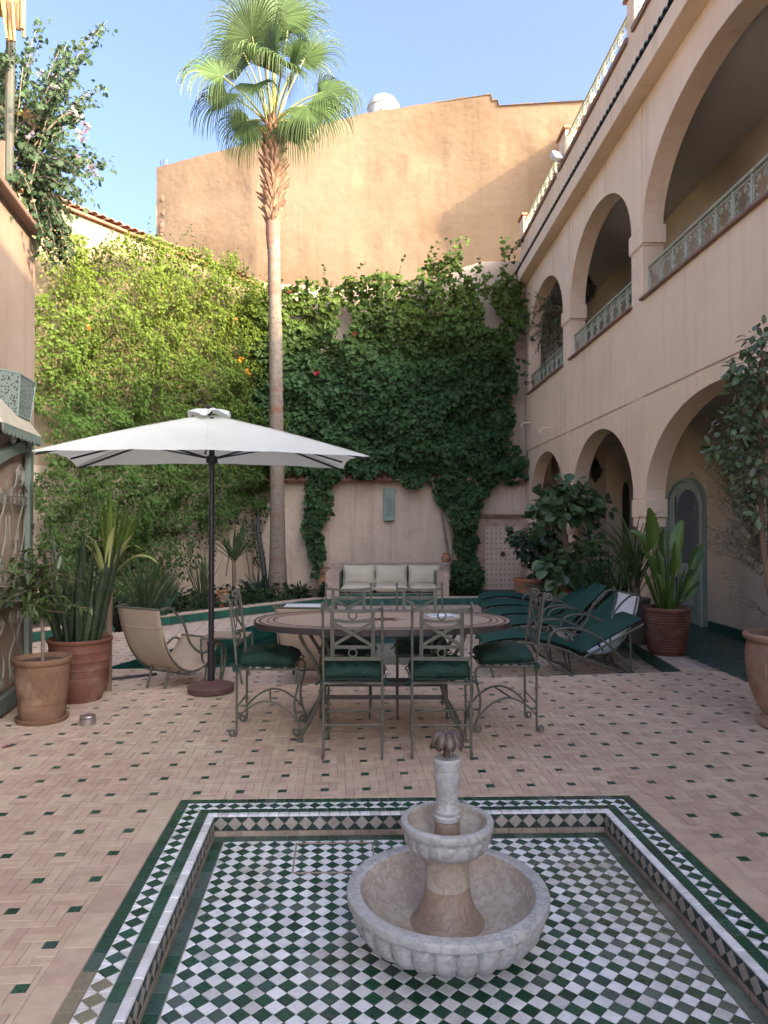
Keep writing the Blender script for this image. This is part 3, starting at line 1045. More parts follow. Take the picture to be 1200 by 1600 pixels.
# floor: green border course, then the chequer of diamonds
I0 = FW + 0.006
GB = 0.052
bt = []
for k in range(4):
    mp, L = side_map(k)
    lo, hi = (I0, L - I0) if k in (0, 3) else (I0 + GB, L - I0 - GB)
    n = round((hi - lo) / (0.052 if k in (0, 3) else 0.10))
    for i in range(n):
        p = ccw([bp(*mp(a, c), BZ + rng.uniform(-.001, .001)) for a, c in ((lo + (hi - lo) * i / n, I0), (lo + (hi - lo) * (i + 1) / n, I0),
                                                                         (lo + (hi - lo) * (i + 1) / n, I0 + GB), (lo + (hi - lo) * i / n, I0 + GB))])
        bt.append((p, UP, stain(sum(p, Vector()) / 4, green_glaze(rng, .5), .6)))
tile_field(bt, 'border_tile', M['glaze'], basin, most=100, rest='border_tile_field')
A0 = I0 + GB + 0.004
NX = 26
px_ = (WS - 2 * A0) / NX
NY = round((WD - 2 * A0) / px_)
py_ = (WD - 2 * A0) / NY
ct = []
HS, HT = 6 * px_ + A0 - .01, 0.5 * py_ + A0          # the drain cover lies here
for i in range(-1, 2 * NX + 2):
    for j in range(-1, 2 * NY + 2):
        if (i + j) % 2: continue
        s, t = A0 + i * px_ / 2, A0 + j * py_ / 2
        if not (A0 - 1e-4 <= s <= WS - A0 + 1e-4 and A0 - 1e-4 <= t <= WD - A0 + 1e-4): continue
        q = [(s - px_ / 2, t), (s, t - py_ / 2), (s + px_ / 2, t), (s, t + py_ / 2)]
        q = [(min(max(a, A0), WS - A0), min(max(b, A0), WD - A0)) for a, b in q]
        uq = []
        for p in q:
            if not uq or (abs(p[0] - uq[-1][0]) + abs(p[1] - uq[-1][1]) > 1e-5): uq.append(p)
        if abs(uq[0][0] - uq[-1][0]) + abs(uq[0][1] - uq[-1][1]) < 1e-5: uq.pop()
        if len(uq) < 3: continue
        j_ = 0.0012
        jit = [(rng.uniform(-j_, j_), rng.uniform(-j_, j_)) for _ in uq]
        z = BZ + rng.uniform(-.0008, .0008)
        p = ccw([bp(a + d[0], b + d[1], z + rng.uniform(-.0004, .0004)) for (a, b), d in zip(uq, jit)])
        g = j % 2 == 1
        c = green_glaze(rng, .22) if g else white_glaze(rng)
        ct.append((p, UP, stain(sum(p, Vector()) / len(p), c, .55 if g else 1)))
tile_field(ct, 'floor_tile', M['glaze'], basin, most=300, rest='floor_tile_field', inset=0.0011)
dc = MB()
s0, s1, t0, t1 = A0 + 5.0 * px_, A0 + 10.2 * px_, A0 + 0.45 * py_, A0 + 4.6 * py_
for a, b in (((s0, t0), (s1, t0)), ((s1, t0), (s1, t1)), ((s1, t1), (s0, t1)), ((s0, t1), (s0, t0))):
    dc.tube([bp(*a, BZ + .001), bp(*b, BZ + .001)], 0.004, 6)
dc.build('drain_cover_frame', mk('rusty_steel', (0.22, 0.13, 0.09), 0.7, (0.30, 0.26, 0.23), 60), basin)

# ------------------------------------------------------------------ the arcaded building
TH = 0.26
riad = thing('arcaded_building', 'pink arcaded house of two storeys with green iron balcony railings', 'building', rb(3.6, 10, 0), math.atan((600 - 583) / F))


def arch_y(t, p=2.0):
    return (1 - abs(2 * t - 1) ** 2.05) ** (1 / 1.92)


def arch_wall(mb, x0, x1, y0, y1, h0, h1, ops, n=28):
    """a wall between planes x0 (court side) and x1 from y0 to y1 and h0 to h1, with arched openings (ya, yb, base, spring, apex)"""
    segs = []
    y = y0
    for ya, yb, hb, hs, ha in sorted(ops):
        if ya > y: segs.append((y, ya, h0, h0))
        ts = [0.5 - 0.5 * math.cos(PI * i / n) for i in range(n + 1)]
        pr = [(ya + (yb - ya) * t, hs + (ha - hs) * arch_y(t)) for t in ts]
        for i in range(n):
            segs.append((pr[i][0], pr[i + 1][0], pr[i][1], pr[i + 1][1]))
        # jambs below the spring
        if hb < hs:
            mb.add([(x0, ya, max(hb, h0)), (x1, ya, max(hb, h0)), (x1, ya, hs), (x0, ya, hs)], [(0, 1, 2, 3)])
            mb.add([(x0, yb, max(hb, h0)), (x1, yb, max(hb, h0)), (x1, yb, hs), (x0, yb, hs)], [(3, 2, 1, 0)])
        if hb > h0:
            segs2.append((ya, yb, h0, hb)) if False else None
            mb.add([(x0, ya, h0), (x0, yb, h0), (x0, yb, hb), (x0, ya, hb)], [(3, 2, 1, 0)])
            mb.add([(x1, ya, h0), (x1, yb, h0), (x1, yb, hb), (x1, ya, hb)], [(0, 1, 2, 3)])
            mb.add([(x0, ya, hb), (x1, ya, hb), (x1, yb, hb), (x0, yb, hb)], [(0, 1, 2, 3)])
        for i in range(n):
            a, b = pr[i], pr[i + 1]
            mb.add([(x0, a[0], a[1]), (x0, b[0], b[1]), (x1, b[0], b[1]), (x1, a[0], a[1])], [(0, 1, 2, 3)])
        y = yb
    if y < y1: segs.append((y, y1, h0, h0))
    for a, b, ha, hb in segs:
        mb.add([(x0, a, ha), (x0, b, hb), (x0, b, h1), (x0, a, h1)], [(3, 2, 1, 0)])
        mb.add([(x1, a, ha), (x1, b, hb), (x1, b, h1), (x1, a, h1)], [(0, 1, 2, 3)])
        if abs(ha - h0) < 1e-6 and abs(hb - h0) < 1e-6:
            mb.add([(x0, a, h0), (x0, b, h0), (x1, b, h0), (x1, a, h0)], [(0, 1, 2, 3)])
    mb.add([(x0, y0, h1), (x0, y1, h1), (x1, y1, h1), (x1, y0, h1)], [(3, 2, 1, 0)])
    mb.add([(x0, y0, h0), (x1, y0, h0), (x1, y0, h1), (x0, y0, h1)], [(0, 1, 2, 3)])
    mb.add([(x0, y1, h0), (x1, y1, h0), (x1, y1, h1), (x0, y1, h1)], [(3, 2, 1, 0)])
    return mb


SP, AP = 1.75, 2.86
LOW = [(5.0, 8.85, -1, SP, AP), (9.25, 12.15, -1, SP, AP), (12.62, 15.42, -1, SP, AP)]
HSILL = 4.25
UPP = [(5.0, 8.85, HSILL, 5.22, 6.30), (9.25, 12.15, HSILL, 5.22, 6.28), (12.62, 15.42, HSILL, 5.22, 6.27)]
XW = X0 + 0.012                                    # lower wall plane, a little behind the piers and the wall above
lw = arch_wall(MB(), XW, X0 + TH, 4.4, 15.75, SP, 3.04, [(a, b, SP, s, h) for a, b, _, s, h in LOW])
lw.xf(RB).build('lower_wall', M['stucco'], riad, smooth=False)
uw = arch_wall(MB(), X0, X0 + TH, 4.4, 15.75, 3.042, 6.74, UPP)
uw.xf(RB).build('upper_wall', M['stucco'], riad, smooth=False)
for y0, y1 in ((4.4, 5.0), (15.42, 15.75)):
    MB().span((X0 + .001, y0, -.02), (X0 + TH, y1, SP - .001)).xf(RB).build('end_pier', M['stucco'], riad, smooth=False)
MB().span((X0, -6, -.02), (X0 + TH, 4.398, 6.74)).xf(RB).build('plain_wall', M['stucco'], riad, smooth=False)
# corbels on columns between the arches
for y0, y1 in ((8.85, 9.25), (12.15, 12.62)):
    ym = (y0 + y1) / 2
    c = MB()
    c.span((X0 - .004, y0 - .035, 1.52), (X0 + TH + .02, y1 + .035, SP - .001))
    c.span((X0 + .004, y0 + .0, 1.40), (X0 + TH + .012, y1, 1.519))
    c.xf(RB).build('corbel', M['stucco'], riad, smooth=False, bevel=.006)
    k = MB().lathe([(.135, -.02), (.135, .10), (.115, .12), (.118, .5), (.112, 1.26), (.135, 1.28), (.15, 1.34), (.15, 1.398)], (X0 + TH / 2, ym, 0), 24)
    k.xf(RB).build('column', M['stucco'], riad)
c = MB()
c.span((X0 - .03, 15.36, 1.60), (X0 + TH + .02, 15.46, 1.68)).span((X0 - .03, 4.94, 1.60), (X0 + TH + .02, 5.04, 1.68))
c.xf(RB).build('impost', M['ledge'], riad, smooth=False, bevel=.006)
for y0, y1 in ((8.85, 9.25), (12.15, 12.62)):
    c = MB()
    c.span((X0 - .02, y0 - .045, 4.97), (X0 + TH + .02, y1 + .045, 5.205)).span((X0 - .012, y0 - .02, 4.945), (X0 + TH + .01, y1 + .02, 4.969))
    c.xf(RB).build('impost', M['stucco'], riad, smooth=False, bevel=.006)
    MB().span((X0 - .013, y0 + .01, 5.21), (X0 + .0, y1 - .03, 6.71)).xf(RB).build('pilaster', M['stucco'], riad, smooth=False, bevel=.004)
    MB().span((XW - .012, y0 + .02, SP + .003), (XW + .0, y1 - .02, 3.039)).xf(RB).build('pilaster', M['stucco'], riad, smooth=False, bevel=.004)
# sills under the balconies
RZ = math.atan((600 - 583) / F)


def scroll_panel(y0, y1, h0, h1, x, r=0.0075):
    """one panel of wrought scrolls between two uprights"""
    b = MB()
    w, hh = y1 - y0, h1 - h0
    ym = (y0 + y1) / 2
    Y, Z = Vector((0, 1, 0)), Vector((0, 0, 1))
    for s in (-1, 1):
        S = Y * s
        e = ym + s * (w / 2 - .016)
        # tall C leaning on the upright, curling in at both ends
        pts = [Vector((x, e, h0 + hh * .30)), Vector((x, e - s * .012, h0 + hh * .52)), Vector((x, e - s * .01, h0 + hh * .78)), Vector((x, ym + s * w * .30, h0 + hh * .95)), Vector((x, ym + s * w * .17, h0 + hh * .90))]
        b.tube(curve(pts, 12), r, 5, cap=False)
        b.tube(spiral((x, ym + s * w * .185, h0 + hh * .80), hh * .12, hh * .03, PI / 2, 1.25, 14, S, Z), r * .8, 4, cap=False)
        b.tube(spiral((x, e - s * w * .13, h0 + hh * .30), w * .125, w * .03, 0, -1.3, 14, S, Z), r * .8, 4, cap=False)
        b.tube(spiral((x, e - s * w * .12, h0 + hh * .58), w * .10, w * .025, 0, 1.2, 12, S, Z), r * .7, 4, cap=False)
        b.tube(spiral((x, ym + s * w * .14, h0 + hh * .10), w * .115, w * .03, 0, 1.3, 12, S, Z), r * .8, 4, cap=False)
    return b


def railing(y0, y1, h0, h1, x, pitch, name='railing', fine=True, mat='pale_green'):
    p = MB().tube([(x, y0, h1), (x, y1, h1)], .022, 8, flat=(1, .8)).xf(RB).build(name, M[mat], riad)
    q = MB()
    q.tube([(x, y0, h1 - .05), (x, y1, h1 - .05)], .007, 5).tube([(x, y0, h0 + .02), (x, y1, h0 + .02)], .009, 5)
    q.xf(RB).build('rail', M[mat], p)
    n = max(1, round((y1 - y0) / pitch))
    me = None
    for i in range(n + 1):
        y = y0 + (y1 - y0) * i / n
        MB().box((x, y, (h0 + h1) / 2), (.016, .016, h1 - h0)).xf(RB).build('upright', M[mat], p, smooth=False)
    dy = (y1 - y0) / n
    for i in range(n):
        a = y0 + dy * i
        if me is None:
            o = scroll_panel(a, a + dy, h0 + .03, h1 - .06, x).xf(RB).build('scroll', M[mat], p)
            me, ya = o.data, a
        else:
            o = link('scroll', me, p)
            o.location = (0, a - ya, 0)
    return p


for y0, y1, hb, hs, ha in UPP:
    MB().span((X0 - .05, y0 - .03, HSILL + .001), (X0 + TH + .03, y1 + .03, HSILL + .035)).xf(RB).build('sill', M['ledge'], riad, smooth=False, bevel=.006)
    railing(y0 + .03, y1 - .03, HSILL + .04, HSILL + .42, X0 + .07, 0.333)
# roof slab overhang, glazed tile row, parapet, terrace railings
MB().span((X0 - .22, 4.0, 6.742), (9.0, 15.84, 6.985)).xf(RB).build('cornice', M['stucco'], riad, smooth=False, bevel=.008)
n = 0
o0 = None
y = 5.2
tm = MB()
prof = []
for i in range(9):
    a = PI * i / 8
    prof.append((math.cos(a) * .058, math.sin(a) * .052))
vs = []
for (x, z0, s) in ((-.05, -.01, 1.0), (.13, .045, .9)):
    vs += [(x, p[0] * s, z0 + p[1]) for p in prof]
    vs += [(x, p[0] * s * .78, z0 + p[1] * .76) for p in prof]
fs = []
for k in range(8):
    fs += [(k, k + 1, 18 + k + 1, 18 + k), (9 + k, 27 + k, 27 + k + 1, 9 + k + 1), (k, 9 + k, 9 + k + 1, k + 1)]
tile_me = None
y = 4.6
while y < 15.8:
    if tile_me is None:
        t = MB().add([(X0 - .20 + v[0], y + v[1], 6.99 + v[2]) for v in vs], fs).xf(RB)
        o = t.build('roof_tile', M['green_roof'], riad)
        tile_me, yt = o.data, y
    else:
        o = link('roof_tile', tile_me, riad)
        o.location = (0, y - yt, 0)
    y += .135
MB().span((X0 - .10, 4.0, 6.986), (X0 + .25, 15.84, 7.70)).xf(RB).build('parapet', M['stucco'], riad, smooth=False, bevel=.006)
MB().span((X0 - .14, 12.62, 7.66), (X0 - .04, 15.84, 7.735)).span((X0 - .14, 9.05, 7.66), (X0 - .04, 12.44, 7.735)).span((X0 - .14, 4.2, 7.66), (X0 - .04, 8.86, 7.735)).xf(RB).build('parapet_ledge', M['ledge'], riad, smooth=False, bevel=.006)
for y0, y1 in ((12.06, 12.5), (8.86, 9.10), (15.5, 15.84)):
    MB().span((X0 - .098, y0, 7.701), (X0 + .22, y1, 8.22)).xf(RB).build('parapet_post', M['stucco'], riad, smooth=False, bevel=.006)
    MB().span((X0 - .14, y0 - .05, 8.221), (X0 + .26, y1 + .05, 8.27)).xf(RB).build('post_cap', M['terra'], riad, smooth=False, bevel=.008)
railing(12.53, 15.47, 7.735, 8.10, X0 - .06, 0.33)
railing(9.12, 12.04, 7.735, 8.10, X0 - .06, 0.33)
railing(4.4, 8.83, 7.735, 8.10, X0 - .06, 0.33)
# the inside of the arcades
b = MB()
b.span((X0 + TH + .001, -6, 2.98), (9.0, 15.9, 3.30))
b.xf(RB).build('upper_floor', M['ceiling'], riad, smooth=False)
MB().span((X0 + TH + .001, -6, 6.33), (4.699, 15.751, 6.741)).xf(RB).build('upper_ceiling', M['ceiling'], riad, smooth=False)
b = MB()
b.span((4.65, -6, -.05), (9.0, 14.1, 2.979)).span((4.0, 14.101, -.05), (9.0, 15.9, 2.979))
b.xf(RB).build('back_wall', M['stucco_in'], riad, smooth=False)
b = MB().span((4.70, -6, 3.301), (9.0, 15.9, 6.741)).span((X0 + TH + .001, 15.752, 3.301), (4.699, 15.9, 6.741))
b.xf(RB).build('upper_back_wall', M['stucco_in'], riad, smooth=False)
# tall shuttered openings on the upper back wall
for y0, y1 in ((6.1, 7.0), (10.2, 11.1)):
    MB().span((4.67, y0, 3.302), (4.699, y1, 5.3)).xf(RB).build('shutter', M['wood'], riad, smooth=False, bevel=.008)
# niche: narrow dark arch on the lower back wall
nb = MB()
yy, hw, h0, hs = 13.0, .17, .95, 2.0
pts = [(yy - hw, h0), (yy + hw, h0)] + [(yy + hw * math.cos(PI * i / 10), hs + .2 * math.sin(PI * i / 10)) for i in range(11)]
nb.add([(4.644, p[0], p[1]) for p in pts] + [(4.65, p[0], p[1]) for p in pts], [tuple(range(len(pts) - 1, -1, -1))] + [(i, (i + 1) % len(pts), len(pts) + (i + 1) % len(pts), len(pts) + i) for i in range(len(pts))])
nb.xf(RB).build('niche', M['black'], riad, smooth=False)
# skirting of green tiles
MB().span((4.62, 4.6, 0.0), (4.649, 9.76, .10)).xf(RB).build('skirting', mk('green_skirting', (0.02, 0.07, 0.055), 0.3, (0.012, 0.045, 0.036), 12), riad, smooth=False)
# the green door
DY0, DY1 = 9.83, 11.05
door = MB()


def arch_plate(y0, y1, h0, hs, ha, x0, x1, n=14):
    pts = [(y0, h0), (y1, h0)] + [(y1 + (y0 - y1) * (0.5 - .5 * math.cos(PI * i / n)), hs + (ha - hs) * math.sin(PI * i / n)) for i in range(n + 1)]
    m = len(pts)
    return [(x0, p[0], p[1]) for p in pts] + [(x1, p[0], p[1]) for p in pts], [tuple(range(m - 1, -1, -1)), tuple(range(m, 2 * m))] + [(i, (i + 1) % m, m + (i + 1) % m, m + i) for i in range(m)]


door.add(*arch_plate(DY0, DY1, 0.0, 1.75, 2.12, 4.60, 4.66))
door_o = door.xf(RB).build('door', M['door_paint'], riad, smooth=False, bevel=.006)
fr = MB()
pts = [(4.585, DY0 + .03, 0), (4.585, DY0 + .03, 1.72)] + [(4.585, DY0 + (DY1 - DY0) * (.5 - .47 * math.cos(PI * i / 12)), 1.72 + .37 * math.sin(PI * i / 12)) for i in range(1, 12)] + [(4.585, DY1 - .03, 1.72), (4.585, DY1 - .03, 0)]
fr.tube(pts, .034, 6, flat=(1, .8))
fr.xf(RB).build('door_frame', M['door_paint'], door_o)
for y0, y1 in ((DY0 + .14, DY1 - .38),):
    g = MB(); g.add(*arch_plate(y0, y1, .86, 1.62, 1.94, 4.592, 4.599)); g.xf(RB).build('door_glass', M['glass'], door_o, smooth=False)
    p = MB().span((4.585, y0, .16), (4.599, y1, .74)); p.xf(RB).build('door_panel', M['door_paint'], door_o, smooth=False, bevel=.01)
    p = MB()
    for d in (.05, .09):
        q = [(4.582, y0 + d, .16 + d), (4.582, y1 - d, .16 + d), (4.582, y1 - d, .74 - d), (4.582, y0 + d, .74 - d)]
        p.tube(q, .007, 5, closed=True)
    for i in range(9):
        yq = y0 + .13 + (y1 - y0 - .26) * i / 8
        p.ball((4.584, yq, .235), .017, 6, 4).ball((4.584, yq, .665), .017, 6, 4)
    p.xf(RB).build('door_carving', M['gate'], door_o)
MB().tube([(4.57, DY1 - .30, 1.02), (4.53, DY1 - .30, 1.03), (4.53, DY1 - .30, 1.13), (4.57, DY1 - .30, 1.14)], .009, 6).xf(RB).build('door_handle', M['dark_iron'], door_o)
MB().span((4.59, DY1 - .345, .02), (4.598, DY1 - .325, 1.85)).xf(RB).build('door_joint', M['black'], door_o, smooth=False)
# drain spouts
for y, h in ((15.3, 3.62), (13.6, 3.28)):
    MB().tube([(X0 + .05, y, h), (X0 - .16, y, h - .01), (X0 - .19, y, h - .05), (X0 - .19, y, h - .10)], .017, 8).xf(RB).build('drain_spout', M['stucco'], riad)
# grilled window recess behind the urn plant
MB().span((4.64, 7.3, .8), (4.652, 8.3, 1.9)).xf(RB).build('window', M['glass'], riad, smooth=False)
# unseen box added past the roof's end to shade the neighbouring house
MB().span((5.0, 15.9, 6.9), (8.8, 20.0, 11.2)).xf(RB).build('roof_shadow_box', M['stucco'], riad, smooth=False)

# floodlight on the terrace corner
fl = at(872, 240, 12.2)
fo = thing('floodlight', 'small grey floodlight at the terrace railing corner above the cornice', 'floodlight', fl)
MB().box(fl, (.20, .10, .16), Matrix.Rotation(.4, 3, 'Z') @ Matrix.Rotation(-.5, 3, 'X')).build('lamp_housing', M['white_metal'], fo, smooth=False, bevel=.012)
MB().tube([fl + Vector((.02, .0, -.02)), fl + Vector((.16, .04, -.06)), fl + Vector((.26, .06, -.05))], .015, 6).build('bracket', M['iron'], fo)


def lantern(name, loc, s, top, label):
    t = thing(name, label, 'lantern', loc)
    L = Vector(loc)
    k = MB().lathe([(.02, -.30), (.05, -.27), (.03, -.24), (.10, -.20), (.16, -.02), (.17, .0), (.12, .03), (.10, .10), (.05, .18), (.06, .20), (.02, .24), (.015, .30)], n=8)
    k.v = [tuple(L + Vector(v) * s) for v in k.v]
    k.build('lantern_body', M['dark_iron'], t, smooth=False)
    MB().tube([L + Vector((0, 0, .28 * s)), (L.x, L.y, top)], .008, 5).build('chain', M['dark_iron'], t)
    q = MB()
    for i in range(8):
        a = 2 * PI * (i + .5) / 8
        q.tube([L + Vector((math.cos(a) * .165, math.sin(a) * .165, -.01)) * s, L + Vector((math.cos(a) * .105, math.sin(a) * .105, -.20)) * s], .006, 4)
    q.build('lantern_rib', M['bronze'], t)
    return t


lantern('hanging_lantern', at(920, 447, 13.2), .95, 6.328, 'dark iron lantern hanging in the upper arcade behind the middle railing')
lantern('hanging_lantern', at(931, 733, 12.9), .80, 2.978, 'dark iron lantern hanging inside the middle ground floor arch')

# ------------------------------------------------------------------ the garden walls
GW = 15.85
gw = thing('garden_wall', 'pinkish rendered courtyard wall under a tile course behind the bench', 'wall', (0, GW, 0))
b = MB()
b.span((-2.9, GW, -.4), (3.42, GW + .3, 2.36))
b.build('lower_wall', M['garden_stucco'], gw, smooth=False)
b = MB()
# the wall above the tile course steps back and its top is uneven
top = [(-2.9, 6.9), (-1.2, 6.75), (.6, 6.85), (2.2, 7.35), (3.6, 7.4)]
b.add([(x, GW + .12, 2.37) for x, h in top] + [(x, GW + .12, h) for x, h in top] + [(x, GW + .42, 2.37) for x, h in top] + [(x, GW + .42, h) for x, h in top],
      [(i, i + 1, 5 + i + 1, 5 + i) for i in range(4)] + [(10 + i + 1, 10 + i, 15 + i, 15 + i + 1) for i in range(4)] + [(5 + i, 5 + i + 1, 15 + i + 1, 15 + i) for i in range(4)])
b.build('upper_wall', M['garden_stucco'], gw, smooth=False)
# sloping course of clay tiles
half = []
for i in range(7):
    a = PI * i / 6
    half.append((math.cos(a) * .075, math.sin(a) * .05))


def tile_course(p, q, h, parent, out, drop=.13, depth=.26, pitch=.155, back=0.0, name='coping_tile', mat='roof_tile'):
    """half-round tiles side by side from p to q; out: the direction they shed water"""
    p, q = Vector((*p, h)), Vector((*q, h))
    e = (q - p).normalized(); o = Vector((*out, 0)).normalized()
    n = int((q - p).length / pitch)
    me = None
    for i in range(n):
        c = p + e * (pitch * (i + .5))
        if me is None:
            vs = []
            for d, z in ((depth, -drop), (-back, 0)):
                vs += [c + o * d + e * a + Vector((0, 0, z + zz)) for a, zz in half]
                vs += [c + o * d + e * a * .8 + Vector((0, 0, z + zz * .72 - .004)) for a, zz in half]
            fs = []
            for k in range(6):
                fs += [(k, k + 1, 14 + k + 1, 14 + k), (7 + k, 21 + k, 21 + k + 1, 7 + k + 1), (k, 7 + k, 7 + k + 1, k + 1)]
            ob = MB().add(vs, fs).build(name, M[mat], parent)
            me, c0 = ob.data, c
        else:
            ob = link(name, me, parent)
            m = INV[root_of(parent).name].to_3x3()
            ob.location = m @ (c - c0 + Vector((0, 0, random.uniform(-.008, .008))))
    return n


tile_course((-2.85, GW - .0), (3.30, GW - .0), 2.50, gw, (0, -1))
MB().prism([(-2.88, GW - .2), (3.34, GW - .2), (3.34, GW + .118), (-2.88, GW + .118)], 2.361, 2.385).build('tile_bed', M['terra'], gw, smooth=False)

CN = Vector((-2.9, 16.0, 0))                          # where the two garden walls meet
LD = Vector((-0.545, -0.839, 0)).normalized()         # the side wall runs from there towards the viewer
LN = Vector((0.839, -0.545, 0)).normalized()          # and faces this way
sw = thing('side_garden_wall', 'cream rendered wall with clay coping under the pale green climber', 'wall', CN + LD * 4)
b = MB()
p0, p1 = CN - LD * .3, CN + LD * 10.5
b.prism([tuple(p0.xy), tuple(p1.xy), tuple((p1 - LN * .35).xy), tuple((p0 - LN * .35).xy)], -.4, 6.80)
b.build('wall_face', M['cream'], sw, smooth=False)
b = MB()
b.prism([tuple((p0 + LN * .004).xy), tuple((p1 + LN * .004).xy), tuple((p1 + LN * .001).xy), tuple((p0 + LN * .001).xy)], -.4, 2.4)
b.build('lower_render', M['garden_stucco'], sw, smooth=False)
b = MB()
b.prism([tuple((p0 + LN * .09).xy), tuple((p1 + LN * .09).xy), tuple((p1 - LN * .40).xy), tuple((p0 - LN * .40).xy)], 6.801, 6.85)
b.build('coping', M['terra'], sw, smooth=False, bevel=.01)
tile_course(tuple((p0 + LN * .02).xy), tuple((p1 + LN * .02).xy), 6.93, sw, tuple(LN.xy), drop=.05, depth=.12, pitch=.17, back=.3)

# ------------------------------------------------------------------ the tall neighbouring house
nb_o = thing('neighbouring_house', 'tall windowless ochre house rising behind the garden walls', 'building', (0, 19, 0))
W0 = [(-7.05, 21.85, 12.45), (-6.0, 21.33, 12.44), (-4.9, 20.82, 12.43), (-3.72, 20.28, 12.42), (-2.3, 19.83, 12.52), (-.5, 19.27, 12.66), (1.3, 18.65, 12.60), (2.62, 18.09, 12.48), (2.74, 18.045, 12.46), (2.78, 18.03, 12.30), (2.90, 17.98, 12.28), (2.94, 17.965, 12.13), (3.9, 17.6, 11.98), (4.9, 17.25, 11.84), (6.6, 16.7, 11.6)]
b = MB()
n = len(W0)
# the face is subdivided and its surface waves a little, as hand-thrown render does
cols = []
for i in range(n - 1):
    a, c = Vector(W0[i]), Vector(W0[i + 1])
    m = max(1, int((c.xy - a.xy).length / .14))
    for k in range(m):
        cols.append(a.lerp(c, k / m))
cols.append(Vector(W0[-1]))
rows = 46
pts, nz = [], []
for ci, c in enumerate(cols):
    for r in range(rows + 1):
        h = -.5 + (c.z + .5) * r / rows
        pts.append((c.x, c.y, h))
P = np.array(pts)
wv = (vnoise(P * np.array([.35, .35, .5]), 5) - .5) * .12 + (vnoise(P * 1.7, 6) - .5) * .025
lift = np.abs(((P[:, 2] * .50 + (vnoise(P * np.array([.9, .9, 0]), 9) - .5) * .22) % 1.0) - .5)
wv += np.where(lift < .045, -.045, 0) * (vnoise(P * np.array([1.1, 1.1, .2]), 19) > .36)
nv = np.array([-.24, -.97, 0])
P = P + wv[:, None] * nv
topj = (vnoise(P[rows::rows + 1] * np.array([8.1, 8.1, 0]), 8) - .5) * .05
P[rows::rows + 1, 2] += topj
R1 = rows + 1
fq = []
for ci in range(len(cols) - 1):
    for r in range(rows):
        a = ci * R1 + r
        fq.append((a, a + R1, a + R1 + 1, a + 1))
np_mesh('wall_face', P, np.array(fq), None, M['neigh'], nb_o, smooth=True)
b = MB()
back = [Vector((c.x + .5, c.y + 3.5, c.z)) for c in (Vector(w) for w in W0)]
for i in range(n - 1):
    a, c, d, e = Vector(W0[i]), Vector(W0[i + 1]), back[i + 1], back[i]
    b.add([a - Vector((0, 0, .03)), c - Vector((0, 0, .03)), d, e], [(0, 1, 2, 3)])
    b.add([(d.x, d.y, -.5), (e.x, e.y, -.5), e, d], [(0, 1, 2, 3)])
a, e = Vector(W0[0]), back[0]
b.add([(a.x, a.y, -.5), a, e, (e.x, e.y, -.5)], [(0, 1, 2, 3)])
a, e = Vector(W0[-1]), back[-1]
b.add([(a.x, a.y, -.5), a, e, (e.x, e.y, -.5)], [(3, 2, 1, 0)])
b.build('side_wall', M['neigh'], nb_o, smooth=False)
q = MB()
for px in (249, 253, 258):
    p = at(px, 258, 22.0)
    q.tube([p - Vector((0, 0, .3)), p + Vector((random.uniform(-.03, .03), 0, random.uniform(.2, .36)))], .014, 5)
q.build('rebar', M['dark_iron'], nb_o)
# patches where the render has come away near its edge
q = MB()
rr = random.Random(3)
for i in range(16):
    p = at(252 + rr.uniform(-2, 7), rr.uniform(305, 375), 21.72)
    q.ball(p, rr.uniform(.03, .09), 7, 5, (1, .35, 1.3))
q.build('broken_render', M['wood'], nb_o)
tk = at(599, 150, 20.3)
tank = thing('water_tank', 'pale domed water tank on the neighbouring roof', 'tank', (tk.x, tk.y, 12.5))
MB().lathe([(.45, 12.0), (.45, 13.35), (.47, 13.36), (.47, 13.42), (.44, 13.44), (.40, 13.56), (.28, 13.68), (.12, 13.74), (.01, 13.75)], (tk.x, tk.y, 0), 32).build('tank_body', mk('white_plastic', (0.36, 0.37, 0.36), 0.5, (0.30, 0.31, 0.30), 3), tank)
MB().span((tk.x - .1, tk.y - .50, 13.02), (tk.x - .04, tk.y - .44, 13.10)).build('fitting', M['dark_iron'], tank, smooth=False)

# ------------------------------------------------------------------ the gatehouse at the near side
ga = math.atan(.18)
gh = thing('gatehouse', 'pink rendered gatehouse with a brown ledge and climber on its roof', 'building', (-3.3, 5.5, 0))
gd = Vector((.18, -1, 0)).normalized()               # along its face towards the viewer
gn = Vector((1, .18, 0)).normalized()
g0 = Vector((-3.06, 6.2, 0)); g1 = g0 + gd * 7
b = MB().prism([tuple(g0.xy), tuple(g1.xy), tuple((g1 - gn * 3).xy), tuple((g0 - gn * 3).xy)], -.4, 3.93)
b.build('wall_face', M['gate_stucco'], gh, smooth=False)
ge = g0 + gd * .10
b = MB().prism([tuple((ge + gn * .09).xy), tuple((g1 + gn * .09).xy), tuple((g1 - gn * .2).xy), tuple((ge - gn * .2).xy)], 3.931, 3.985)
b.build('ledge', M['ledge'], gh, smooth=False, bevel=.008)
b = MB().prism([tuple((g0 - gn * .16).xy), tuple((g0 - gn * .16 + gd * .42).xy), tuple((g0 - gn * .6 + gd * .42).xy), tuple((g0 - gn * .6).xy)], 3.931, 4.5)
b.build('parapet_post', M['stucco'], gh, smooth=False, bevel=.01)
MB().prism([tuple((g0 - gn * .10 + gd * .36).xy), tuple((g0 - gn * .10 + gd * .48).xy), tuple((g0 - gn * .22 + gd * .48).xy), tuple((g0 - gn * .22 + gd * .36).xy)], 3.986, 4.55).build('pergola_post', M['wood'], gh, smooth=False, bevel=.008)
pp = at(9, 300, 5.75)
MB().tube([(pp.x, pp.y, 3.98), (pp.x + .01, pp.y, 5.74)], .035, 10).build('drain_pipe', M['pipe'], gh)
q = MB()
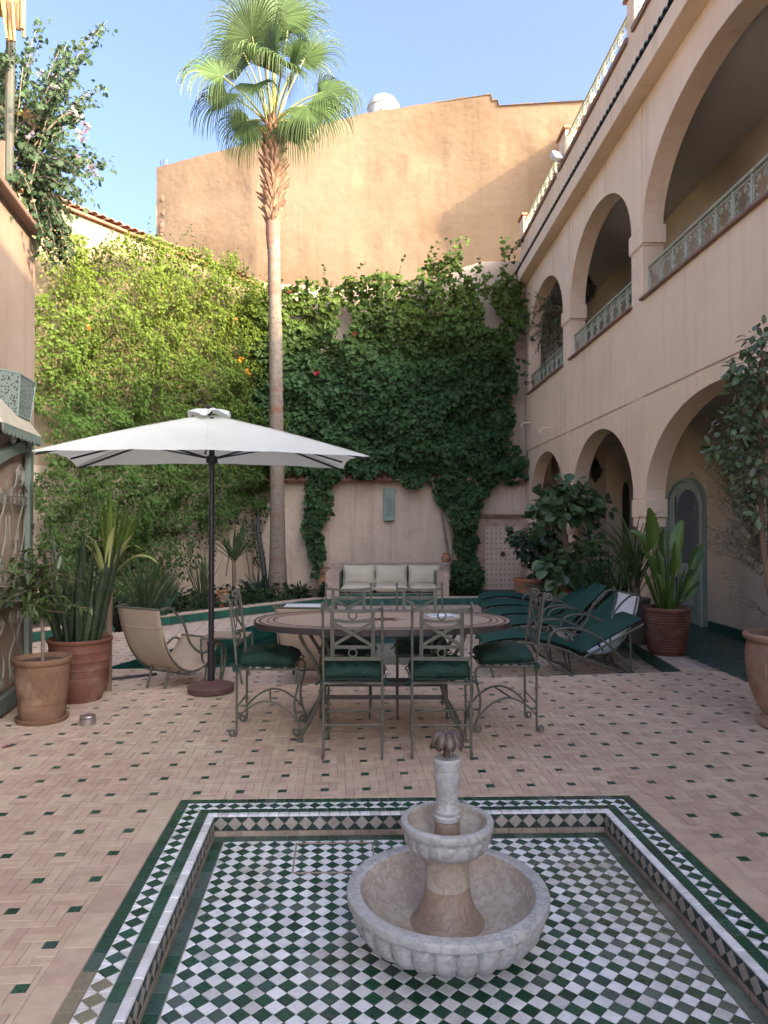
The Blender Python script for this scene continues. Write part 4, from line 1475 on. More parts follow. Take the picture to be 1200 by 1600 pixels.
rr = random.Random(12)
for i in range(9):
    p = at(-8 + i * 5, -30, 5.6 + rr.uniform(-.1, .1)); e = at(4 + i * 3.4 + rr.uniform(-3, 3), 52 + rr.uniform(-16, 9), 5.6 + rr.uniform(-.1, .1))
    MB().tube([p, (p + e) / 2 + Vector((0, 0, .01)), e], rr.uniform(.010, .017), 6).build('cane', M['reed'], gh)

MB().prism([tuple((g0 - gn * .02 + gd * .25).xy), tuple((g0 - gn * .02 + gd * 3).xy), tuple((g0 - gn * 2.4 + gd * 3).xy), tuple((g0 - gn * 2.4 + gd * .25).xy)], 5.70, 5.76).build('pergola_roof', M['reed'], gh, smooth=False, bevel=.01)
for sx_ in (.35, 2.7):
    c_ = g0 - gn * 2.2 + gd * sx_
    MB().span((c_.x - .05, c_.y - .05, 3.931), (c_.x + .05, c_.y + .05, 5.699)).build('pergola_post', M['wood'], gh, smooth=False, bevel=.008)
c_ = g0 - gn * .16 + gd * 2.7
MB().span((c_.x - .05, c_.y - .05, 3.986), (c_.x + .05, c_.y + .05, 5.699)).build('pergola_post', M['wood'], gh, smooth=False, bevel=.008)

# the open gate of sage iron
gt = thing('iron_gate', 'open sage iron gate with wrought scrolls beside the terracotta pots', 'gate', (-2.95, 5.96, 0))
g = Vector((.193, -1, 0)).normalized()
gN = Vector((1, .193, 0)).normalized()
G0 = Vector((-2.975, 5.98, 0))


def gp(s, h, o=0.0): return G0 + g * s + gN * o + Vector((0, 0, h))


GWID = 1.25


def gtop(s): return 2.13 - .16 * (s / .8) ** 1.7


def bar(s0, s1, h0, h1, name, th=.045):
    b = MB()
    vs = [gp(s, h, o) for o in (-th / 2, th / 2) for s, h in ((s0, h0), (s1, h0), (s1, h1), (s0, h1))]
    b.add(vs, [(3, 2, 1, 0), (4, 5, 6, 7), (0, 1, 5, 4), (1, 2, 6, 5), (2, 3, 7, 6), (3, 0, 4, 7)])
    return b.build(name, M['gate'], gt, smooth=False, bevel=.006)


bar(0, .10, .03, 2.05, 'stile')
bar(GWID, GWID + .10, .03, 1.75, 'stile')
bar(.1005, GWID - .001, .03, .16, 'rail')
bar(.1005, GWID - .001, .82, .93, 'rail')
b = MB()
N_ = 16
vs = []
for o in (-.0235, .0235):
    for i in range(N_ + 1):
        s = (GWID + .1) * i / N_
        vs += [gp(s, gtop(s) - .09, o), gp(s, gtop(s), o)]
k = 2 * (N_ + 1)
fs = []
for i in range(N_):
    a = 2 * i
    fs += [(a + 1, a, a + 2, a + 3), (k + a, k + a + 1, k + a + 3, k + a + 2), (a, k + a, k + a + 2, a + 2), (a + 1, a + 3, k + a + 3, k + a + 1)]
fs += [(0, 1, k + 1, k), (2 * N_, k + 2 * N_, k + 2 * N_ + 1, 2 * N_ + 1)]
b.add(vs, fs).build('arched_rail', M['gate'], gt, smooth=False, bevel=.005)
r = .0052
Zv = Vector((0, 0, 1))
MB().tube([gp(.1, 1.66), gp(GWID, 1.66)], .006, 5).tube([gp(.1, 1.60), gp(GWID, 1.60)], .006, 5).build('cross_bar', M['gate_scroll'], gt)
r = .0062
for c in (.36, .80, 1.10):
    for s in (-1, 1):
        if c > 1 and s > 0: continue
        q = MB()
        q.tube(curve([gp(c + s * .012, 1.33), gp(c + s * .04, 1.45), gp(c + s * .135, 1.57), gp(c + s * .170, 1.66)], 14), r, 6)
        q.tube(curve([gp(c + s * .012, 1.33), gp(c + s * .05, 1.23), gp(c + s * .175, 1.11), gp(c + s * .165, .99), gp(c + s * .085, .945)], 18), r, 6)
        q.tube(spiral(gp(c + s * .092, 1.655), .078, .016, 0, 1.9 * s, 34, g * s, Zv), r * .9, 6)
        q.tube(spiral(gp(c + s * .085, 1.005), .062, .014, -PI / 2, 1.8 * s, 30, g * s, Zv), r * .9, 6)
        q.tube(curve([gp(c + s * .01, 1.10), gp(c + s * .06, 1.16), gp(c + s * .165, 1.33), gp(c + s * .185, 1.50)], 14), r * .9, 6)
        q.build('scroll', M['gate_scroll'], gt)
        q = MB()
        q.tube(curve([gp(c + s * .01, .19), gp(c + s * .13, .29), gp(c + s * .15, .43), gp(c + s * .03, .56), gp(c + s * .165, .70)], 20), r, 6)
        q.tube(spiral(gp(c + s * .092, .705), .070, .015, 0, 1.8 * s, 30, g * s, Zv), r * .9, 6)
        q.tube(spiral(gp(c + s * .085, .265), .062, .014, PI / 2, -1.7 * s, 28, g * s, Zv), r * .9, 6)
        q.build('scroll', M['gate_scroll'], gt)
    MB().box(gp(c, 1.33), (.035, .02, .03)).build('collar', M['gate_scroll'], gt, smooth=False)
for i in range(2):
    c = .28 + i * .62
    for s in (1, -1):
        if i == 1 and s == -1: continue
        q = MB().tube(spiral(gp(c, 1.84), .105, .022, PI * .9, 2.1, 34, g * s, Zv), r, 5)
        q.tube(curve([gp(c + .1 * s, 1.84), gp(c + s * .13, 1.74), gp(c + s * .3, 1.68), gp(c + s * .34, 1.78)], 12), r, 5)
        q.build('scroll', M['gate_scroll'], gt)
MB().box(gp(.05, 1.42, .03), (.02, .02, .05)).box(gp(.05, 1.36, .03), (.014, .014, .02)).build('latch', M['dark_iron'], gt, smooth=False)

# pierced wall lamp and the small scalloped hood under it
wl = thing('wall_lamp', 'pierced sage metal wall lamp fixed on the pink gatehouse', 'lamp', g0 + gd * .75 + Vector((0, 0, 2.6)))
b = MB()
c0 = g0 + gd * .52


def lampring(h, w, o): return [c0 + gd * (-w + .0) + Vector((0, 0, h)), c0 + gd * (-w * .45) + gn * o + Vector((0, 0, h)), c0 + gd * (w * .9) + gn * o + Vector((0, 0, h)), c0 + gd * (w * 1.45) + Vector((0, 0, h))]


r0, r1 = lampring(2.29, .23, .09), lampring(2.60, .30, .12)
b.add(r0 + r1, [(0, 1, 5, 4), (1, 2, 6, 5), (2, 3, 7, 6), (4, 5, 6, 7), (3, 2, 1, 0)])
b.build('lamp_shade', M['pierced'], wl, smooth=False)
q = MB()
for a, c in ((r0, r1),):
    for i in range(4): q.tube([a[i], c[i]], .007, 5)
    q.tube(a, .007, 5); q.tube(c, .007, 5)
q.build('lamp_frame', M['green_paint'], wl)
hd = thing('door_hood', 'small cream hood with a scalloped dark edge above the iron gate', 'hood', g0 + gd * .9 + Vector((0, 0, 2.2)))
hs0, hs1 = .34, 1.25
A = g0 + gd * hs0; B_ = g0 + gd * hs1
hz0, hz1, ho = 2.16, 2.38, .16
b = MB()
vs = [A + gn * ho + Vector((0, 0, hz0)), B_ + gn * ho + Vector((0, 0, hz0)), B_ + gd * -.12 + gn * .02 + Vector((0, 0, hz1)), A + gd * .2 + gn * .02 + Vector((0, 0, hz1)), A + gn * .003 + Vector((0, 0, hz0)), B_ + gn * .003 + Vector((0, 0, hz0))]
b.add(vs, [(0, 1, 2, 3), (0, 3, 4), (5, 4, 0, 1)][:2] + [(1, 0, 4, 5), (2, 1, 5), (4, 3, 2, 5)])
b.build('hood_roof', mk('hood_paint', (0.40, 0.365, 0.27), 0.7, (0.33, 0.30, 0.22), 8), hd, smooth=False)
b = MB()


def valance(p, q, nrm, n):
    e = (q - p) / n
    for i in range(n):
        a = p + e * i
        pts = [a + Vector((0, 0, 0)), a + e, a + e + Vector((0, 0, -.04))] + [a + e * (.5 + .5 * math.cos(PI * k / 6)) + Vector((0, 0, -.04 - .035 * math.sin(PI * k / 6))) for k in range(1, 6)] + [a + Vector((0, 0, -.04))]
        m = len(pts)
        b.add(pts + [x - nrm * .012 for x in pts], [tuple(range(m)), tuple(range(2 * m - 1, m - 1, -1))] + [(i_, m + i_, m + (i_ + 1) % m, (i_ + 1) % m) for i_ in range(m)])


valance(vs[0] + Vector((0, 0, -.002)), vs[1] + Vector((0, 0, -.002)), gn, 11)
valance(vs[4] + gn * .012 + Vector((0, 0, -.002)), vs[0] + Vector((0, 0, -.002)) - gn * .004, -gd, 3)
b.build('valance', M['gate'], hd, smooth=False)
for s in (.46, .86):
    c = g0 + gd * s + gn * .10
    MB().lathe([(.004, -.085), (.022, -.07), (.028, -.02), (.03, .0)], (c.x, c.y, hz0 - .03), 8).build('drop', M['gate'], hd)

# ------------------------------------------------------------------ marble fountain
FX, FY = 0.2295, 2.60
fo = thing('marble_fountain', 'two tiered grey marble fountain with a bronze flower spout', 'fountain', (FX, FY, BZ))
NL = 28


def lobes(amp, lo, hi, n):
    def f(i, a):
        if i < lo or i > hi: return 1.0
        return 1.0 - amp * (1 - abs(math.sin(n * a / 2)) ** .55)
    return f


prof = [(.15, -.100), (.152, -.050), (.20, -.040), (.272, -.022), (.318, .002), (.340, .032), (.349, .060), (.350, .078), (.343, .087), (.338, .091), (.340, .098), (.357, .100), (.364, .104), (.365, .123), (.362, .129), (.357, .1312), (.320, .1312), (.313, .127)]
MB().lathe(prof, (FX, FY, 0), 224, lob=lobes(.055, 2, 7, NL), cap='b').build('lower_bowl', M['marble'], fo, ang=30)
MB().lathe([(.3135, .1275), (.309, .118), (.300, .095), (.265, .045), (.20, .010), (.10, .004), (.05, .004)], (FX, FY, 0), 96, cap=False).build('bowl_lining', M['marble_stain'], fo, ang=60)
MB().lathe([(.138, .002), (.126, .016), (.106, .045), (.091, .085), (.083, .115), (.080, .140)], (FX, FY, 0), 64, cap=False).build('flared_foot', M['marble_brown'], fo)
MB().lathe([(.080, .140), (.079, .17), (.081, .262)], (FX, FY, 0), 64, cap=False).build('pedestal', M['marble_stain'], fo)
prof = [(.076, .252), (.105, .260), (.138, .276), (.155, .300), (.159, .325), (.154, .333), (.155, .341), (.165, .346), (.168, .351), (.169, .366), (.167, .373), (.160, .3765), (.146, .3765), (.142, .373)]
MB().lathe(prof, (FX, FY, 0), 128, lob=lobes(.07, 1, 4, 18), cap='b').build('upper_bowl', M['marble'], fo, ang=30)
MB().lathe([(.1425, .3735), (.140, .366), (.130, .335), (.095, .297), (.045, .284)], (FX, FY, 0), 64, cap=False).build('bowl_lining', M['marble_stain'], fo, ang=60)
MB().lathe([(.047, .284), (.046, .372)], (FX, FY, 0), 32).build('pedestal', M['marble_brown'], fo)
MB().lathe([(.044, .372), (.049, .376), (.050, .390), (.045, .397), (.048, .405), (.047, .412), (.040, .425), (.039, .455), (.044, .49), (.048, .52), (.048, .545), (.045, .557), (.050, .560), (.051, .590), (.046, .597), (.012, .598)], (FX, FY, 0), 48).build('baluster', M['marble'], fo)
MB().lathe([(.013, .596), (.013, .618), (.016, .622), (.012, .63), (.012, .672)], (FX, FY, 0), 14).build('stalk', M['bronze'], fo)
for i in range(8):
    a = 2 * PI * (i + .2) / 8
    rd = Vector((math.cos(a), math.sin(a), 0)); tn = Vector((-math.sin(a), math.cos(a), 0))
    vs, fs = [], []
    prf = [(.010, .686, .008), (.026, .691, .0125), (.042, .685, .019), (.054, .669, .0225), (.061, .650, .019), (.064, .636, .005)]
    for r_, h, w in prf:
        for k, (q, dz) in enumerate(((-1, -.006), (0, .003), (1, -.006))):
            p = rd * (r_ - (.004 if q else 0)) + tn * (w * q) + Vector((FX, FY, h + dz))
            vs.append(p)
    for k in range(len(prf) - 1):
        for q in range(2):
            fs.append((k * 3 + q, k * 3 + 3 + q, k * 3 + 4 + q, k * 3 + 1 + q))
    pt = MB().add(vs, fs).build('petal', M['bronze'], fo, ang=80)
    sd = pt.modifiers.new('thickness', 'SOLIDIFY'); sd.thickness = .0022
MB().lathe([(.012, .672), (.020, .680), (.019, .686), (.011, .688), (.010, .683), (.004, .683)], (FX, FY, 0), 16).build('nozzle', M['bronze'], fo)

# ------------------------------------------------------------------ dining chairs
X_, Y_, Z_ = Vector((1, 0, 0)), Vector((0, 1, 0)), Vector((0, 0, 1))


def make_chair(label):
    t = thing('dining_chair', label, 'chair', (0, 0, 0), 0, 'iron dining chairs around the mosaic table')
    R = .0085
    w = .182
    for s in (-1, 1):
        b = MB()
        b.tube([(s * w, 0, .455), (s * w, .0, .03), (s * w, -.006, .014)], R, 8)
        b.tube(spiral((s * w, -.026, .028), .026, .008, 0 if False else -.5, -1.15, 18, Y_, Z_), R * .9, 7)
        b.build('leg', M['iron'], t)
        b = MB()
        b.tube(curve([(s * w, .36, .458), (s * w, .40, .452), (s * w, .425, .42), (s * w, .415, .34), (s * w, .392, .24), (s * w, .40, .14), (s * w, .43, .05), (s * w, .432, .02)], 24), R, 8)
        b.tube(spiral((s * w, .408, .030), .026, .008, -.3, -1.2, 18, Y_, Z_), R * .9, 7)
        b.build('leg', M['iron'], t)
        b = MB()
        arc = [(s * w, .0 + .40 * i / 14, .115 + .125 * math.sin(PI * i / 14) ** .85) for i in range(15)]
        b.tube(arc, R * .85, 7, flat=(1, 1)).build('arched_stretcher', M['iron'], t)
        b = MB()
        b.tube(curve([(s * w, 0, .45), (s * w, -.012, .60), (s * w, -.035, .78), (s * w, -.048, .90), (s * w, -.060, .938)], 16), R * .95, 8)
        b.tube(spiral((s * w, -.086, .930), .030, .009, .15, 1.25, 20, Y_, Z_), R * .85, 7)
        b.ball((s * w, -.058, .955), .010, 8, 6, (1, 1, 1.5))
        b.build('back_post', M['iron'], t)
    MB().tube([(-w, .17, .235), (w, .23, .235)], R * .7, 6).build('cross_strut', M['iron'], t)
    MB().tube([(-w, .0, .20), (w, .0, .20)], R * .7, 6).build('back_stretcher', M['iron'], t)
    b = MB()
    b.tube([(-w, 0, .455), (-w, .385, .455), (w, .385, .455), (w, 0, .455)], R * .9, 7, closed=True)
    b.build('seat_frame', M['iron'], t)
    for i in range(6):
        y = .04 + i * .065
        MB().box((0, y, .458), (2 * w - .012, .022, .005)).build('seat_slat', M['iron'], t, smooth=False)

    def by(h): return -.012 - .040 * max(0, (h - .60) / .34) if h > .6 else -.012 * (h - .45) / .15
    def flat(pts, wd, th=.0045, up=None):
        q = MB()
        pts = [Vector(p) for p in pts]
        vs = []
        for i, p in enumerate(pts):
            d = (pts[min(i + 1, len(pts) - 1)] - pts[max(i - 1, 0)]).normalized()
            n = d.cross(Y_).normalized()
            for a, c in ((-1, -1), (1, -1), (1, 1), (-1, 1)):
                vs.append(p + n * (wd / 2 * a) + Y_ * (th / 2 * c))
        fs = [(3, 2, 1, 0), tuple(len(vs) - 4 + k for k in range(4))]
        for i in range(len(pts) - 1):
            for k in range(4):
                fs.append((i * 4 + k, i * 4 + (k + 1) % 4, i * 4 + 4 + (k + 1) % 4, i * 4 + 4 + k))
        return q.add(vs, fs)
    top, low, sub, slat = .920, .612, .684, .852
    x1 = .125
    flat([(-w + 2 * w * i / 10, by(top), top - .012 * math.sin(PI * i / 10)) for i in range(11)], .022).build('back_rail', M['iron'], t, smooth=False)
    flat([(-w, by(low), low), (w, by(low), low)], .024).build('back_rail', M['iron'], t, smooth=False)
    flat([(-x1, by(sub) + .006, sub), (x1, by(sub) + .006, sub)], .020).build('back_rail', M['iron'], t, smooth=False)
    flat([(-x1 + 2 * x1 * i / 8, by(slat) + .006, slat - .010 * math.sin(PI * i / 8)) for i in range(9)], .020).build('back_rail', M['iron'], t, smooth=False)
    for s in (-1, 1):
        flat([(s * x1, by(low) + .003, low), (s * x1, by(.7) + .003, .7), (s * x1, by(top) + .003, top - .008)], .024).build('back_splat', M['iron'], t, smooth=False)
        flat([(-s * x1, by(sub) + .004 * s, sub + .008), (0, by(.768) + .004 * s, .768), (s * x1, by(slat) + .004 * s, slat - .012)], .020).build('cross_brace', M['iron'], t, smooth=False)
    for h in ((top + slat) / 2 - .004, (low + sub) / 2):
        MB().tube([(math.cos(a) * .0245, by(h) + .002, h + math.sin(a) * .0245) for a in [2 * PI * i / 20 for i in range(20)]], .0055, 6, closed=True).build('ring', M['iron'], t)
    return t


CH = []
chair_spec = [((-.193, 4.41), 0, 'iron dining chair with its back to the fountain, on the parasol side'),
              ((.356, 4.41), 0, 'iron dining chair with its back to the fountain, directly beyond the bronze spout'),
              ((-.285, 5.68), PI, 'iron dining chair across the mosaic table, on the parasol side'),
              ((.285, 5.68), PI, 'iron dining chair across the mosaic table, on the lounger side'),
              ((-1.0, 5.02), -PI / 2, 'iron dining chair at the table end next to the parasol pole'),
              ((1.052, 5.12), PI / 2, 'iron dining chair at the table end next to the nearest lounger')]
ch0 = None
for i, ((x, y), rz, lab) in enumerate(chair_spec):
    if ch0 is None:
        ch0 = make_chair(lab)
        CH.append(ch0)
    else:
        CH.append(dup(ch0, (x, y, 0), rz + random.uniform(-.03, .03), lab))
ch0.location = (chair_spec[0][0][0], chair_spec[0][0][1], 0)


def make_cushion(label, seed):
    r = np.random.default_rng(seed)
    t = thing('seat_cushion', label, 'cushion', (0, 0, 0), 0, 'green seat cushions on the dining chairs')
    n = 22
    vs, fs = [], []
    w, d, th = .200, .197, .112
    for side in (1, -1):
        for i in range(n + 1):
            for j in range(n + 1):
                u, v = 2 * i / n - 1, 2 * j / n - 1
                e = ((1 - abs(u) ** 4) * (1 - abs(v) ** 4)) ** .42
                q = 1 - .05 * (1 - abs(v)) * abs(u) ** 3
                p = np.array([[u * 3 + 9 * seed, v * 3, side * 2.0]])
                z = side * (th / 2) * e * (1.0 + .55 * (vnoise(p, seed)[0] - .5) + .22 * (vnoise(p * 2.3, seed + 3)[0] - .5)) - (.022 * abs(u * v) ** 2)
                tuft = math.exp(-((abs(u) - .42) ** 2 + (abs(v) - .42) ** 2) / .012) * .018 * side
                vs.append((u * w * (1 - .05 * abs(v) ** 3), .205 + v * d * (1 - .05 * abs(u) ** 3), .520 + z - tuft))
    N = n + 1
    for k in range(2):
        for i in range(n):
            for j in range(n):
                a = k * N * N + i * N + j
                f = (a, a + N, a + N + 1, a + 1)
                fs.append(f if k == 0 else f[::-1])
    b = MB().add(vs, fs)
    me = b.mesh('cushion_body')
    bm = bmesh.new(); bm.from_mesh(me); bmesh.ops.remove_doubles(bm, verts=bm.verts, dist=.0012); bm.to_mesh(me); bm.free()
    me.materials.append(M['cushion'])
    me.polygons.foreach_set('use_smooth', [True] * len(me.polygons))
    link('cushion_body', me, t)
    ed = [(u * w * .985, .205 + v * d * .985, .502 - .02) for u, v in [(-1, -1), (-.5, -1.01), (0, -1.01), (.5, -1.01), (1, -1), (1.01, 0), (1, 1), (0, 1.01), (-1, 1), (-1.01, 0)]]
    MB().tube(curve(ed + [ed[0]], 60), .0045, 5).build('piping', M['cushion'], t)
    q = MB()
    for s in (-1, 1):
        q.tube(curve([(s * .17, .02, .49), (s * .195, -.006, .475), (s * .215, .0, .46), (s * (.23), .01, .452 - .0)], 10), .008, 5, flat=(1.4, .4))
        q.tube(curve([(s * .17, .02, .488), (s * .20, .012, .474), (s * .225, .03, .447)], 8), .007, 5, flat=(1.4, .4))
    q.build('tie', M['cushion'], t)
    return t


cl = ['front', '']
cu_labels = ['dark green seat cushion on the parasol-side chair backing the fountain',
             'dark green seat cushion on the chair directly beyond the bronze spout',
             'dark green cushion on the chair across the table, parasol side',
             'dark green cushion on the chair across the table, lounger side',
             'dark green cushion on the chair at the parasol end of the table',
             'dark green cushion on the table end chair by the nearest lounger']
protos = None
for i, ((x, y), rz, _) in enumerate(chair_spec):
    c = make_cushion(cu_labels[i], i + 2)
    c.location = (x, y, 0); c.rotation_euler = (0, 0, rz + random.uniform(-.06, .06))

# ------------------------------------------------------------------ mosaic table
TX, TY, TZ = -.01, 4.95, .78
tb = thing('mosaic_table', 'oval mosaic dining table with a dark rim and curved iron legs', 'table', (TX, TY, 0))
TA, TB_ = .885, .53


def oval(a, b, n=96, p=2.35):
    out = []
    for i in range(n):
        t = 2 * PI * i / n
        c, s = math.cos(t), math.sin(t)
        out.append((TX + a * math.copysign(abs(c) ** (2 / p), c), TY + b * math.copysign(abs(s) ** (2 / p), s)))
    return out


def mat_mosaic():
    m = mk('mosaic_stone', (0.43, 0.35, 0.27), 0.45, (0.30, 0.235, 0.18), 30, bump=.15, bscale=120)
    nt = m.node_tree; N, L = nt.nodes, nt.links
    geo = N.new('ShaderNodeNewGeometry')
    mp = N.new('ShaderNodeMapping'); mp.inputs['Rotation'].default_value = (0, 0, .75); mp.inputs['Scale'].default_value = (1, 1, 1)
    L.new(geo.outputs['Position'], mp.inputs[0])
    br = N.new('ShaderNodeTexBrick'); br.inputs['Scale'].default_value = 26; br.inputs['Mortar Size'].default_value = .03
    br.inputs['Color1'].default_value = (0.50, 0.40, 0.31, 1); br.inputs['Color2'].default_value = (0.36, 0.27, 0.21, 1); br.inputs['Mortar'].default_value = (0.22, 0.17, 0.14, 1)
    L.new(mp.outputs[0], br.inputs['Vector']); L.new(br.outputs['Color'], N['Principled BSDF'].inputs['Base Color'])
    return m


MOS = mat_mosaic()
MB().prism(oval(TA - .012, TB_ - .012), TZ - .03, TZ).build('tabletop', MOS, tb, smooth=False)
DR = mk('dark_red_inlay', (0.10, 0.035, 0.035), 0.4, (0.07, 0.028, 0.03), 30)


def ring(a0, b0, wd, h0, h1, name, mat):
    o, i_ = oval(a0, b0), oval(a0 - wd, b0 - wd)
    n = len(o)
    vs = [(p[0], p[1], h1) for p in o] + [(p[0], p[1], h1) for p in i_] + [(p[0], p[1], h0) for p in o] + [(p[0], p[1], h0) for p in i_]
    fs = []
    for k in range(n):
        j = (k + 1) % n
        fs += [(k, j, n + j, n + k), (2 * n + k, 2 * n + j, j, k), (n + k, n + j, 3 * n + j, 3 * n + k), (3 * n + k, 3 * n + j, 2 * n + j, 2 * n + k)]
    return MB().add(vs, fs).build(name, mat, tb, smooth=False)


ring(TA, TB_, .0118, TZ - .034, TZ + .003, 'rim', M['dark_iron'])
ring(TA - .03, TB_ - .03, .020, TZ - .001, TZ + .0012, 'inlay_ring', DR)
ring(TA - .085, TB_ - .085, .012, TZ - .001, TZ + .0012, 'inlay_ring', DR)
ring(TA - .125, TB_ - .125, .016, TZ - .001, TZ + .0012, 'inlay_ring', DR)
st8 = []
for i in range(16):
    r_ = .16 if i % 2 == 0 else .07
    st8.append((TX + .0 + r_ * math.cos(2 * PI * i / 16), TY + r_ * .8 * math.sin(2 * PI * i / 16)))
MB().prism(st8, TZ - .001, TZ + .0011).build('inlay_star', DR, tb, smooth=False)
for sx in (-1, 1):
    for sy in (-1, 1):
        pts = [(TX + sx * .555, TY + sy * .20, TZ - .035), (TX + sx * .535, TY + sy * .20, .66), (TX + sx * .44, TY + sy * .205, .50), (TX + sx * .405, TY + sy * .21, .36), (TX + sx * .45, TY + sy * .215, .20), (TX + sx * .53, TY + sy * .22, .06), (TX + sx * .545, TY + sy * .22, 0.012)]
        b = MB().tube(curve(pts, 30), .017, 8, flat=(1, .75))
        b.lathe([(.026, 0), (.024, .014), (.016, .018)], (TX + sx * .545, TY + sy * .22, 0), 10)
        b.build('leg', M['iron'], tb)
        pts = [(TX + sx * .44, TY + sy * .19, TZ - .035), (TX + sx * .36, TY + sy * .195, .60), (TX + sx * .37, TY + sy * .20, .45), (TX + sx * .41, TY + sy * .205, .38)]
        MB().tube(curve(pts, 16), .013, 8).build('leg_brace', M['iron'], tb)
    MB().tube([(TX + sx * .415, TY - .21, .33), (TX + sx * .415, TY + .21, .33)], .012, 8).build('cross_rail', M['iron'], tb)
for y, h in ((-.07, .345), (.07, .345), (-.205, .29), (.205, .29)):
    MB().box((TX, TY + y, h), (.84 if abs(y) > .1 else .83, .008, .028)).build('stretcher', M['dark_iron'], tb, smooth=False)
b = MB()
b.box((TX, TY, TZ - .042), (1.3, .03, .014)).box((TX - .5, TY, TZ - .042), (.03, .5, .0138)).box((TX + .5, TY, TZ - .042), (.03, .5, .0138))
b.build('under_frame', M['iron'], tb, smooth=False)
bro = thing('brochure', 'folded blue and white brochure lying on the mosaic tabletop', 'brochure', (.42, 5.12, TZ))
MB().box((.415, 5.12, TZ + .004), (.21, .135, .004), .25).build('sheet', M['paper'], bro, smooth=False)
MB().box((.43, 5.125, TZ + .009), (.10, .12, .004), .15).build('sheet', mk('white_paper', (.7, .72, .74), .5), bro, smooth=False)

# ------------------------------------------------------------------ parasol
UX, UY = -1.485, 6.12
um = thing('parasol', 'cream rectangular garden parasol on a black pole with round maroon base', 'umbrella', (UX, UY, 0))
MB().lathe([(.17, 0.0), (.195, .012), (.198, .05), (.185, .066), (.15, .072), (.12, .085), (.055, .092), (.04, .10)], (UX, UY, 0), 48).build('base', M['maroon'], um)
MB().lathe([(.031, .09), (.031, .40), (.036, .405), (.036, .43), (.028, .435)], (UX, UY, 0), 18).tube([(UX, UY, .4), (UX, UY, 2.36)], .024, 14).build('pole', M['pole'], um)
MB().lathe([(.034, 1.96), (.05, 1.97), (.05, 2.02), (.034, 2.03)], (UX, UY, 0), 14).build('runner', M['pole'], um)
apex = Vector((UX, UY, 2.40))
cor = [Vector((-2.66, 5.36, 1.99)), Vector((-.12, 5.64, 1.975)), Vector((-.40, 7.02, 1.985)), Vector((-2.92, 6.74, 1.985))]
ctr = sum(cor, Vector()) / 4
apex = Vector((UX - .03, UY + .03, 2.385))
vs, fs = [], []
NS, NR = 14, 12
for k in range(4):
    a, c = cor[k], cor[(k + 1) % 4]
    base = len(vs)
    for r in range(NR + 1):
        f = r / NR
        for i in range(NS + 1):
            u = i / NS
            e = a.lerp(c, u)
            sagm = .10 * (4 * u * (1 - u))                  # the hem hangs in a shallow curve between the ribs
            inw = (ctr - e); inw.z = 0
            e = e + inw * (.035 * 4 * u * (1 - u)) + Vector((0, 0, .035 * 4 * u * (1 - u)))
            p = apex.lerp(e, f)
            p.z += .016 * math.sin(PI * f) * (1 - .9 * 4 * u * (1 - u)) - .026 * math.sin(PI * f) * 4 * u * (1 - u)
            p.z += .004 * math.sin(9 * u * PI + k) * f * f
            vs.append(p)
    for r in range(NR):
        for i in range(NS):
            q = base + r * (NS + 1) + i
            fs.append((q, q + NS + 1, q + NS + 2, q + 1))
me_b = MB().add(vs, fs)
cv = me_b.build('canopy', M['parasol'], um, ang=14)
bm = bmesh.new(); bm.from_mesh(cv.data); bmesh.ops.remove_doubles(bm, verts=bm.verts, dist=1e-4); bm.to_mesh(cv.data); bm.free()
cv.data.set_sharp_from_angle(angle=math.radians(14))
vs, fs = [], []
vt = apex + Vector((0, 0, .045))
nv = 48
for r, (rad, dz) in enumerate(((0.02, .02), (.10, .006), (.17, -.030))):
    for i in range(nv):
        a = 2 * PI * i / nv
        q = 1 + (.10 * math.cos(4 * a + PI) if r else 0)
        dz2 = (.022 * math.sin(5 * a + .7) + .008 * math.sin(9 * a)) * (r / 2)
        vs.append(vt + Vector((math.cos(a) * rad * q * 1.12, math.sin(a) * rad * q * .72, dz + dz2 - .01)))
for r in range(2):
    for i in range(nv):
        j = (i + 1) % nv
        fs.append((r * nv + i, r * nv + nv + i, r * nv + nv + j, r * nv + j))
MB().add(vs, fs).build('vent_cap', M['parasol'], um, ang=80)
MB().lathe([(.012, 2.36), (.034, 2.445), (.036, 2.455), (.012, 2.468)], (apex.x, apex.y, 0), 14).build('finial', M['pole'], um)
for k in range(4):
    MB().tube([apex.lerp(cor[k], f) + Vector((0, 0, .016 * math.sin(PI * f) + .003)) for f in [i / 12 for i in range(13)]], .005, 5).build('seam', M['parasol'], um)
    e_ = (cor[k] + cor[(k + 1) % 4]) / 2
    iw = ctr - e_; iw.z = 0
    e_ = e_ + iw * .035 + Vector((0, 0, .035))
    MB().tube([apex.lerp(e_, f) + Vector((0, 0, .0016 * math.sin(PI * f) - .026 * math.sin(PI * f) + .002)) for f in [i / 12 for i in range(13)]], .004, 5).build('seam', M['parasol'], um)
hub = Vector((UX, UY, 2.315)); rn = Vector((UX, UY, 2.0))
for k in range(4):
    c = cor[k]
    e = hub.lerp(c, .985) - Vector((0, 0, .022))
    MB().tube([hub, hub.lerp(e, .5) + Vector((0, 0, .010)), e], .010, 6).build('rib', M['pole'], um)
    MB().tube([rn, hub.lerp(e, .48) + Vector((0, 0, -.004))], .008, 6).build('strut', M['pole'], um)
    m = (cor[k] + cor[(k + 1) % 4]) / 2
    inw = ctr - m; inw.z = 0
    e = hub.lerp(m + inw * .06 + Vector((0, 0, .03)), .97) - Vector((0, 0, .030))
    MB().tube([hub, e], .009, 6).build('rib', M['pole'], um)
    MB().tube([rn, hub.lerp(e, .46)], .007, 6).build('strut', M['pole'], um)
MB().tube(curve([rn + Vector((.04, -.02, 0)), rn + Vector((.09, -.04, -.12)), rn + Vector((.06, -.03, -.20))], 10), .006, 5).build('crank_handle', M['pole'], um)

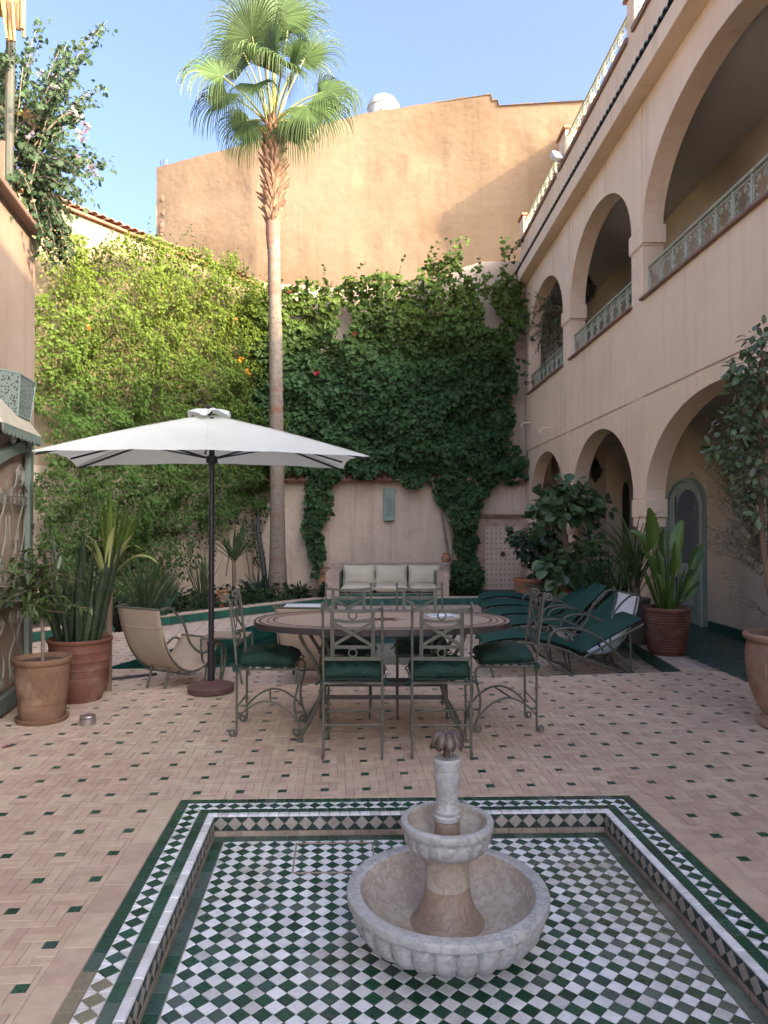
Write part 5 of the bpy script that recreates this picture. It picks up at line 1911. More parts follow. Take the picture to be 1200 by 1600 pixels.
# ------------------------------------------------------------------ sling chairs
def make_sling(label, canvas, name='sling_chair'):
    t = thing(name, label, 'sling chair', (0, 0, 0), 0, 'canvas sling chairs by the pool')
    w = .27
    prof = curve([(0, -.36, .80), (0, -.31, .60), (0, -.20, .36), (0, -.02, .20), (0, .18, .18), (0, .34, .27), (0, .44, .38), (0, .48, .42)], 40)
    vs, fs = [], []
    for i, p in enumerate(prof):
        for j in range(9):
            u = 2 * j / 8 - 1
            sag = -.03 * (1 - u * u) * math.sin(PI * i / 40)
            vs.append((u * w, p.y, p.z + sag))
    for i in range(40):
        for j in range(8):
            fs.append((i * 9 + j, i * 9 + j + 1, i * 9 + 10 + j, i * 9 + 9 + j))
    o = MB().add(vs, fs).build('sling', canvas, t, ang=80)
    q = o.modifiers.new('thickness', 'SOLIDIFY'); q.thickness = .004
    b = MB()
    vs = [v for v in vs[:27]]
    hem = MB()
    for r_ in (1,):
        hem.tube([(u * w, prof[0].y, prof[0].z) for u in (-1, 1)], .011, 6)
        hem.tube([(u * w, prof[-1].y, prof[-1].z) for u in (-1, 1)], .011, 6)
    hem.build('hem_bar', M['iron'], t)
    MB().tube([(u * (w + .002), prof[5].y - .004, prof[5].z - .03 * (1 - u * u) * math.sin(PI * 5 / 40)) for u in (-1, -.5, 0, .5, 1)], .0045, 5).build('seam', canvas, t)
    for s in (-1, 1):
        x = s * (w + .022)
        a = curve([(x, -.36, .80), (x, -.24, .80), (x, -.07, .64), (x, .02, .44), (x, .20, .32), (x, .40, .40), (x, .52, .30), (x, .50, .12), (x, .46, .0)], 36)
        MB().tube(a, .012, 8).build('arm', M['iron'], t)
        xi = s * .115
        a = curve([(xi, -.08, .215), (xi, -.10, .12), (xi, -.14, .0)], 10)
        MB().tube(a, .012, 8).build('leg', M['iron'], t)
        xr = s * (w - .02)
        a = curve([(xr, -.345, .78), (xr, -.29, .56), (xr, -.185, .33), (xr, -.01, .175), (xr, .18, .155), (xr, .345, .25), (xr, .45, .365), (xr, .48, .40)], 30)
        MB().tube(a, .011, 8).build('side_rail', M['iron'], t)
        MB().tube([(x, .46, .38), (x, .47, .2), (x, .44, 0)], .011, 8).build('leg', M['iron'], t)
    MB().tube([(-w - .022, .02, .14), (w + .022, .02, .14)], .010, 6).build('stretcher', M['iron'], t)
    return t


s1 = make_sling('beige canvas sling chair standing between the big pot and the parasol base', M['canvas'])
s2 = dup(s1, (-.72, 7.05, DZ), -.12, 'beige canvas sling chair half hidden behind the mosaic table')
s1.location = (-2.13, 6.98, DZ); s1.rotation_euler = (0, 0, -.50)
s3 = make_sling('white canvas sling chair among the green loungers', M['white_canvas'])
s3.location = (2.42, 8.05, DZ); s3.rotation_euler = (0, 0, math.radians(97))
fr = thing('footrest', 'low white canvas footrest on the far deck behind the table', 'footrest', (-1.44, 12.8, DZ))
MB().span((-1.78, 12.6, -.075), (-1.08, 13.0, -.022)).build('canvas_seat', M['white_canvas'], fr, smooth=False, bevel=.015)
for x in (-1.84, -1.06):
    MB().tube(curve([(x - .06, 12.62, -.03), (x, 12.62, 0), (x + .05, 12.62, -.05), (x, 12.62, DZ)], 12), .012, 6).tube(curve([(x - .06, 12.98, -.03), (x, 12.98, 0), (x + .05, 12.98, -.05), (x, 12.98, DZ)], 12), .012, 6).tube([(x, 12.62, -.03), (x, 12.98, -.03)], .011, 6).build('leg_frame', M['iron'], fr)

# side table
sd = thing('side_table', 'small iron side table with a woven beige top behind the parasol pole', 'table', (-1.62, 7.25, DZ))
sx, sy, sh = -1.60, 7.28, .30
b = MB()
vs, fs = [], []
for i in range(19):
    for j in range(2):
        vs.append((sx - .22 + .44 * i / 18, sy - .2 + .4 * j, sh + .012 * math.sin(PI * i / 18) + .004 * (i % 2)))
for i in range(18): fs.append((2 * i, 2 * i + 2, 2 * i + 3, 2 * i + 1))
o = b.add(vs, fs).build('tabletop', mk('woven_cord', (0.40, 0.33, 0.25), .8, (0.24, 0.18, 0.13), 40), sd, smooth=False)
q = o.modifiers.new('thickness', 'SOLIDIFY'); q.thickness = .02
MB().tube([(sx - .22, sy - .2, sh), (sx + .22, sy - .2, sh), (sx + .22, sy + .2, sh), (sx - .22, sy + .2, sh)], .011, 7, closed=True).build('frame', M['iron'], sd)
for a in (-1, 1):
    for c in (-1, 1):
        MB().tube(curve([(sx + a * .22, sy + c * .2, sh), (sx + a * .21, sy + c * .2, .12), (sx + a * .17, sy + c * .2, 0), (sx + a * .19, sy + c * .2, DZ)], 14), .011, 7).build('leg', M['iron'], sd)

# ------------------------------------------------------------------ sun loungers
def make_lounger(label, up=.62, seed=1):
    t = thing('sun_lounger', label, 'sun lounger', (0, 0, 0), 0, 'green sun loungers in a row by the pool')
    w = .30
    bx, bz = 1.02 + .72 * math.cos(up), .23 + .72 * math.sin(up)
    seat = curve([(0.0, 0, .33), (.22, 0, .375), (.5, 0, .375), (.8, 0, .315), (1.0, 0, .225)], 22)
    back = [Vector((1.03, 0, .235)).lerp(Vector((bx, 0, bz)), i / 9) for i in range(10)]
    for s in (-1, 1):
        y = s * (w + .01)
        MB().tube([(p.x, y, p.z - .012) for p in seat] + [(1.25, y, .12), (1.50, y, .035), (1.60, y, .012)], .014, 8).build('side_rail', M['iron'], t)
        MB().tube([(p.x, y, p.z - .02) for p in back], .012, 8).build('back_rail', M['iron'], t)
        yy = s * (w + .035)
        arm = curve([(.66, yy, .33), (.67, yy, .42), (.74, yy, .50), (.92, yy, .52), (1.10, yy, .47), (1.30, yy, .33), (1.46, yy, .15), (1.56, yy, .012)], 30)
        MB().tube(arm, .014, 8).build('arm', M['iron'], t)
        MB().tube(curve([(.06, y, .33), (.05, y, .18), (.10, y, .0)], 10), .013, 8).build('leg', M['iron'], t)
        MB().tube(curve([(.62, y, .33), (.68, y, .16), (.86, y, .06), (1.0, y, .02)], 14), .012, 8).build('leg', M['iron'], t)
        MB().tube([(bx - .14, y, bz - .12), (1.52, y, .03)], .010, 6).build('prop', M['iron'], t)
    q = MB()
    for x, z in ((.05, .17), (1.55, .02), (.95, .03)): q.tube([(x, -w - .01, z), (x, w + .01, z)], .010, 6)
    q.build('stretcher', M['iron'], t)
    q = MB()
    for i in range(2, 21, 3):
        p = seat[i]; q.box((p.x, 0, p.z - .016), (.03, 2 * w, .006))
    q.build('seat_slat', M['iron'], t, smooth=False)

    def pad(pts, th, name):
        vs, fs = [], []
        n = 10
        nr = len(pts)
        ring_ = []
        for j in range(n + 1):
            u = 2 * j / n - 1
            ring_.append((u, (1 - abs(u) ** 5) ** .4))
        for i, p in enumerate(pts):
            a = pts[max(i - 1, 0)]; c = pts[min(i + 1, nr - 1)]
            d = (c - a).normalized()
            nn = Vector((-d.z, 0, d.x))
            e = min(1, (min(i, nr - 1 - i) + .25) / 1.2) ** .5
            puff = 1 + .10 * math.sin(i * 2.1 + seed)
            for u, f in ring_: vs.append(p + nn * (th * (.5 + .5 * f * e * puff)) + Vector((0, u * w, 0)))
            for u, f in ring_[::-1]: vs.append(p + nn * (th * (.5 - .5 * f * e)) + Vector((0, u * w, 0)))
        m = 2 * (n + 1)
        for i in range(nr - 1):
            for j in range(m):
                k = (j + 1) % m
                fs.append((i * m + j, i * m + k, i * m + m + k, i * m + m + j))
        fs.append(tuple(range(m))[::-1]); fs.append(tuple((nr - 1) * m + k for k in range(m)))
        return MB().add(vs, fs[:]).build(name, M['lounge'], t, ang=60)
    pad(seat, .075, 'seat_pad')
    pad(back, .075, 'back_pad')
    return t


ld = [((1.02, 7.62), 'nearest green sun lounger, its padded back raised beside the side chair', .50, .02),
      ((1.42, 8.72), 'green sun lounger second from the mosaic table, behind the white sling', .72, .0),
      ((1.42, 9.65), 'green sun lounger third from the mosaic table with its back raised high', .78, -.02),
      ((1.46, 10.65), 'green sun lounger fourth from the table, before the farthest one', .55, -.02),
      ((1.60, 11.85), 'farthest green sun lounger, in front of the tiled wall fountain', .58, -.04)]
for i, ((x, y), lab, up, rz) in enumerate(ld):
    o = make_lounger(lab, up, i)
    o.location = (x, y, DZ); o.rotation_euler = (0, 0, rz)

# ------------------------------------------------------------------ tiled bench with cushions
be = thing('tiled_bench', 'built-in garden bench faced with green and clay tiles against the wall', 'bench', (.07, 14.6, 0))
bx0, bx1, by0, by1 = -1.15, 1.28, 14.0, 15.25
core = MB()
core.span((bx0 + .28, by0 + .02, -.05), (bx1 - .25, by1 - .3, .06))
core.build('seat_base', M['grout'], be, smooth=False)
MB().span((bx0 + .02, by1 - .28, -.05), (bx1 - .02, by1, .60)).build('backrest', M['grout'], be, smooth=False)
for a, c in ((bx0, bx0 + .27), (bx1 - .24, bx1)):
    MB().span((a, by0, -.05), (c, by1 - .281, .47)).build('armrest', M['grout'], be, smooth=False)
tl, gl = [], []
rng = random.Random(2)


def tile_rect(o, ux, uy, nu, nv, nrm, lst, colf, th=.008):
    for i in range(nu):
        for j in range(nv):
            p = [o + ux * (i / nu) + uy * (j / nv), o + ux * ((i + 1) / nu) + uy * (j / nv), o + ux * ((i + 1) / nu) + uy * ((j + 1) / nv), o + ux * (i / nu) + uy * ((j + 1) / nv)]
            p = [q + nrm * th for q in p]
            if (p[1] - p[0]).cross(p[2] - p[1]).dot(nrm) < 0: p = p[::-1]
            lst.append((p, nrm, colf()))


gcol = lambda: tuple(Vector((0.014, 0.075, 0.052)) * rng.uniform(.75, 1.3))
ccol = lambda: tuple(Vector((0.45, 0.355, 0.275)) * rng.uniform(.85, 1.12))
V3 = Vector
tile_rect(V3((bx0 + .28, by0 + .02, -.03)), V3((bx1 - bx0 - .53, 0, 0)), V3((0, 0, .085)), 26, 1, -Y_, gl, gcol)
tile_rect(V3((bx0 + .28, by1 - .28, .06)), V3((bx1 - bx0 - .53, 0, 0)), V3((0, 0, .50)), 24, 5, -Y_, gl, gcol)
tile_rect(V3((bx0 + .02, by1 - .28, .60)), V3((bx1 - bx0 - .04, 0, 0)), V3((0, .28, 0)), 24, 3, UP, tl, ccol)
for a, c, inn in ((bx0, bx0 + .27, 1), (bx1 - .24, bx1, -1)):
    tile_rect(V3((a, by0, -.05)), V3((c - a, 0, 0)), V3((0, 0, .52)), 2, 6, -Y_, tl, ccol)
    tile_rect(V3((a, by0, .47)), V3((c - a, 0, 0)), V3((0, by1 - .281 - by0, 0)), 3, 9, UP, tl, ccol)
    x = c if inn > 0 else a
    tile_rect(V3((x, by0 + .0, .06)), V3((0, by1 - .281 - by0, 0)), V3((0, 0, .40)), 9, 4, X_ * inn, gl, gcol)
tile_field(tl, 'clay_tile', M['brick'], be, most=80, rest='clay_tile_field', depth=.0078)
tile_field(gl, 'green_tile', M['glaze'], be, most=60, rest='green_tile_field', depth=.0078)


def pillow(name, label, c, sx_, sy_, sz_, tilt, cat, group, seed):
    t = thing(name, label, cat, c, 0, group)
    n = 18
    vs, fs = [], []
    R = Matrix.Rotation(tilt, 3, 'X')
    for side in (1, -1):
        for i in range(n + 1):
            for j in range(n + 1):
                u, v = 2 * i / n - 1, 2 * j / n - 1
                pinch = 1 - .07 * (1 - u * u) * abs(v) ** 2 if cat == 'pillow' else 1
                pinch2 = 1 - .07 * (1 - v * v) * abs(u) ** 2 if cat == 'pillow' else 1
                pw_ = 2.2 if cat == 'pillow' else 8
                e = max(0, (1 - abs(u) ** pw_) * (1 - abs(v) ** pw_)) ** (.55 if cat == 'pillow' else .35)
                nzv = vnoise(np.array([[u * 2.3 + seed * 5, v * 2.3, side]]), seed)[0]
                z = side * sz_ / 2 * e * (1 + .25 * (nzv - .5))
                vs.append(Vector(c) + R @ Vector((u * sx_ / 2 * pinch2, v * sy_ / 2 * pinch, z)))
    N = n + 1
    for k in range(2):
        for i in range(n):
            for j in range(n):
                a = k * N * N + i * N + j
                f = (a, a + N, a + N + 1, a + 1)
                fs.append(f if k == 0 else f[::-1])
    o = MB().add(vs, fs).build('cushion_body', M['linen'], t, ang=80)
    bm = bmesh.new(); bm.from_mesh(o.data); bmesh.ops.remove_doubles(bm, verts=bm.verts, dist=.002); bm.to_mesh(o.data); bm.free()
    edge = [(u, v) for u, v in [(-1, -1), (-.5, -1), (0, -1), (.5, -1), (1, -1), (1, -.5), (1, 0), (1, .5), (1, 1), (.5, 1), (0, 1), (-.5, 1), (-1, 1), (-1, .5), (-1, 0), (-1, -.5)]]
    pts = []
    for u, v in edge:
        pinch = 1 - .07 * (1 - u * u) if cat == 'pillow' else 1
        pinch2 = 1 - .07 * (1 - v * v) if cat == 'pillow' else 1
        pts.append(Vector(c) + R @ Vector((u * sx_ / 2 * (pinch2 if abs(u) == 1 else 1), v * sy_ / 2 * (pinch if abs(v) == 1 else 1), 0)))
    MB().tube(pts, .008, 5, closed=True).build('piping', M['linen'], t)
    return t


for i, (px, ds) in enumerate(((561, 'at the parasol end of the bench'), (611, 'in the middle of the bench'), (663, 'at the fountain panel end of the bench'))):
    c = at(px, 900, 14.75)
    pillow('pillow', 'sage linen pillow leaning ' + ds, (c.x, 14.74, .375), .67, .42, .20, math.radians(70), 'pillow', 'linen pillows on the tiled bench', i + 1)
    pillow('bench_cushion', 'flat sage seat cushion ' + ds, (c.x, 14.36, .145), .665, .70, .15, 0, 'cushion', 'seat cushions on the tiled bench', i + 5)

# ------------------------------------------------------------------ wall pieces
ws = at(608, 788, 15.84)
wp = thing('wall_sconce', 'narrow carved green metal sconce on the wall above the bench', 'wall light', (ws.x, 15.84, 1.5))
MB().span((ws.x - .12, 15.74, 1.49), (ws.x + .12, 15.846, 2.22)).build('sconce_body', M['green_paint'], wp, smooth=False, bevel=.012)
q = MB()
for i in range(5):
    for j in range(3):
        q.tube([(ws.x - .045 + .045 * j + .017 * math.cos(a), 15.737, 1.64 + .085 * i + .030 * math.sin(a)) for a in [2 * PI * k / 8 for k in range(8)]], .005, 4, closed=True)
q.build('fretwork', M['gate'], wp)
wf = thing('wall_fountain', 'zellige wall panel dotted with dark squares and a star spout', 'wall fountain', (2.62, 15.8, 0))
x0, x1, zt = 2.08, 3.20, 1.54
MB().span((x0, 15.80, -.05), (x1, 15.848, zt)).build('panel', mk('pale_zellige', (0.47, 0.355, 0.25), 0.7, (0.52, 0.415, 0.31), 3, third=(0.50, 0.45, 0.38), tscale=1.1), wf, smooth=False)
q = MB()
for (a, c, d, e) in ((x0, x1, zt, zt + .05), (x0 + .03, x1 - .03, zt + .051, zt + .10)):
    q.span((a, 15.77, d), (c, 15.847, e))
q.build('cornice', M['terra_pale'], wf, smooth=False, bevel=.006)
fr_t = []
rng = random.Random(31)
for i in range(16):
    for (xa, xb) in ((x0, x0 + .085), (x0 + .09, x0 + .17), (x1 - .17, x1 - .09), (x1 - .085, x1)):
        z0 = zt * i / 16
        fr_t.append(([V3((xa, 15.79, z0)), V3((xb, 15.79, z0)), V3((xb, 15.79, z0 + zt / 16)), V3((xa, 15.79, z0 + zt / 16))], -Y_, tuple(Vector((0.44, 0.32, 0.24)) * rng.uniform(.8, 1.15))))
for i in range(9):
    for (za, zb) in ((zt - .085, zt), (zt - .17, zt - .09)):
        xa = x0 + .175 + (x1 - x0 - .35) * i / 9; xb = xa + (x1 - x0 - .35) / 9
        fr_t.append(([V3((xa, 15.79, za)), V3((xb, 15.79, za)), V3((xb, 15.79, zb)), V3((xa, 15.79, zb))], -Y_, tuple(Vector((0.44, 0.32, 0.24)) * rng.uniform(.8, 1.15))))
tile_field(fr_t, 'frame_tile', M['brick'], wf, most=100, rest='frame_tile_field', depth=.012)
dots_ = []
for i in range(8):
    for j in range(12):
        x = x0 + .215 + .098 * i; z = .07 + .115 * j
        if abs(x - 2.64) < .09 and abs(z - .76) < .1: continue
        s = .017
        dots_.append(([V3((x - s, 15.797, z)), V3((x, 15.797, z - s)), V3((x + s, 15.797, z)), V3((x, 15.797, z + s))], -Y_, (.05, .035, .03)))
tile_field(dots_, 'dark_tile', M['brick'], wf, most=100, depth=.008, cham=.001, inset=.0)
stp = []
for i in range(16):
    r_ = .085 if i % 2 == 0 else .038
    stp.append((2.64 + r_ * math.cos(2 * PI * i / 16), .76 + r_ * math.sin(2 * PI * i / 16)))
vs = [(p[0], 15.785, p[1]) for p in stp] + [(p[0], 15.80, p[1]) for p in stp]
MB().add(vs, [tuple(range(15, -1, -1)) if False else tuple(range(16))] + [(i, 16 + i, 16 + (i + 1) % 16, (i + 1) % 16) for i in range(16)]).tube([(2.64, 15.79, .76), (2.64, 15.70, .75)], .012, 6).build('star_spout', M['dark_iron'], wf, smooth=False)

# ------------------------------------------------------------------ small things on the pavement
tin = thing('tin', 'small round worn tin on the pavement beside the terracotta pots', 'tin', at(139, 1127, 5.14))
c = at(139, 1127, 5.14); c.z = 0
MB().lathe([(.052, .0), (.056, .004), (.056, .042), (.052, .046)], c, 28).build('tin_body', M['tin'], tin)
MB().lathe([(.050, .047), (.055, .050), (.056, .058), (.050, .066), (.045, .062), (.01, .060)], c, 28).build('lid', M['tin'], tin)
pb = at(62, 1127, 5.16); pb.z = .008
o = MB().ball(pb, .017, 8, 6, (1.2, 1, .7)).build('pebble', mk('white_pebble', (.6, .58, .55), .8), None); reg(o); tag(o, 'tiny white pebble lying against the pale terracotta saucer', 'pebble')
pt = at(14, 1167, 4.6); pt.z = .004
pp_ = MB(); pp_.col = (.22, .02, .07)
for i in range(3):
    a = i * 2.1
    d = Vector((math.cos(a), math.sin(a), 0)); e = Vector((-d.y, d.x, 0))
    pp_.add([pt, pt + d * .018 + e * .012 + V3((0, 0, .012)), pt + d * .034 + V3((0, 0, .006)), pt + d * .018 - e * .012 + V3((0, 0, .010))], [(0, 1, 2, 3)])
o = pp_.build('fallen_blossom', M['flower'], None); reg(o); tag(o, 'crushed magenta blossom on the pavement near the gate', 'blossom')
ho = MB().tube(curve([at(150, 1062, 7.2), at(200, 1057, 7.33), at(246, 1052, 7.48)], 12), .014, 7)
for i, v in enumerate(ho.v): pass
o = ho.build('black_pole', M['pole'], None); o.location.z = 0; reg(o); tag(o, 'thin black pole lying behind the pots, under the beige sling chair', 'pole')

# ------------------------------------------------------------------ leaves and plants
def leaf_shape(kind):
    """outline of a leaf in its own plane: x across, y along; folded a little along the midrib. returns verts, quads"""
    if kind == 'ivy':
        v = [(0, 0, 0), (-.5, .18, .10), (-.34, .62, .06), (0, 1, -.10), (.34, .62, .06), (.5, .18, .10), (0, .5, -.03)]
        f = [(0, 6, 2, 1), (6, 3, 2, 2), (0, 5, 4, 6), (6, 4, 3, 3)]
    elif kind == 'lance':
        v = [(0, 0, 0), (-.16, .35, .05), (-.11, .72, .0), (0, 1, -.10), (.11, .72, 0), (.16, .35, .05), (0, .5, -.02)]
        f = [(0, 6, 2, 1), (6, 3, 2, 2), (0, 5, 4, 6), (6, 4, 3, 3)]
    elif kind == 'oval':
        v = [(0, 0, 0), (-.26, .32, .06), (-.22, .70, .03), (0, 1, -.08), (.22, .70, .03), (.26, .32, .06), (0, .5, -.02)]
        f = [(0, 6, 2, 1), (6, 3, 2, 2), (0, 5, 4, 6), (6, 4, 3, 3)]
    else:
        v = [(0, 0, 0), (-.42, .35, .10), (-.36, .72, .05), (0, 1, -.12), (.36, .72, .05), (.42, .35, .10), (0, .5, -.03)]
        f = [(0, 6, 2, 1), (6, 3, 2, 2), (0, 5, 4, 6), (6, 4, 3, 3)]
    tri = []
    for q in f:
        if q[2] == q[3]: tri.append(q[:3])
        else: tri += [(q[0], q[1], q[2]), (q[0], q[2], q[3])]
    return np.array(v, float), np.array(tri)


def leaves(name, P, D, Nn, S, C, mat, parent, kind='ivy', width=1.0, as_kind='stuff'):
    """leaves at P pointing along D with face normal about Nn, size S, colour C"""
    v, t = leaf_shape(kind)
    D = D / np.linalg.norm(D, axis=1, keepdims=True)
    X = np.cross(D, Nn); X /= np.maximum(1e-6, np.linalg.norm(X, axis=1, keepdims=True))
    Z = np.cross(X, D)
    n, k = len(P), len(v)
    V = (P[:, None, :] + S[:, None, None] * (v[None, :, 0:1] * width * X[:, None, :] + v[None, :, 1:2] * D[:, None, :] + v[None, :, 2:3] * Z[:, None, :])).reshape(-1, 3)
    Fq = (t[None] + (np.arange(n) * k)[:, None, None]).reshape(-1, 3)
    cols = np.repeat(C, k, axis=0)
    return np_mesh(name, V, Fq, cols, mat, parent, smooth=False, kind=as_kind)


def leafcol(rng, n, base, alt, var=.22):
    f = rng.random((n, 1))
    c = np.array(base) * (1 - f) + np.array(alt) * f
    return c * (1 + var * (rng.random((n, 1)) * 2 - 1))


def wall_ivy(rng, poly, o, ux, nrm, n, thick, size, base, alt, holes=(), scale=1.0, thin=None, edge=.35, kind_down=.75):
    """positions and directions of leaves over a wall patch: poly in (u, h), o + ux*u + z*h, out along nrm"""
    xs = [p[0] for p in poly]; ys = [p[1] for p in poly]
    N = int(n * 2.6)
    Q = np.stack([rng.uniform(min(xs) - .3, max(xs) + .3, N), rng.uniform(min(ys) - .3, max(ys) + .3, N)], 1)
    wob = np.stack([vnoise(np.c_[Q * 1.7, np.zeros(N)], 3) - .5, vnoise(np.c_[Q * 1.7, np.ones(N) * 9], 4) - .5], 1) * edge * 2
    wob += np.stack([vnoise(np.c_[Q * 5, np.zeros(N)], 13) - .5, vnoise(np.c_[Q * 5, np.ones(N) * 9], 14) - .5], 1) * edge * .8
    ok = in_poly(Q + wob, poly)
    for hpoly in holes: ok &= ~in_poly(Q + wob * .8, hpoly)
    if thin is not None: ok &= rng.random(N) < thin(Q)
    Q = Q[ok][:n]
    m = len(Q)
    body = vnoise(np.c_[Q * 1.1 * scale, np.zeros(m)], 21) * .55 + vnoise(np.c_[Q * 2.7 * scale, np.zeros(m)], 22) * .45
    clump = vnoise(np.c_[Q * 6.5 * scale, np.zeros(m)], 23)
    dep = thick * (.06 + .95 * np.clip(body * 1.5 - .22, 0, 1.1) + .32 * clump) * (1 - .5 * rng.random(m) ** 2.2)
    P = np.array(o)[None] + Q[:, :1] * np.array(ux)[None] + np.c_[np.zeros((m, 2)), Q[:, 1]] + dep[:, None] * np.array(nrm)[None]
    # leaves hang: tip down and outwards, faces out and up
    D = np.array(nrm)[None] * rng.uniform(.1, .75, (m, 1)) + np.array([0, 0, -1])[None] * kind_down + rng.normal(0, .42, (m, 3))
    Nn = np.array(nrm)[None] * 1.0 + np.array([0, 0, .75])[None] + rng.normal(0, .48, (m, 3))
    S = size * rng.uniform(.45, 1.4, m)
    C = leafcol(rng, m, base, alt)
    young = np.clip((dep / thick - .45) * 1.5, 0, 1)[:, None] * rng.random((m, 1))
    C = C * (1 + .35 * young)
    return P, D, Nn, S, C, Q


def backwall_u(px, py, z=15.6):
    p = at(px, py, z)
    return (p.x, p.z)


rng = np.random.default_rng(42)
# climber over the back wall
iv = thing('climbing_ivy', 'dark green ivy covering the wall above the bench and tile course', 'climbing plant', (0, 15.6, 2.4))
poly = [backwall_u(*p) for p in ((398, 470), (420, 450), (450, 452), (480, 440), (505, 452), (540, 425), (575, 440), (610, 425), (640, 430), (665, 402), (700, 400), (730, 392), (748, 420), (765, 445), (782, 400), (800, 372), (812, 440), (818, 520), (822, 600), (812, 640), (800, 690), (806, 730), (770, 742), (750, 738), (700, 752), (640, 748), (600, 742), (560, 745), (530, 736), (500, 748), (452, 742), (440, 730), (395, 735))]
hole = [[backwall_u(*p) for p in ((516, 478), (538, 470), (542, 512), (545, 548), (520, 545), (512, 510))], [backwall_u(*p) for p in ((742, 450), (768, 462), (778, 505), (752, 500))]]


def thin_top(Q):
    return np.clip(1.25 - (Q[:, 1] - 4.9) * .34, .30, 1)


g1 = wall_ivy(rng, poly, (0, GW - .0, 0), (1, 0, 0), (0, -1, 0), 21000, .62, .105, (0.040, 0.088, 0.036), (0.060, 0.118, 0.042), holes=hole, thin=thin_top)
yellow = np.clip((g1[5][:, 1] - 4.6) / 1.6, 0, 1)[:, None]  # leaf colour yellows with height, standing in for sun on the upper ivy
g1[4][:] = g1[4] * (1 - yellow * .75) + yellow * .75 * leafcol(rng, len(g1[4]), (0.095, 0.155, 0.022), (0.135, 0.185, 0.028))
leaves('foliage', *g1[:5], M['leaf'], iv)
# loose shoots above the top edge
st = MB()
LP, LDR, LNR, LSR = [], [], [], []


def shoot(p0, d, L, mb, r=.006, n=10, droop=.5, leaf=.08, dens=30, rr=rng, spread=.6, acc=None):
    """a thin branch with leaves along it"""
    p = np.array(p0, float); d = np.array(d, float); d /= np.linalg.norm(d)
    pts = [p.copy()]
    for i in range(n):
        d = d + np.array([rr.normal(0, .10), rr.normal(0, .10), -droop / n + rr.normal(0, .08)])
        d /= np.linalg.norm(d)
        p = p + d * L / n
        pts.append(p.copy())
    mb.tube([Vector(q) for q in pts], [r * (1 - .75 * i / n) for i in range(n + 1)], 5, cap=False)
    pts = np.array(pts)
    m = max(2, int(dens * L))
    f = np.sort(rr.random(m)) * n * .999
    i = f.astype(int)
    q = pts[i] * (1 - (f - i))[:, None] + pts[i + 1] * (f - i)[:, None]
    dd = pts[i + 1] - pts[i]; dd /= np.linalg.norm(dd, axis=1, keepdims=True)
    side = rr.normal(0, 1, (m, 3)); side -= dd * (side * dd).sum(1, keepdims=True); side /= np.linalg.norm(side, axis=1, keepdims=True)
    D = dd * .55 + side * spread + np.array([0, 0, -.25])
    Nn = np.cross(D, np.cross(np.array([0, 0, 1.0]), D)) + rr.normal(0, .35, (m, 3)) + np.array([0, 0, .6])
    S = leaf * rr.uniform(.55, 1.2, m) * (1 - .35 * (f / n))
    (acc if acc is not None else (LP, LDR, LNR, LSR))
    a = acc if acc is not None else (LP, LDR, LNR, LSR)
    a[0].append(q); a[1].append(D); a[2].append(Nn); a[3].append(S)
    return pts


def flush(name, acc, base, alt, mat, parent, kind='ivy', width=1.0):
    P, D, Nn, S = (np.concatenate(a) for a in acc)
    o = leaves(name, P, D, Nn, S, leafcol(np.random.default_rng(len(P)), len(P), base, alt), mat, parent, kind, width)
    for a in acc: a.clear()
    return o


for px, py in ((470, 450), (505, 455), (520, 462), (540, 440), (560, 445), (590, 430), (625, 432), (660, 412), (680, 405), (705, 402), (722, 398), (745, 420), (790, 390), (798, 380), (806, 395), (812, 430), (420, 455), (440, 458), (775, 470), (500, 470)):
    p = at(px, py + 14, 15.55)
    shoot(p, (rng.normal(0, .35), -.25, 1), rng.uniform(.3, .8), st, droop=.5, leaf=.11, dens=34)
for px, py in ((818, 585), (822, 600), (812, 560), (815, 470), (820, 520)):
    p = at(px - 6, py, 15.4)
    shoot(p, (.7, -.5, .25), rng.uniform(.3, .6), st, droop=1.1, leaf=.11, dens=30)
st.build('shoot', M['vine_bark'], iv, kind='stuff')
flush('shoot_foliage', (LP, LDR, LNR, LSR), (0.055, 0.105, 0.03), (0.085, 0.13, 0.03), M['leaf'], iv)


def vine_stems(t, spots, mat='vine_bark', seed=1, leafn=(0.030, 0.07, 0.03)):
    rr = np.random.default_rng(seed)
    for (pts, r) in spots:
        MB().tube(curve([Vector(p) for p in pts], 22), [r * (1 - .35 * i / 22) for i in range(23)], 7).build('stem', M[mat], t)


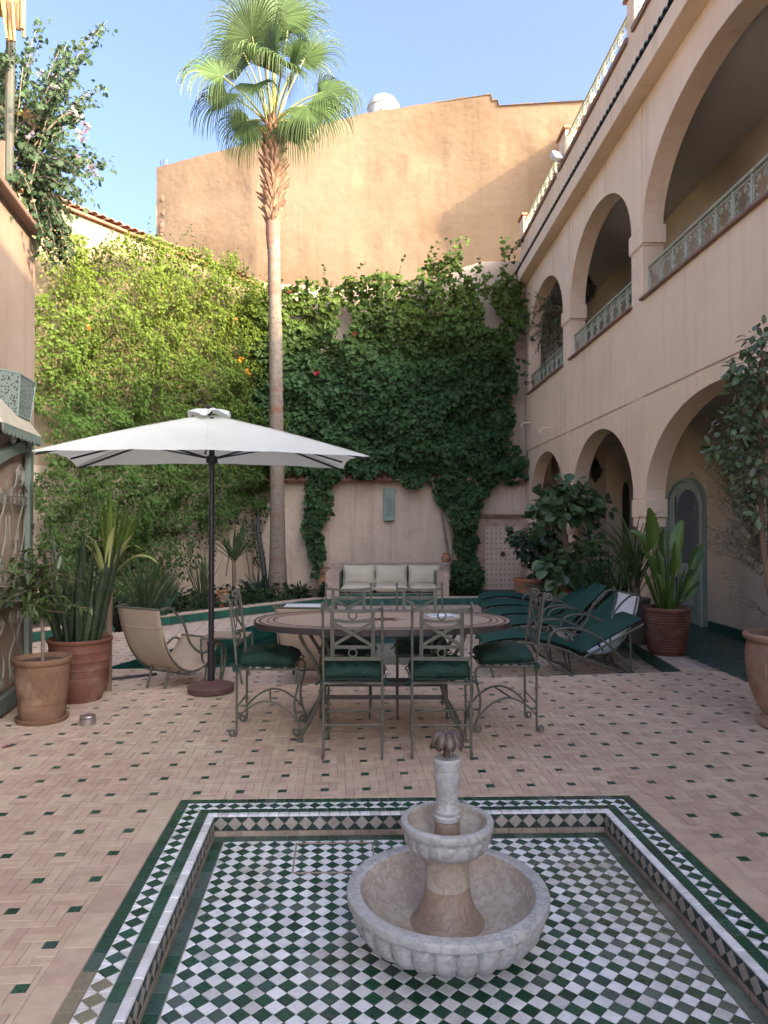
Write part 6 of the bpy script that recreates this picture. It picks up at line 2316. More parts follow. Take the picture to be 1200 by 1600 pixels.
vine_stems(iv, [([at(492, 925, 15.5), at(496, 860, 15.66), at(502, 800, 15.7), at(492, 750, 15.65)], .022), ([at(498, 925, 15.5), at(492, 850, 15.7), at(508, 790, 15.7), at(520, 745, 15.6)], .014),
                ([at(712, 920, 15.45), at(700, 860, 15.66), at(690, 800, 15.66), at(676, 752, 15.6)], .030), ([at(716, 920, 15.45), at(712, 850, 15.7), at(700, 790, 15.68), at(690, 750, 15.6)], .022),
                ([at(718, 915, 15.5), at(722, 850, 15.66), at(740, 800, 15.68), at(752, 770, 15.6), at(742, 750, 15.5)], .018), ([at(722, 915, 15.5), at(716, 850, 15.6), at(728, 790, 15.68), at(735, 745, 15.5)], .014),
                ([at(704, 915, 15.5), at(706, 840, 15.66), at(690, 790, 15.68)], .016)])
for hp, n in (([(478, 744), (520, 744), (512, 790), (506, 830), (512, 870), (498, 900), (488, 900), (486, 840), (476, 800)], 800), ([(670, 748), (770, 744), (752, 790), (738, 820), (735, 860), (722, 870), (706, 850), (700, 800), (684, 780)], 1500), ([(700, 870), (738, 862), (750, 900), (752, 930), (706, 932), (704, 900)], 900)):
    hp = [backwall_u(*p) for p in hp]
    g = wall_ivy(rng, hp, (0, GW - .05, 0), (1, 0, 0), (0, -1, 0), n, .42, .12, (0.040, 0.086, 0.036), (0.058, 0.112, 0.040), edge=.10)
    leaves('foliage', *g[:5], M['leaf'], iv)

# climber over the side wall: finer and paler
sv = thing('flowering_climber', 'pale green climber with orange flowers covering the sunlit side wall', 'climbing plant', CN + LD * 3 + Vector((0, 0, 1)))


def side_u(px, py):
    """wall coordinates of the side wall seen at a pixel"""
    k = (px - 600) / F
    # CN.x + LD.x t = k (CN.y + LD.y t)
    t = (k * CN.y - CN.x) / (LD.x - k * LD.y)
    z = CN.y + LD.y * t
    return (t, H - (py - HY) * z / F)


poly = [side_u(*p) for p in ((412, 470), (398, 452), (380, 446), (352, 428), (330, 405), (300, 400), (272, 385), (246, 378), (225, 386), (196, 378), (170, 384), (140, 390), (112, 385), (85, 378), (56, 382), (30, 380), (20, 600), (30, 800), (60, 960), (150, 960), (205, 905), (240, 890), (262, 850), (275, 822), (300, 815), (320, 830), (345, 812), (360, 790), (380, 810), (398, 790), (410, 740))]
g2 = wall_ivy(rng, poly, tuple(CN), tuple(LD), tuple(LN), 80000, .75, .053, (0.062, 0.122, 0.024), (0.095, 0.160, 0.030), edge=.28, scale=1.25, kind_down=.55)
# sunlight put into the leaf colour: warmer towards the top
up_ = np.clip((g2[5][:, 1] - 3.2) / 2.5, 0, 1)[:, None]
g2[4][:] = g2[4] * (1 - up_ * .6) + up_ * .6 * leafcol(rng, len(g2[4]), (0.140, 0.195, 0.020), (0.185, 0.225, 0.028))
lo_ = np.clip((3.0 - g2[5][:, 1]) / 1.5, 0, 1)[:, None]  # shade low on the wall put into the leaf colour
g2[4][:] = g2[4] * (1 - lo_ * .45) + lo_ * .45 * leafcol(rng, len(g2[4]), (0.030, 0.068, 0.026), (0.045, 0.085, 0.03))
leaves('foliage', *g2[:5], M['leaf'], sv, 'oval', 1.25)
sh = MB()
for px, py in ((120, 400), (150, 398), (185, 392), (210, 390), (236, 386), (245, 384), (262, 388), (285, 396), (310, 404), (338, 412), (344, 414), (366, 436), (200, 392), (60, 390), (90, 392)):
    u, h = side_u(px, py + 14)
    p = CN + LD * u + LN * .35 + Vector((0, 0, h))
    shoot(p, (rng.normal(.1, .35), rng.normal(-.1, .25), 1), rng.uniform(.35, .85), sh, droop=.5, leaf=.07, dens=42)
sh.build('shoot', M['vine_bark'], sv, kind='stuff')
flush('shoot_foliage', (LP, LDR, LNR, LSR), (0.10, 0.145, 0.035), (0.14, 0.17, 0.04), M['leaf'], sv, 'oval', 1.2)
g3 = [side_u(*p) for p in ((250, 885), (262, 830), (300, 812), (345, 808), (398, 780), (412, 800), (405, 850), (380, 870), (360, 840), (330, 850), (300, 870), (270, 900))]
wisps = wall_ivy(rng, g3, tuple(CN), tuple(LD), tuple(LN), 900, .35, .07, (0.03, 0.065, 0.028), (0.045, 0.08, 0.03), edge=.35)
leaves('foliage', *wisps[:5], M['leaf'], sv, 'oval', 1.2)
for k, (a, b_, c, d) in enumerate((((292, 900), (288, 840), (280, 800), (300, 740)), ((384, 905), (376, 850), (366, 790), (380, 740)), ((402, 900), (390, 830), (400, 780), (392, 730)), ((346, 900), (352, 850), (344, 800), (350, 760)))):
    pts = []
    for q in (a, b_, c, d):
        u, h = side_u(*q)
        pts.append(CN + LD * u + LN * .14 + Vector((0, 0, h)))
    MB().tube(curve(pts, 20), .013, 6).build('stem', M['vine_bark'], sv)


def blossom(c, r, col, parent, n=7, seed=0):
    rr = random.Random(seed)
    b = MB(); b.col = col
    c = Vector(c)
    for i in range(n):
        d = Vector((rr.uniform(-1, 1), rr.uniform(-1, .2), rr.uniform(-.6, 1))).normalized()
        e = d.orthogonal().normalized() * .45
        b.col = tuple(q * rr.uniform(.75, 1.2) for q in col)
        o = c + Vector((rr.uniform(-1, 1), rr.uniform(-.5, .5), rr.uniform(-1, 1))) * r * .6
        b.add([o, o + d * r * .5 + e * r, o + d * r, o + d * r * .5 - e * r], [(0, 1, 2, 3)])
    return b.build('flower', M['flower'], parent, smooth=False)


for i, (px, py, r, col) in enumerate(((94, 522, .06, (.50, .22, .03)), (337, 568, .07, (.55, .22, .02)), (346, 588, .085, (.55, .20, .02)), (329, 509, .05, (.45, .22, .05)), (90, 676, .05, (.30, .07, .04)), (62, 380, .06, (.5, .2, .02)))):
    u, h = side_u(px, py)
    blossom(CN + LD * u + LN * .72 + Vector((0, 0, h)), r, col, sv, seed=i)
for i, (px, py, r, col) in enumerate(((494, 583, .07, (.40, .02, .05)), (553, 523, .07, (.25, .05, .04)), (452, 455, .045, (.35, .06, .05)))):
    blossom(at(px, py, 15.2), r, col, iv, n=9, seed=i + 20)

# bougainvillea over the gatehouse roof
bg = thing('bougainvillea', 'white flowered bougainvillea arching from the gatehouse roof', 'climbing plant', g0 + Vector((-.3, 0, 3.9)))
wood = MB()
acc = ([], [], [], [])
rr = np.random.default_rng(77)
tgt = [((20, 250), (165, 30), .9), ((20, 260), (128, 85), .8), ((30, 270), (112, 112), .8), ((40, 240), (128, 92), .9), ((60, 200), (105, 60), .7), ((60, 210), (168, 128), .6), ((60, 220), (150, 160), .7), ((60, 240), (120, 200), .7), ((60, 250), (172, 262), .5), ((50, 250), (160, 290), .5), ((40, 260), (140, 310), .5), ((30, 270), (105, 330), .5), ((20, 260), (80, 360), .5), ((40, 280), (120, 345), .5), ((10, 200), (60, 40), .8), ((10, 180), (35, 60), .8), ((0, 240), (30, 120), .8), ((10, 260), (70, 120), .8), ((5, 250), (20, 180), .7), ((50, 260), (150, 240), .6), ((60, 260), (145, 280), .5), ((50, 280), (100, 300), .5), ((60, 290), (72, 385), .4), ((50, 290), (95, 365), .4), ((60, 230), (100, 170), .7), ((30, 240), (90, 190), .7), ((10, 270), (50, 300), .6), ((20, 200), (80, 150), .7), ((25, 220), (85, 100), .8), ((0, 220), (40, 210), .7), ((10, 280), (30, 330), .4), ((40, 230), (110, 230), .6), ((45, 200), (110, 140), .6), ((0, 150), (20, 70), .6), ((60, 300), (110, 390), .4), ((5, 130), (18, 90), .6), ((5, 160), (25, 150), .5), ((4, 200), (22, 200), .4), ((4, 240), (24, 250), .4), ((6, 280), (26, 300), .3), ((6, 180), (12, 120), .5), ((65, 300), (60, 350), .4), ((20, 240), (60, 240), .6)]
for (a, b_, up) in tgt:
    for rep in range(4):
        za, zb = 6.2 + rr.normal(0, .2), 6.1 + rr.normal(0, .35)
        A = np.array(at(a[0] + rr.normal(0, 10), a[1] + rr.normal(0, 10), za)); B = np.array(at(b_[0] - 8 * rep + rr.normal(0, 8), b_[1] + rr.normal(0, 14) + (4 * rep), zb))
        L = np.linalg.norm(B - A)
        d = (B - A) / L + np.array([0, 0, up * .5])
        # aim: start higher and droop on to the target
        pts = curve([Vector(A), Vector((A + B) / 2 + np.array([0, 0, .10 * L])), Vector(B)], 10)
        wood.tube(pts, [.007 * (1 - .08 * i) for i in range(11)], 4, cap=False)
        P = np.array(pts)
        m = int(46 * L) + 4
        f = rr.random(m) * 9.999; i = f.astype(int)
        q = P[i] * (1 - (f - i))[:, None] + P[i + 1] * (f - i)[:, None] + rr.normal(0, .02, (m, 3))
        D = (P[i + 1] - P[i]) * 3 + rr.normal(0, .5, (m, 3)) + np.array([0, 0, -.45])
        acc[0].append(q); acc[1].append(D); acc[2].append(rr.normal(0, .6, (m, 3)) + np.array([.2, -.5, .8])); acc[3].append(rr.uniform(.026, .058, m))
wood.build('branch', M['vine_bark'], bg, kind='stuff')
flush('foliage', acc, (0.065, 0.120, 0.062), (0.095, 0.150, 0.070), M['leaf'], bg, 'heart', 1.0)
for i, (px, py) in enumerate(((130, 192), (118, 180), (120, 205), (126, 214), (140, 258), (135, 250), (146, 266), (120, 243), (38, 180), (30, 175), (26, 275), (44, 210), (80, 130), (60, 110), (36, 276), (112, 170), (134, 200), (10, 165))):
    col = (.62, .58, .60) if i not in (8, 9, 10, 14, 17) else (.50, .42, .18)
    blossom(at(px, py, 5.9), .040, tuple(q * .55 for q in col), bg, n=9, seed=i + 50)
q = MB()
for i in range(6):
    q.tube(curve([at(34 + i * 3, 160 + i * 2, 6.05), at(40 + i * 3, 185, 6.0), at(46 + i * 2, 196, 6.0)], 8), .010, 5)
q.build('dry_sheath', M['boot'], bg)
reg_t = thing('sapling_wisp', 'dark leafy shoots hanging below the ledge at the gatehouse corner', 'climbing plant', at(70, 400, 6.6))
acc = ([], [], [], []); w_ = MB()
for i in range(16):
    shoot(at(58 + 3 * (i % 5), 330 + 5 * i % 60, 6.6), (.6, -.1, -.2), .35, w_, r=.004, droop=1.0, leaf=.06, dens=60, rr=rr, acc=acc)
w_.build('branch', M['vine_bark'], reg_t, kind='stuff')
flush('foliage', acc, (0.035, 0.075, 0.035), (0.06, 0.105, 0.04), M['leaf'], reg_t, 'heart')

# ------------------------------------------------------------------ fan palm
PX, PY = -2.125, 14.2
pm = thing('fan_palm', 'tall fan palm with a slender ringed trunk beside the pool', 'palm tree', (PX, PY, 0))
tr = curve([(PX, PY, -.05), (PX + .0, PY, .6), (PX - .01, PY, 2.2), (PX - .05, PY, 5.0), (PX - .10, PY, 7.55), (PX - .12, PY, 9.2)], 150)
rad = []
for i, p in enumerate(tr):
    h = p.z
    r = .150 - .026 * min(1, h / 7.5) + .085 * math.exp(-max(0, h) / .45)
    rad.append(max(.115, r) * (1 + .022 * (((i * 37) % 11) / 11 - .5) + (.018 if i % 3 == 0 else -.008)))
MT = mk('palm_trunk', (0.195, 0.165, 0.125), 0.9, (0.135, 0.108, 0.080), 9, bump=.8, bscale=16, third=(0.17, 0.085, 0.055), tscale=1.1, tmix=(.52, .7), stretch=(1, 1, 3.5), bdist=.02)
MB().tube(tr, rad, 22).build('trunk', MT, pm, ang=70)
rr = random.Random(8)
boots = []
me_b = None
for i in range(150):
    f = i / 150
    h = 7.45 + 2.05 * f
    a = i * 2.39996
    base = Vector((PX - .11, PY, h))
    d = Vector((math.cos(a), math.sin(a), 0))
    R0 = .15 + .03 * math.sin(PI * f)
    if me_b is None:
        vs, fs = [], []
        pr = [(0, -.02, .075, .03), (.035, .08, .070, .026), (.075, .17, .052, .018), (.11, .24, .036, .010)]
        for x, z, w, t_ in pr:
            vs += [(x - t_, -w, z), (x + t_ * .2, -w * .9, z), (x + t_, 0, z - .01), (x + t_ * .2, w * .9, z), (x - t_, w, z), (x - t_ * .6, 0, z)]
        for k in range(3):
            for j in range(6):
                l = (j + 1) % 6
                fs.append((k * 6 + j, k * 6 + l, k * 6 + 6 + l, k * 6 + 6 + j))
        fs.append((18, 19, 20, 21, 22, 23))
        me_b = bpy.data.meshes.new('leaf_base'); me_b.from_pydata(vs, [], fs); me_b.materials.append(M['boot'])
    o = link('leaf_base', me_b, pm)
    s = rr.uniform(.60, 1.0)
    o.scale = (s * rr.uniform(.9, 1.3), s, s * rr.uniform(.8, 1.2))
    o.location = base + d * (R0 - .03) - Vector((PX, PY, 0))
    o.rotation_euler = (rr.uniform(-.25, .25), rr.uniform(-.05, .45), a + rr.uniform(-.2, .2))
MB().lathe([(.122, 6.95), (.135, 7.1), (.150, 7.3), (.15, 7.5)], (PX - .105, PY, 0), 14).build('sheath', mk('red_brown_sheath', (.22, .11, .07), .8, (.15, .075, .05), 12, bump=.4, bscale=30), pm)


def frond(tip_px, hub_px, R, dz, seed, nseg=46, open_=1.0, droop=1.0, tone=1.0, face=None):
    """a fan leaf: stalk from the crown to a hub, pleated blade with hanging tips"""
    rr = np.random.default_rng(seed)
    C0 = np.array([PX - .12 + rr.normal(0, .04), PY + rr.normal(0, .04), 9.42 + rr.uniform(-.12, .1)])
    Hb = np.array(at(hub_px[0], hub_px[1], PY + dz))
    tipd = np.array(at(tip_px[0], tip_px[1], PY + dz * 1.6)) - Hb
    ax = tipd / np.linalg.norm(tipd)
    V, Q, Cc = [], [], []
    # stalk
    mid = (C0 + Hb) / 2 + np.array([0, 0, .08])
    stalk = MB(); stalk.tube(curve([Vector(C0), Vector(mid), Vector(Hb)], 10), [.026 - .0012 * i for i in range(11)], 6)
    st_o = stalk.build('petiole', M['leafstalk'], None)
    # blade plane: axis and a sideways direction, facing viewer or not
    fc = np.array(face if face is not None else [rr.normal(0, .35), -1.0, .35 + rr.normal(0, .25)])
    sd = np.cross(ax, fc); sd /= np.linalg.norm(sd)
    nr = np.cross(sd, ax)
    g = np.array([0, 0, -1.0])
    amax = 2.05 * open_
    secs = [0, .14, .28, .42, .55, .68, .80, .91, 1.0]
    wid = [.12, .70, .95, .74, .55, .42, .30, .20, .04]
    for k in range(nseg):
        a = -amax + 2 * amax * k / (nseg - 1)
        L = R * (1 - .30 * (abs(a) / amax) ** 2) * rr.uniform(.90, 1.06)
        d = ax * math.cos(a) + sd * math.sin(a) + nr * (-.10 + .22 * abs(math.sin(a)))
        d /= np.linalg.norm(d)
        p = Hb.copy()
        wmax = L * (2 * amax / nseg) * .23
        base = len(V)
        prev = 0
        hang = droop * rr.uniform(.7, 1.3)
        col = np.array([0.072, 0.118, 0.034]) * tone * rr.uniform(.6, 1.35)
        for s_i, s in enumerate(secs):
            ds = (s - prev) * L; prev = s
            if s > .45: d = d + g * hang * (s - .40) * 2.3
            d = d / np.linalg.norm(d)
            p = p + d * ds
            cr = np.cross(d, nr); cr /= max(1e-6, np.linalg.norm(cr))
            w = wmax * wid[s_i]
            fold = np.cross(cr, d) * w * .55
            V += [p - cr * w, p + fold, p + cr * w]
            yc = col * (1 - .0 * s) + np.array([.05, .04, .0]) * max(0, s - .6)
            Cc += [yc, yc * .92, yc]
        for s_i in range(len(secs) - 1):
            b = base + s_i * 3
            Q += [(b, b + 3, b + 4, b + 1), (b + 1, b + 4, b + 5, b + 2)]
    o = np_mesh('frond', np.array(V), np.array(Q), np.array(Cc), M['palm_leaf'], pm, smooth=False)
    st_o.parent = o
    iv_ = INV[pm.name]
    st_o.data.transform(iv_)
    return o


M['leafstalk'] = mk('palm_stalk', (0.20, 0.22, 0.06), 0.5, (0.26, 0.24, 0.08), 8)
M['palm_leaf'] = mk('palm_leaf', (1, 1, 1), 0.42, (.85, .85, .85), 5, attr=True, spec=.4, transl=.30)
FR_ = [((276, 75), (345, 112), 1.05, -.35), ((300, 180), (352, 140), 1.0, -.15), ((330, 20), (378, 75), 1.05, .25), ((345, -30), (392, 50), 1.10, -.35), ((395, -60), (410, 30), 1.10, .35), ((430, -70), (432, 20), 1.15, -.2), ((470, -50), (448, 40), 1.10, .3),
       ((520, 20), (474, 85), 1.00, .15), ((575, 130), (502, 138), 1.0, -.30), ((560, 190), (495, 150), .95, .15), ((510, 200), (478, 160), .95, -.55), ((350, 250), (392, 190), .85, .25), ((345, 225), (384, 183), .85, -.15),
       ((478, 250), (456, 185), .85, -.2), ((470, 235), (450, 180), .80, .3), ((405, 60), (412, 100), .95, -.85), ((450, 80), (440, 95), .95, -.95), ((380, 150), (396, 125), .90, -.80), ((425, 10), (424, 75), 1.0, -.6), ((470, 70), (455, 105), .95, -.75),
       ((350, 60), (380, 100), .95, .7), ((490, 60), (462, 90), .95, .8), ((430, -20), (428, 60), 1.0, .8)]
for i, (tp, hb, R, dz) in enumerate(FR_):
    frond(tp, hb, R * 1.16, dz, i + 5, open_=.95 if i < 15 else .85, droop=(.55 if i in (2, 3, 4, 5, 6, 7, 20, 21, 22) else 1.0) + .35 * (i in (0, 1, 8, 11, 15, 16, 17, 19)), tone=random.Random(i).uniform(.85, 1.25))

# ------------------------------------------------------------------ pots and their plants
def pot(name, label, c, prof, mat, n=48, lob=None, soil=None, saucer=None, decor=None, smat='soil'):
    t = thing(name, label, 'plant pot', (c[0], c[1], c[2]))
    MB().lathe(prof, c, n, lob=lob, cap=False).build('pot_body', M[mat], t, ang=40)
    if soil: MB().lathe([(.001, soil[1] - .004), (soil[0], soil[1])], c, 24).build('soil', M[smat], t)
    if saucer:
        r = saucer
        MB().lathe([(.001, 0), (r, 0), (r + .012, .018), (r + .016, .034), (r + .004, .036), (r - .012, .02), (.001, .018)], c, n, cap=False).build('saucer', M[mat], t)
    return t


# pale pot with the small shrub
c1 = Vector((-2.515, 5.25, 0))
pot('terracotta_pot', 'pale terracotta pot with a scratched leaf pattern, in its saucer by the gate', c1, [(.001, .02), (.150, .02), (.155, .04), (.163, .10), (.178, .26), (.188, .38), (.190, .415), (.200, .425), (.206, .445), (.203, .462), (.190, .466), (.182, .452), (.180, .42)], 'terra_pale', soil=(.181, .43), saucer=.17)
pt_ = [o for o in bpy.data.objects if o.get('label', '').startswith('pale terracotta pot')][0]
q = MB()
for k in range(9):
    a0 = -2.6 + k * .33
    for s in (-1, 1):
        pts = []
        for i in range(10):
            f = i / 9
            a = a0 + s * .15 * math.sin(PI * f) * (1 - .3 * f)
            h = .20 + .17 * f
            r = .1715 + (h - .20) * .085 + .0005
            pts.append((c1.x + r * math.cos(a), c1.y + r * math.sin(a), h))
        q.tube(pts, .0022, 4)
for h in (.135, .145): q.tube([(c1.x + (.1665) * math.cos(2 * PI * i / 40), c1.y + .1665 * math.sin(2 * PI * i / 40), h) for i in range(40)], .0022, 4, closed=True)
q.build('scratched_pattern', M['terra_red'], pt_)
c2 = Vector((-2.50, 5.86, 0))
pot('terracotta_pot', 'large red-brown ribbed terracotta pot of snake plants', c2, [(.001, 0), (.165, .0), (.175, .03), (.205, .09), (.222, .15), (.226, .2), (.222, .205), (.226, .212), (.224, .26), (.228, .268), (.225, .275), (.230, .33), (.234, .338), (.231, .345), (.236, .40), (.240, .41), (.236, .418), (.240, .46), (.240, .475), (.252, .482), (.256, .50), (.248, .51), (.235, .508), (.225, .49), (.222, .46)], 'terra_red', n=56, soil=(.224, .465))


def strap(mb, base, d, L, w, bend, n=9, col=(.05, .1, .03), twist=0.0, tipw=.15, fold=.25, grow=.55, var=0.0):
    """a strap leaf from base, leaving along d and bending under its weight"""
    p = Vector(base); d = Vector(d).normalized()
    vs, fs = [], []
    for i in range(n + 1):
        f = i / n
        side = d.cross(Vector((0, 0, 1)))
        if side.length < .05: side = Vector((math.cos(twist), math.sin(twist), 0))
        side.normalize()
        side = Matrix.Rotation(twist, 3, d) @ side
        nn = side.cross(d)
        if f < .5: ww = w * (grow + (1 - grow) * math.sin(PI * f))
        else: ww = w * (1 - (1 - tipw * 0) * max(0, (f - .5) / .5) ** 1.8) + .0008
        vs += [p - side * ww / 2 + nn * ww * fold * .5, p, p + side * ww / 2 + nn * ww * fold * .5]
        p = p + d * L / n
        d = (d + Vector((0, 0, -1)) * bend * f / n * 3).normalized()
    for i in range(n):
        b = i * 3
        fs += [(b, b + 3, b + 4, b + 1), (b + 1, b + 4, b + 5, b + 2)]
    mb.col = col
    mb.add(vs, fs)


def vcol(rr, c, v=.2):
    k = rr.uniform(1 - v, 1 + v)
    return tuple(q * k for q in c)


def mat_snake():
    m = mk('snake_plant_leaf', (1, 1, 1), .4, (.85, .85, .85), 8, attr=True, spec=.4)
    nt = m.node_tree; N, L = nt.nodes, nt.links
    geo = N.new('ShaderNodeNewGeometry')
    w = N.new('ShaderNodeTexWave'); w.bands_direction = 'Z'; w.inputs['Scale'].default_value = 9; w.inputs['Distortion'].default_value = 16; w.inputs['Detail'].default_value = 3; w.inputs['Detail Scale'].default_value = 2
    L.new(geo.outputs['Position'], w.inputs['Vector'])
    r = N.new('ShaderNodeMapRange'); r.inputs[1].default_value = .45; r.inputs[2].default_value = .75; r.inputs[3].default_value = .8; r.inputs[4].default_value = 1.75
    L.new(w.outputs['Fac'], r.inputs[0])
    bs = N['Principled BSDF']
    src = bs.inputs['Base Color'].links[0].from_socket
    mx = N.new('ShaderNodeVectorMath'); mx.operation = 'SCALE'
    L.new(src, mx.inputs[0]); L.new(r.outputs[0], mx.inputs['Scale']); L.new(mx.outputs[0], bs.inputs['Base Color'])
    return m


M['snake'] = mat_snake()
rr = random.Random(3)
sp = thing('snake_plant', 'tall banded snake plant standing in the red-brown pot', 'plant', c2 + Vector((0, 0, .46)))
for i in range(44):
    a = rr.uniform(0, 2 * PI); r = .19 * math.sqrt(rr.random())
    b = MB()
    base = c2 + Vector((r * math.cos(a), r * math.sin(a), .46))
    strap(b, base, (math.cos(a) * r * 1.3 + rr.uniform(-.1, .1) + .06, math.sin(a) * r * 1.3 + rr.uniform(-.1, .1), 1), rr.uniform(.45, .98), rr.uniform(.040, .066), rr.uniform(-.02, .05), 9, vcol(rr, (.027, .042, .022), .4), twist=rr.uniform(-1.2, 1.2), fold=.35, grow=.7)
    b.build('leaf', M['snake'], sp)
yu = thing('young_fan_palm', 'young bright green palm shoot rising behind the snake plant', 'plant', c2 + Vector((.1, .35, 0)))
pb_ = c2 + Vector((.12, .30, .5))
for i in range(24):
    b = MB()
    strap(b, pb_ + Vector((rr.uniform(-.02, .02), 0, .42)), (-.10 + .024 * i + rr.uniform(-.03, .03), rr.uniform(-.1, .1), 1), rr.uniform(.58, .86), .038, .10, 8, vcol(rr, (.13, .20, .04), .3), twist=rr.uniform(-.6, .6), grow=.5)
    b.build('leaf', M['leaf'], yu)
for (dx, dz, L, bend) in ((.35, .7, .62, 1.6), (.55, .6, .66, 1.5), (.15, .95, .62, 1.5), (-.1, .9, .55, 1.6), (.75, .8, .58, .9), (.5, 1.0, .55, .5), (-.25, 1, .5, 1.5)):
    b = MB()
    strap(b, pb_ + Vector((0, -.08, .42)), (dx, -.2, dz), L, .045, bend, 11, vcol(rr, (.40, .44, .18), .15), twist=rr.uniform(-.4, .4))
    b.build('leaf', M['leaf'], yu)
MB().tube([(pb_.x, pb_.y, .0), (pb_.x, pb_.y, .96)], .03, 8).build('stem', M['bark'], yu)

shb = thing('potted_shrub', 'small shrub with a bare bent stem in the pale pot', 'plant', c1 + Vector((0, 0, .43)))
tk = MB()
acc = ([], [], [], [])
nr_ = np.random.default_rng(9)
stem = curve([c1 + Vector((0, 0, .42)), c1 + Vector((.0, 0, .62)), c1 + Vector((-.01, 0, .72)), c1 + Vector((-.05, .01, .80)), c1 + Vector((-.06, .02, .95)), c1 + Vector((-.02, .02, 1.10))], 22)
tk.tube(stem, [.014 - .0003 * i for i in range(23)], 7)
for i in range(24):
    p = stem[14 + i % 9]
    a = nr_.uniform(0, 2 * PI)
    shoot(p, (math.cos(a), math.sin(a) * .8, nr_.uniform(-.25, .8)), nr_.uniform(.18, .52), tk, r=.005, droop=.55, leaf=.105, dens=48, rr=nr_, acc=acc, spread=.8)
for (dx, dz) in ((-.24, .02), (-.20, .10), (.1, .38), (-.12, .36), (.22, .22), (.02, .42)):
    shoot(stem[18], (dx, 0, dz), .34, tk, r=.006, droop=.3, leaf=.13, dens=80, rr=nr_, acc=acc, spread=.9)
tk.build('stem', M['vine_bark'], shb)
flush('foliage', acc, (0.045, 0.080, 0.022), (0.080, 0.125, 0.030), M['glossy_leaf'], shb, 'lance', 1.1)

# pots along the arcade
c3 = Vector((3.135, 7.9, 0))
prof = [(.001, 0), (.175, 0), (.19, .03)]
for i in range(14):
    h = .05 + i * .03
    r = .195 + .045 * min(1, h / .36)
    prof += [(r + .004, h), (r + .006, h + .012), (r - .002, h + .020)]
prof += [(.25, .475), (.255, .505), (.25, .52), (.232, .52), (.222, .49), (.222, .44)]
pot('terracotta_pot', 'large ribbed brown terracotta pot of bird of paradise before the arcade column', c3, prof, 'terra_red', n=56, soil=(.224, .455))
bp_ = thing('bird_of_paradise', 'bright green broad leaved plant in the large ribbed pot', 'plant', c3 + Vector((0, 0, .45)))


def paddle(base, tip, L, W, bow, col, face, parent):
    """a stalk ending in a broad pointed blade"""
    base, tip = Vector(base), Vector(tip)
    d = (tip - base).normalized()
    s = MB(); s.col = col
    s.tube(curve([base, base.lerp(tip, .5) + Vector((0, 0, .03)), tip], 10), [.013 - .0006 * i for i in range(11)], 6)
    stalk_o = s.build('stalk', M['leaf'], None)
    b = MB()
    fc = Vector(face).normalized()
    d2 = (d + Vector((0, 0, .35))).normalized()
    p = tip.copy()
    vs, fs = [], []
    n, m = 14, 6
    for i in range(n + 1):
        f = i / n
        side = d2.cross(fc).normalized()
        nn = side.cross(d2)
        w = W * (math.sin(PI * min(1, f * .93 + .045)) ** .62) * (1 - .25 * f)
        for j in range(m + 1):
            u = 2 * j / m - 1
            rip = .010 * math.sin(f * 40 + abs(u) * 4)
            vs.append(p + side * u * w / 2 + nn * (abs(u) ** 1.3 * w * .22 + rip * abs(u)))
        p = p + d2 * L / n
        d2 = (d2 + nn * bow / n).normalized()
    for i in range(n):
        for j in range(m):
            a = i * (m + 1) + j
            fs.append((a, a + m + 1, a + m + 2, a + 1))
    b.col = col
    b.add(vs, fs)
    o = b.build('leaf', M['glossy_leaf'], parent, ang=80)
    stalk_o.parent = o
    stalk_o.data.transform(INV[root_of(parent).name])
    return o


YG, MG = (.105, .185, .028), (.06, .12, .022)
B3 = c3 + Vector((0, 0, .46))
for (bx, tx, tz, ty, L, W, bow, col, face) in ((-.02, -.17, .98, -.05, .50, .20, .12, YG, (.25, -1, .1)), (.03, .10, .80, -.02, .50, .18, -.35, YG, (-.9, -.75, .3)), (-.05, -.20, .92, .05, .40, .15, -1.5, (.10, .16, .03), (.1, -.5, .9)),
                                               (.05, .26, .66, -.05, .36, .15, -.8, MG, (-.2, -.8, .8)), (-.03, -.16, .55, -.10, .40, .11, -.8, MG, (0, -.5, 1)), (.02, .04, .66, -.12, .34, .14, -.4, YG, (.1, -1, .2)), (.06, .22, .40, .0, .34, .10, -.7, MG, (-.3, -.7, .7)),
                                               (.0, .12, .52, .10, .38, .14, -.5, YG, (-.5, -.8, .2)), (-.06, -.10, .34, -.12, .26, .09, -.9, YG, (.2, -.7, .6)), (.05, .16, .18, -.10, .30, .08, -.8, MG, (0, -.8, .6)), (.0, .02, .84, .08, .36, .16, -.2, MG, (-.3, -1, .1)), (-.02, -.06, .50, .0, .38, .13, -.2, MG, (.3, -1, .2)), (.07, .18, .28, -.06, .3, .09, -.6, YG, (-.3, -.9, .5))):
    kk = rr.uniform(.9, 1.1)
    paddle(B3 + Vector((bx, rr.uniform(-.06, .06), 0)), B3 + Vector((tx, ty, tz * .72)), L * .92, W, bow, tuple(q * kk for q in col), face, bp_)
for i in range(16):
    b = MB()
    a = rr.uniform(0, 2 * PI)
    strap(b, B3 + Vector((.08 * math.cos(a), .08 * math.sin(a), 0)), (.35 * math.cos(a), .35 * math.sin(a), 1), rr.uniform(.35, .70), .032, .25, 8, vcol(rr, (.085, .15, .028)), twist=rr.uniform(-1, 1))
    b.build('leaf', M['leaf'], bp_)

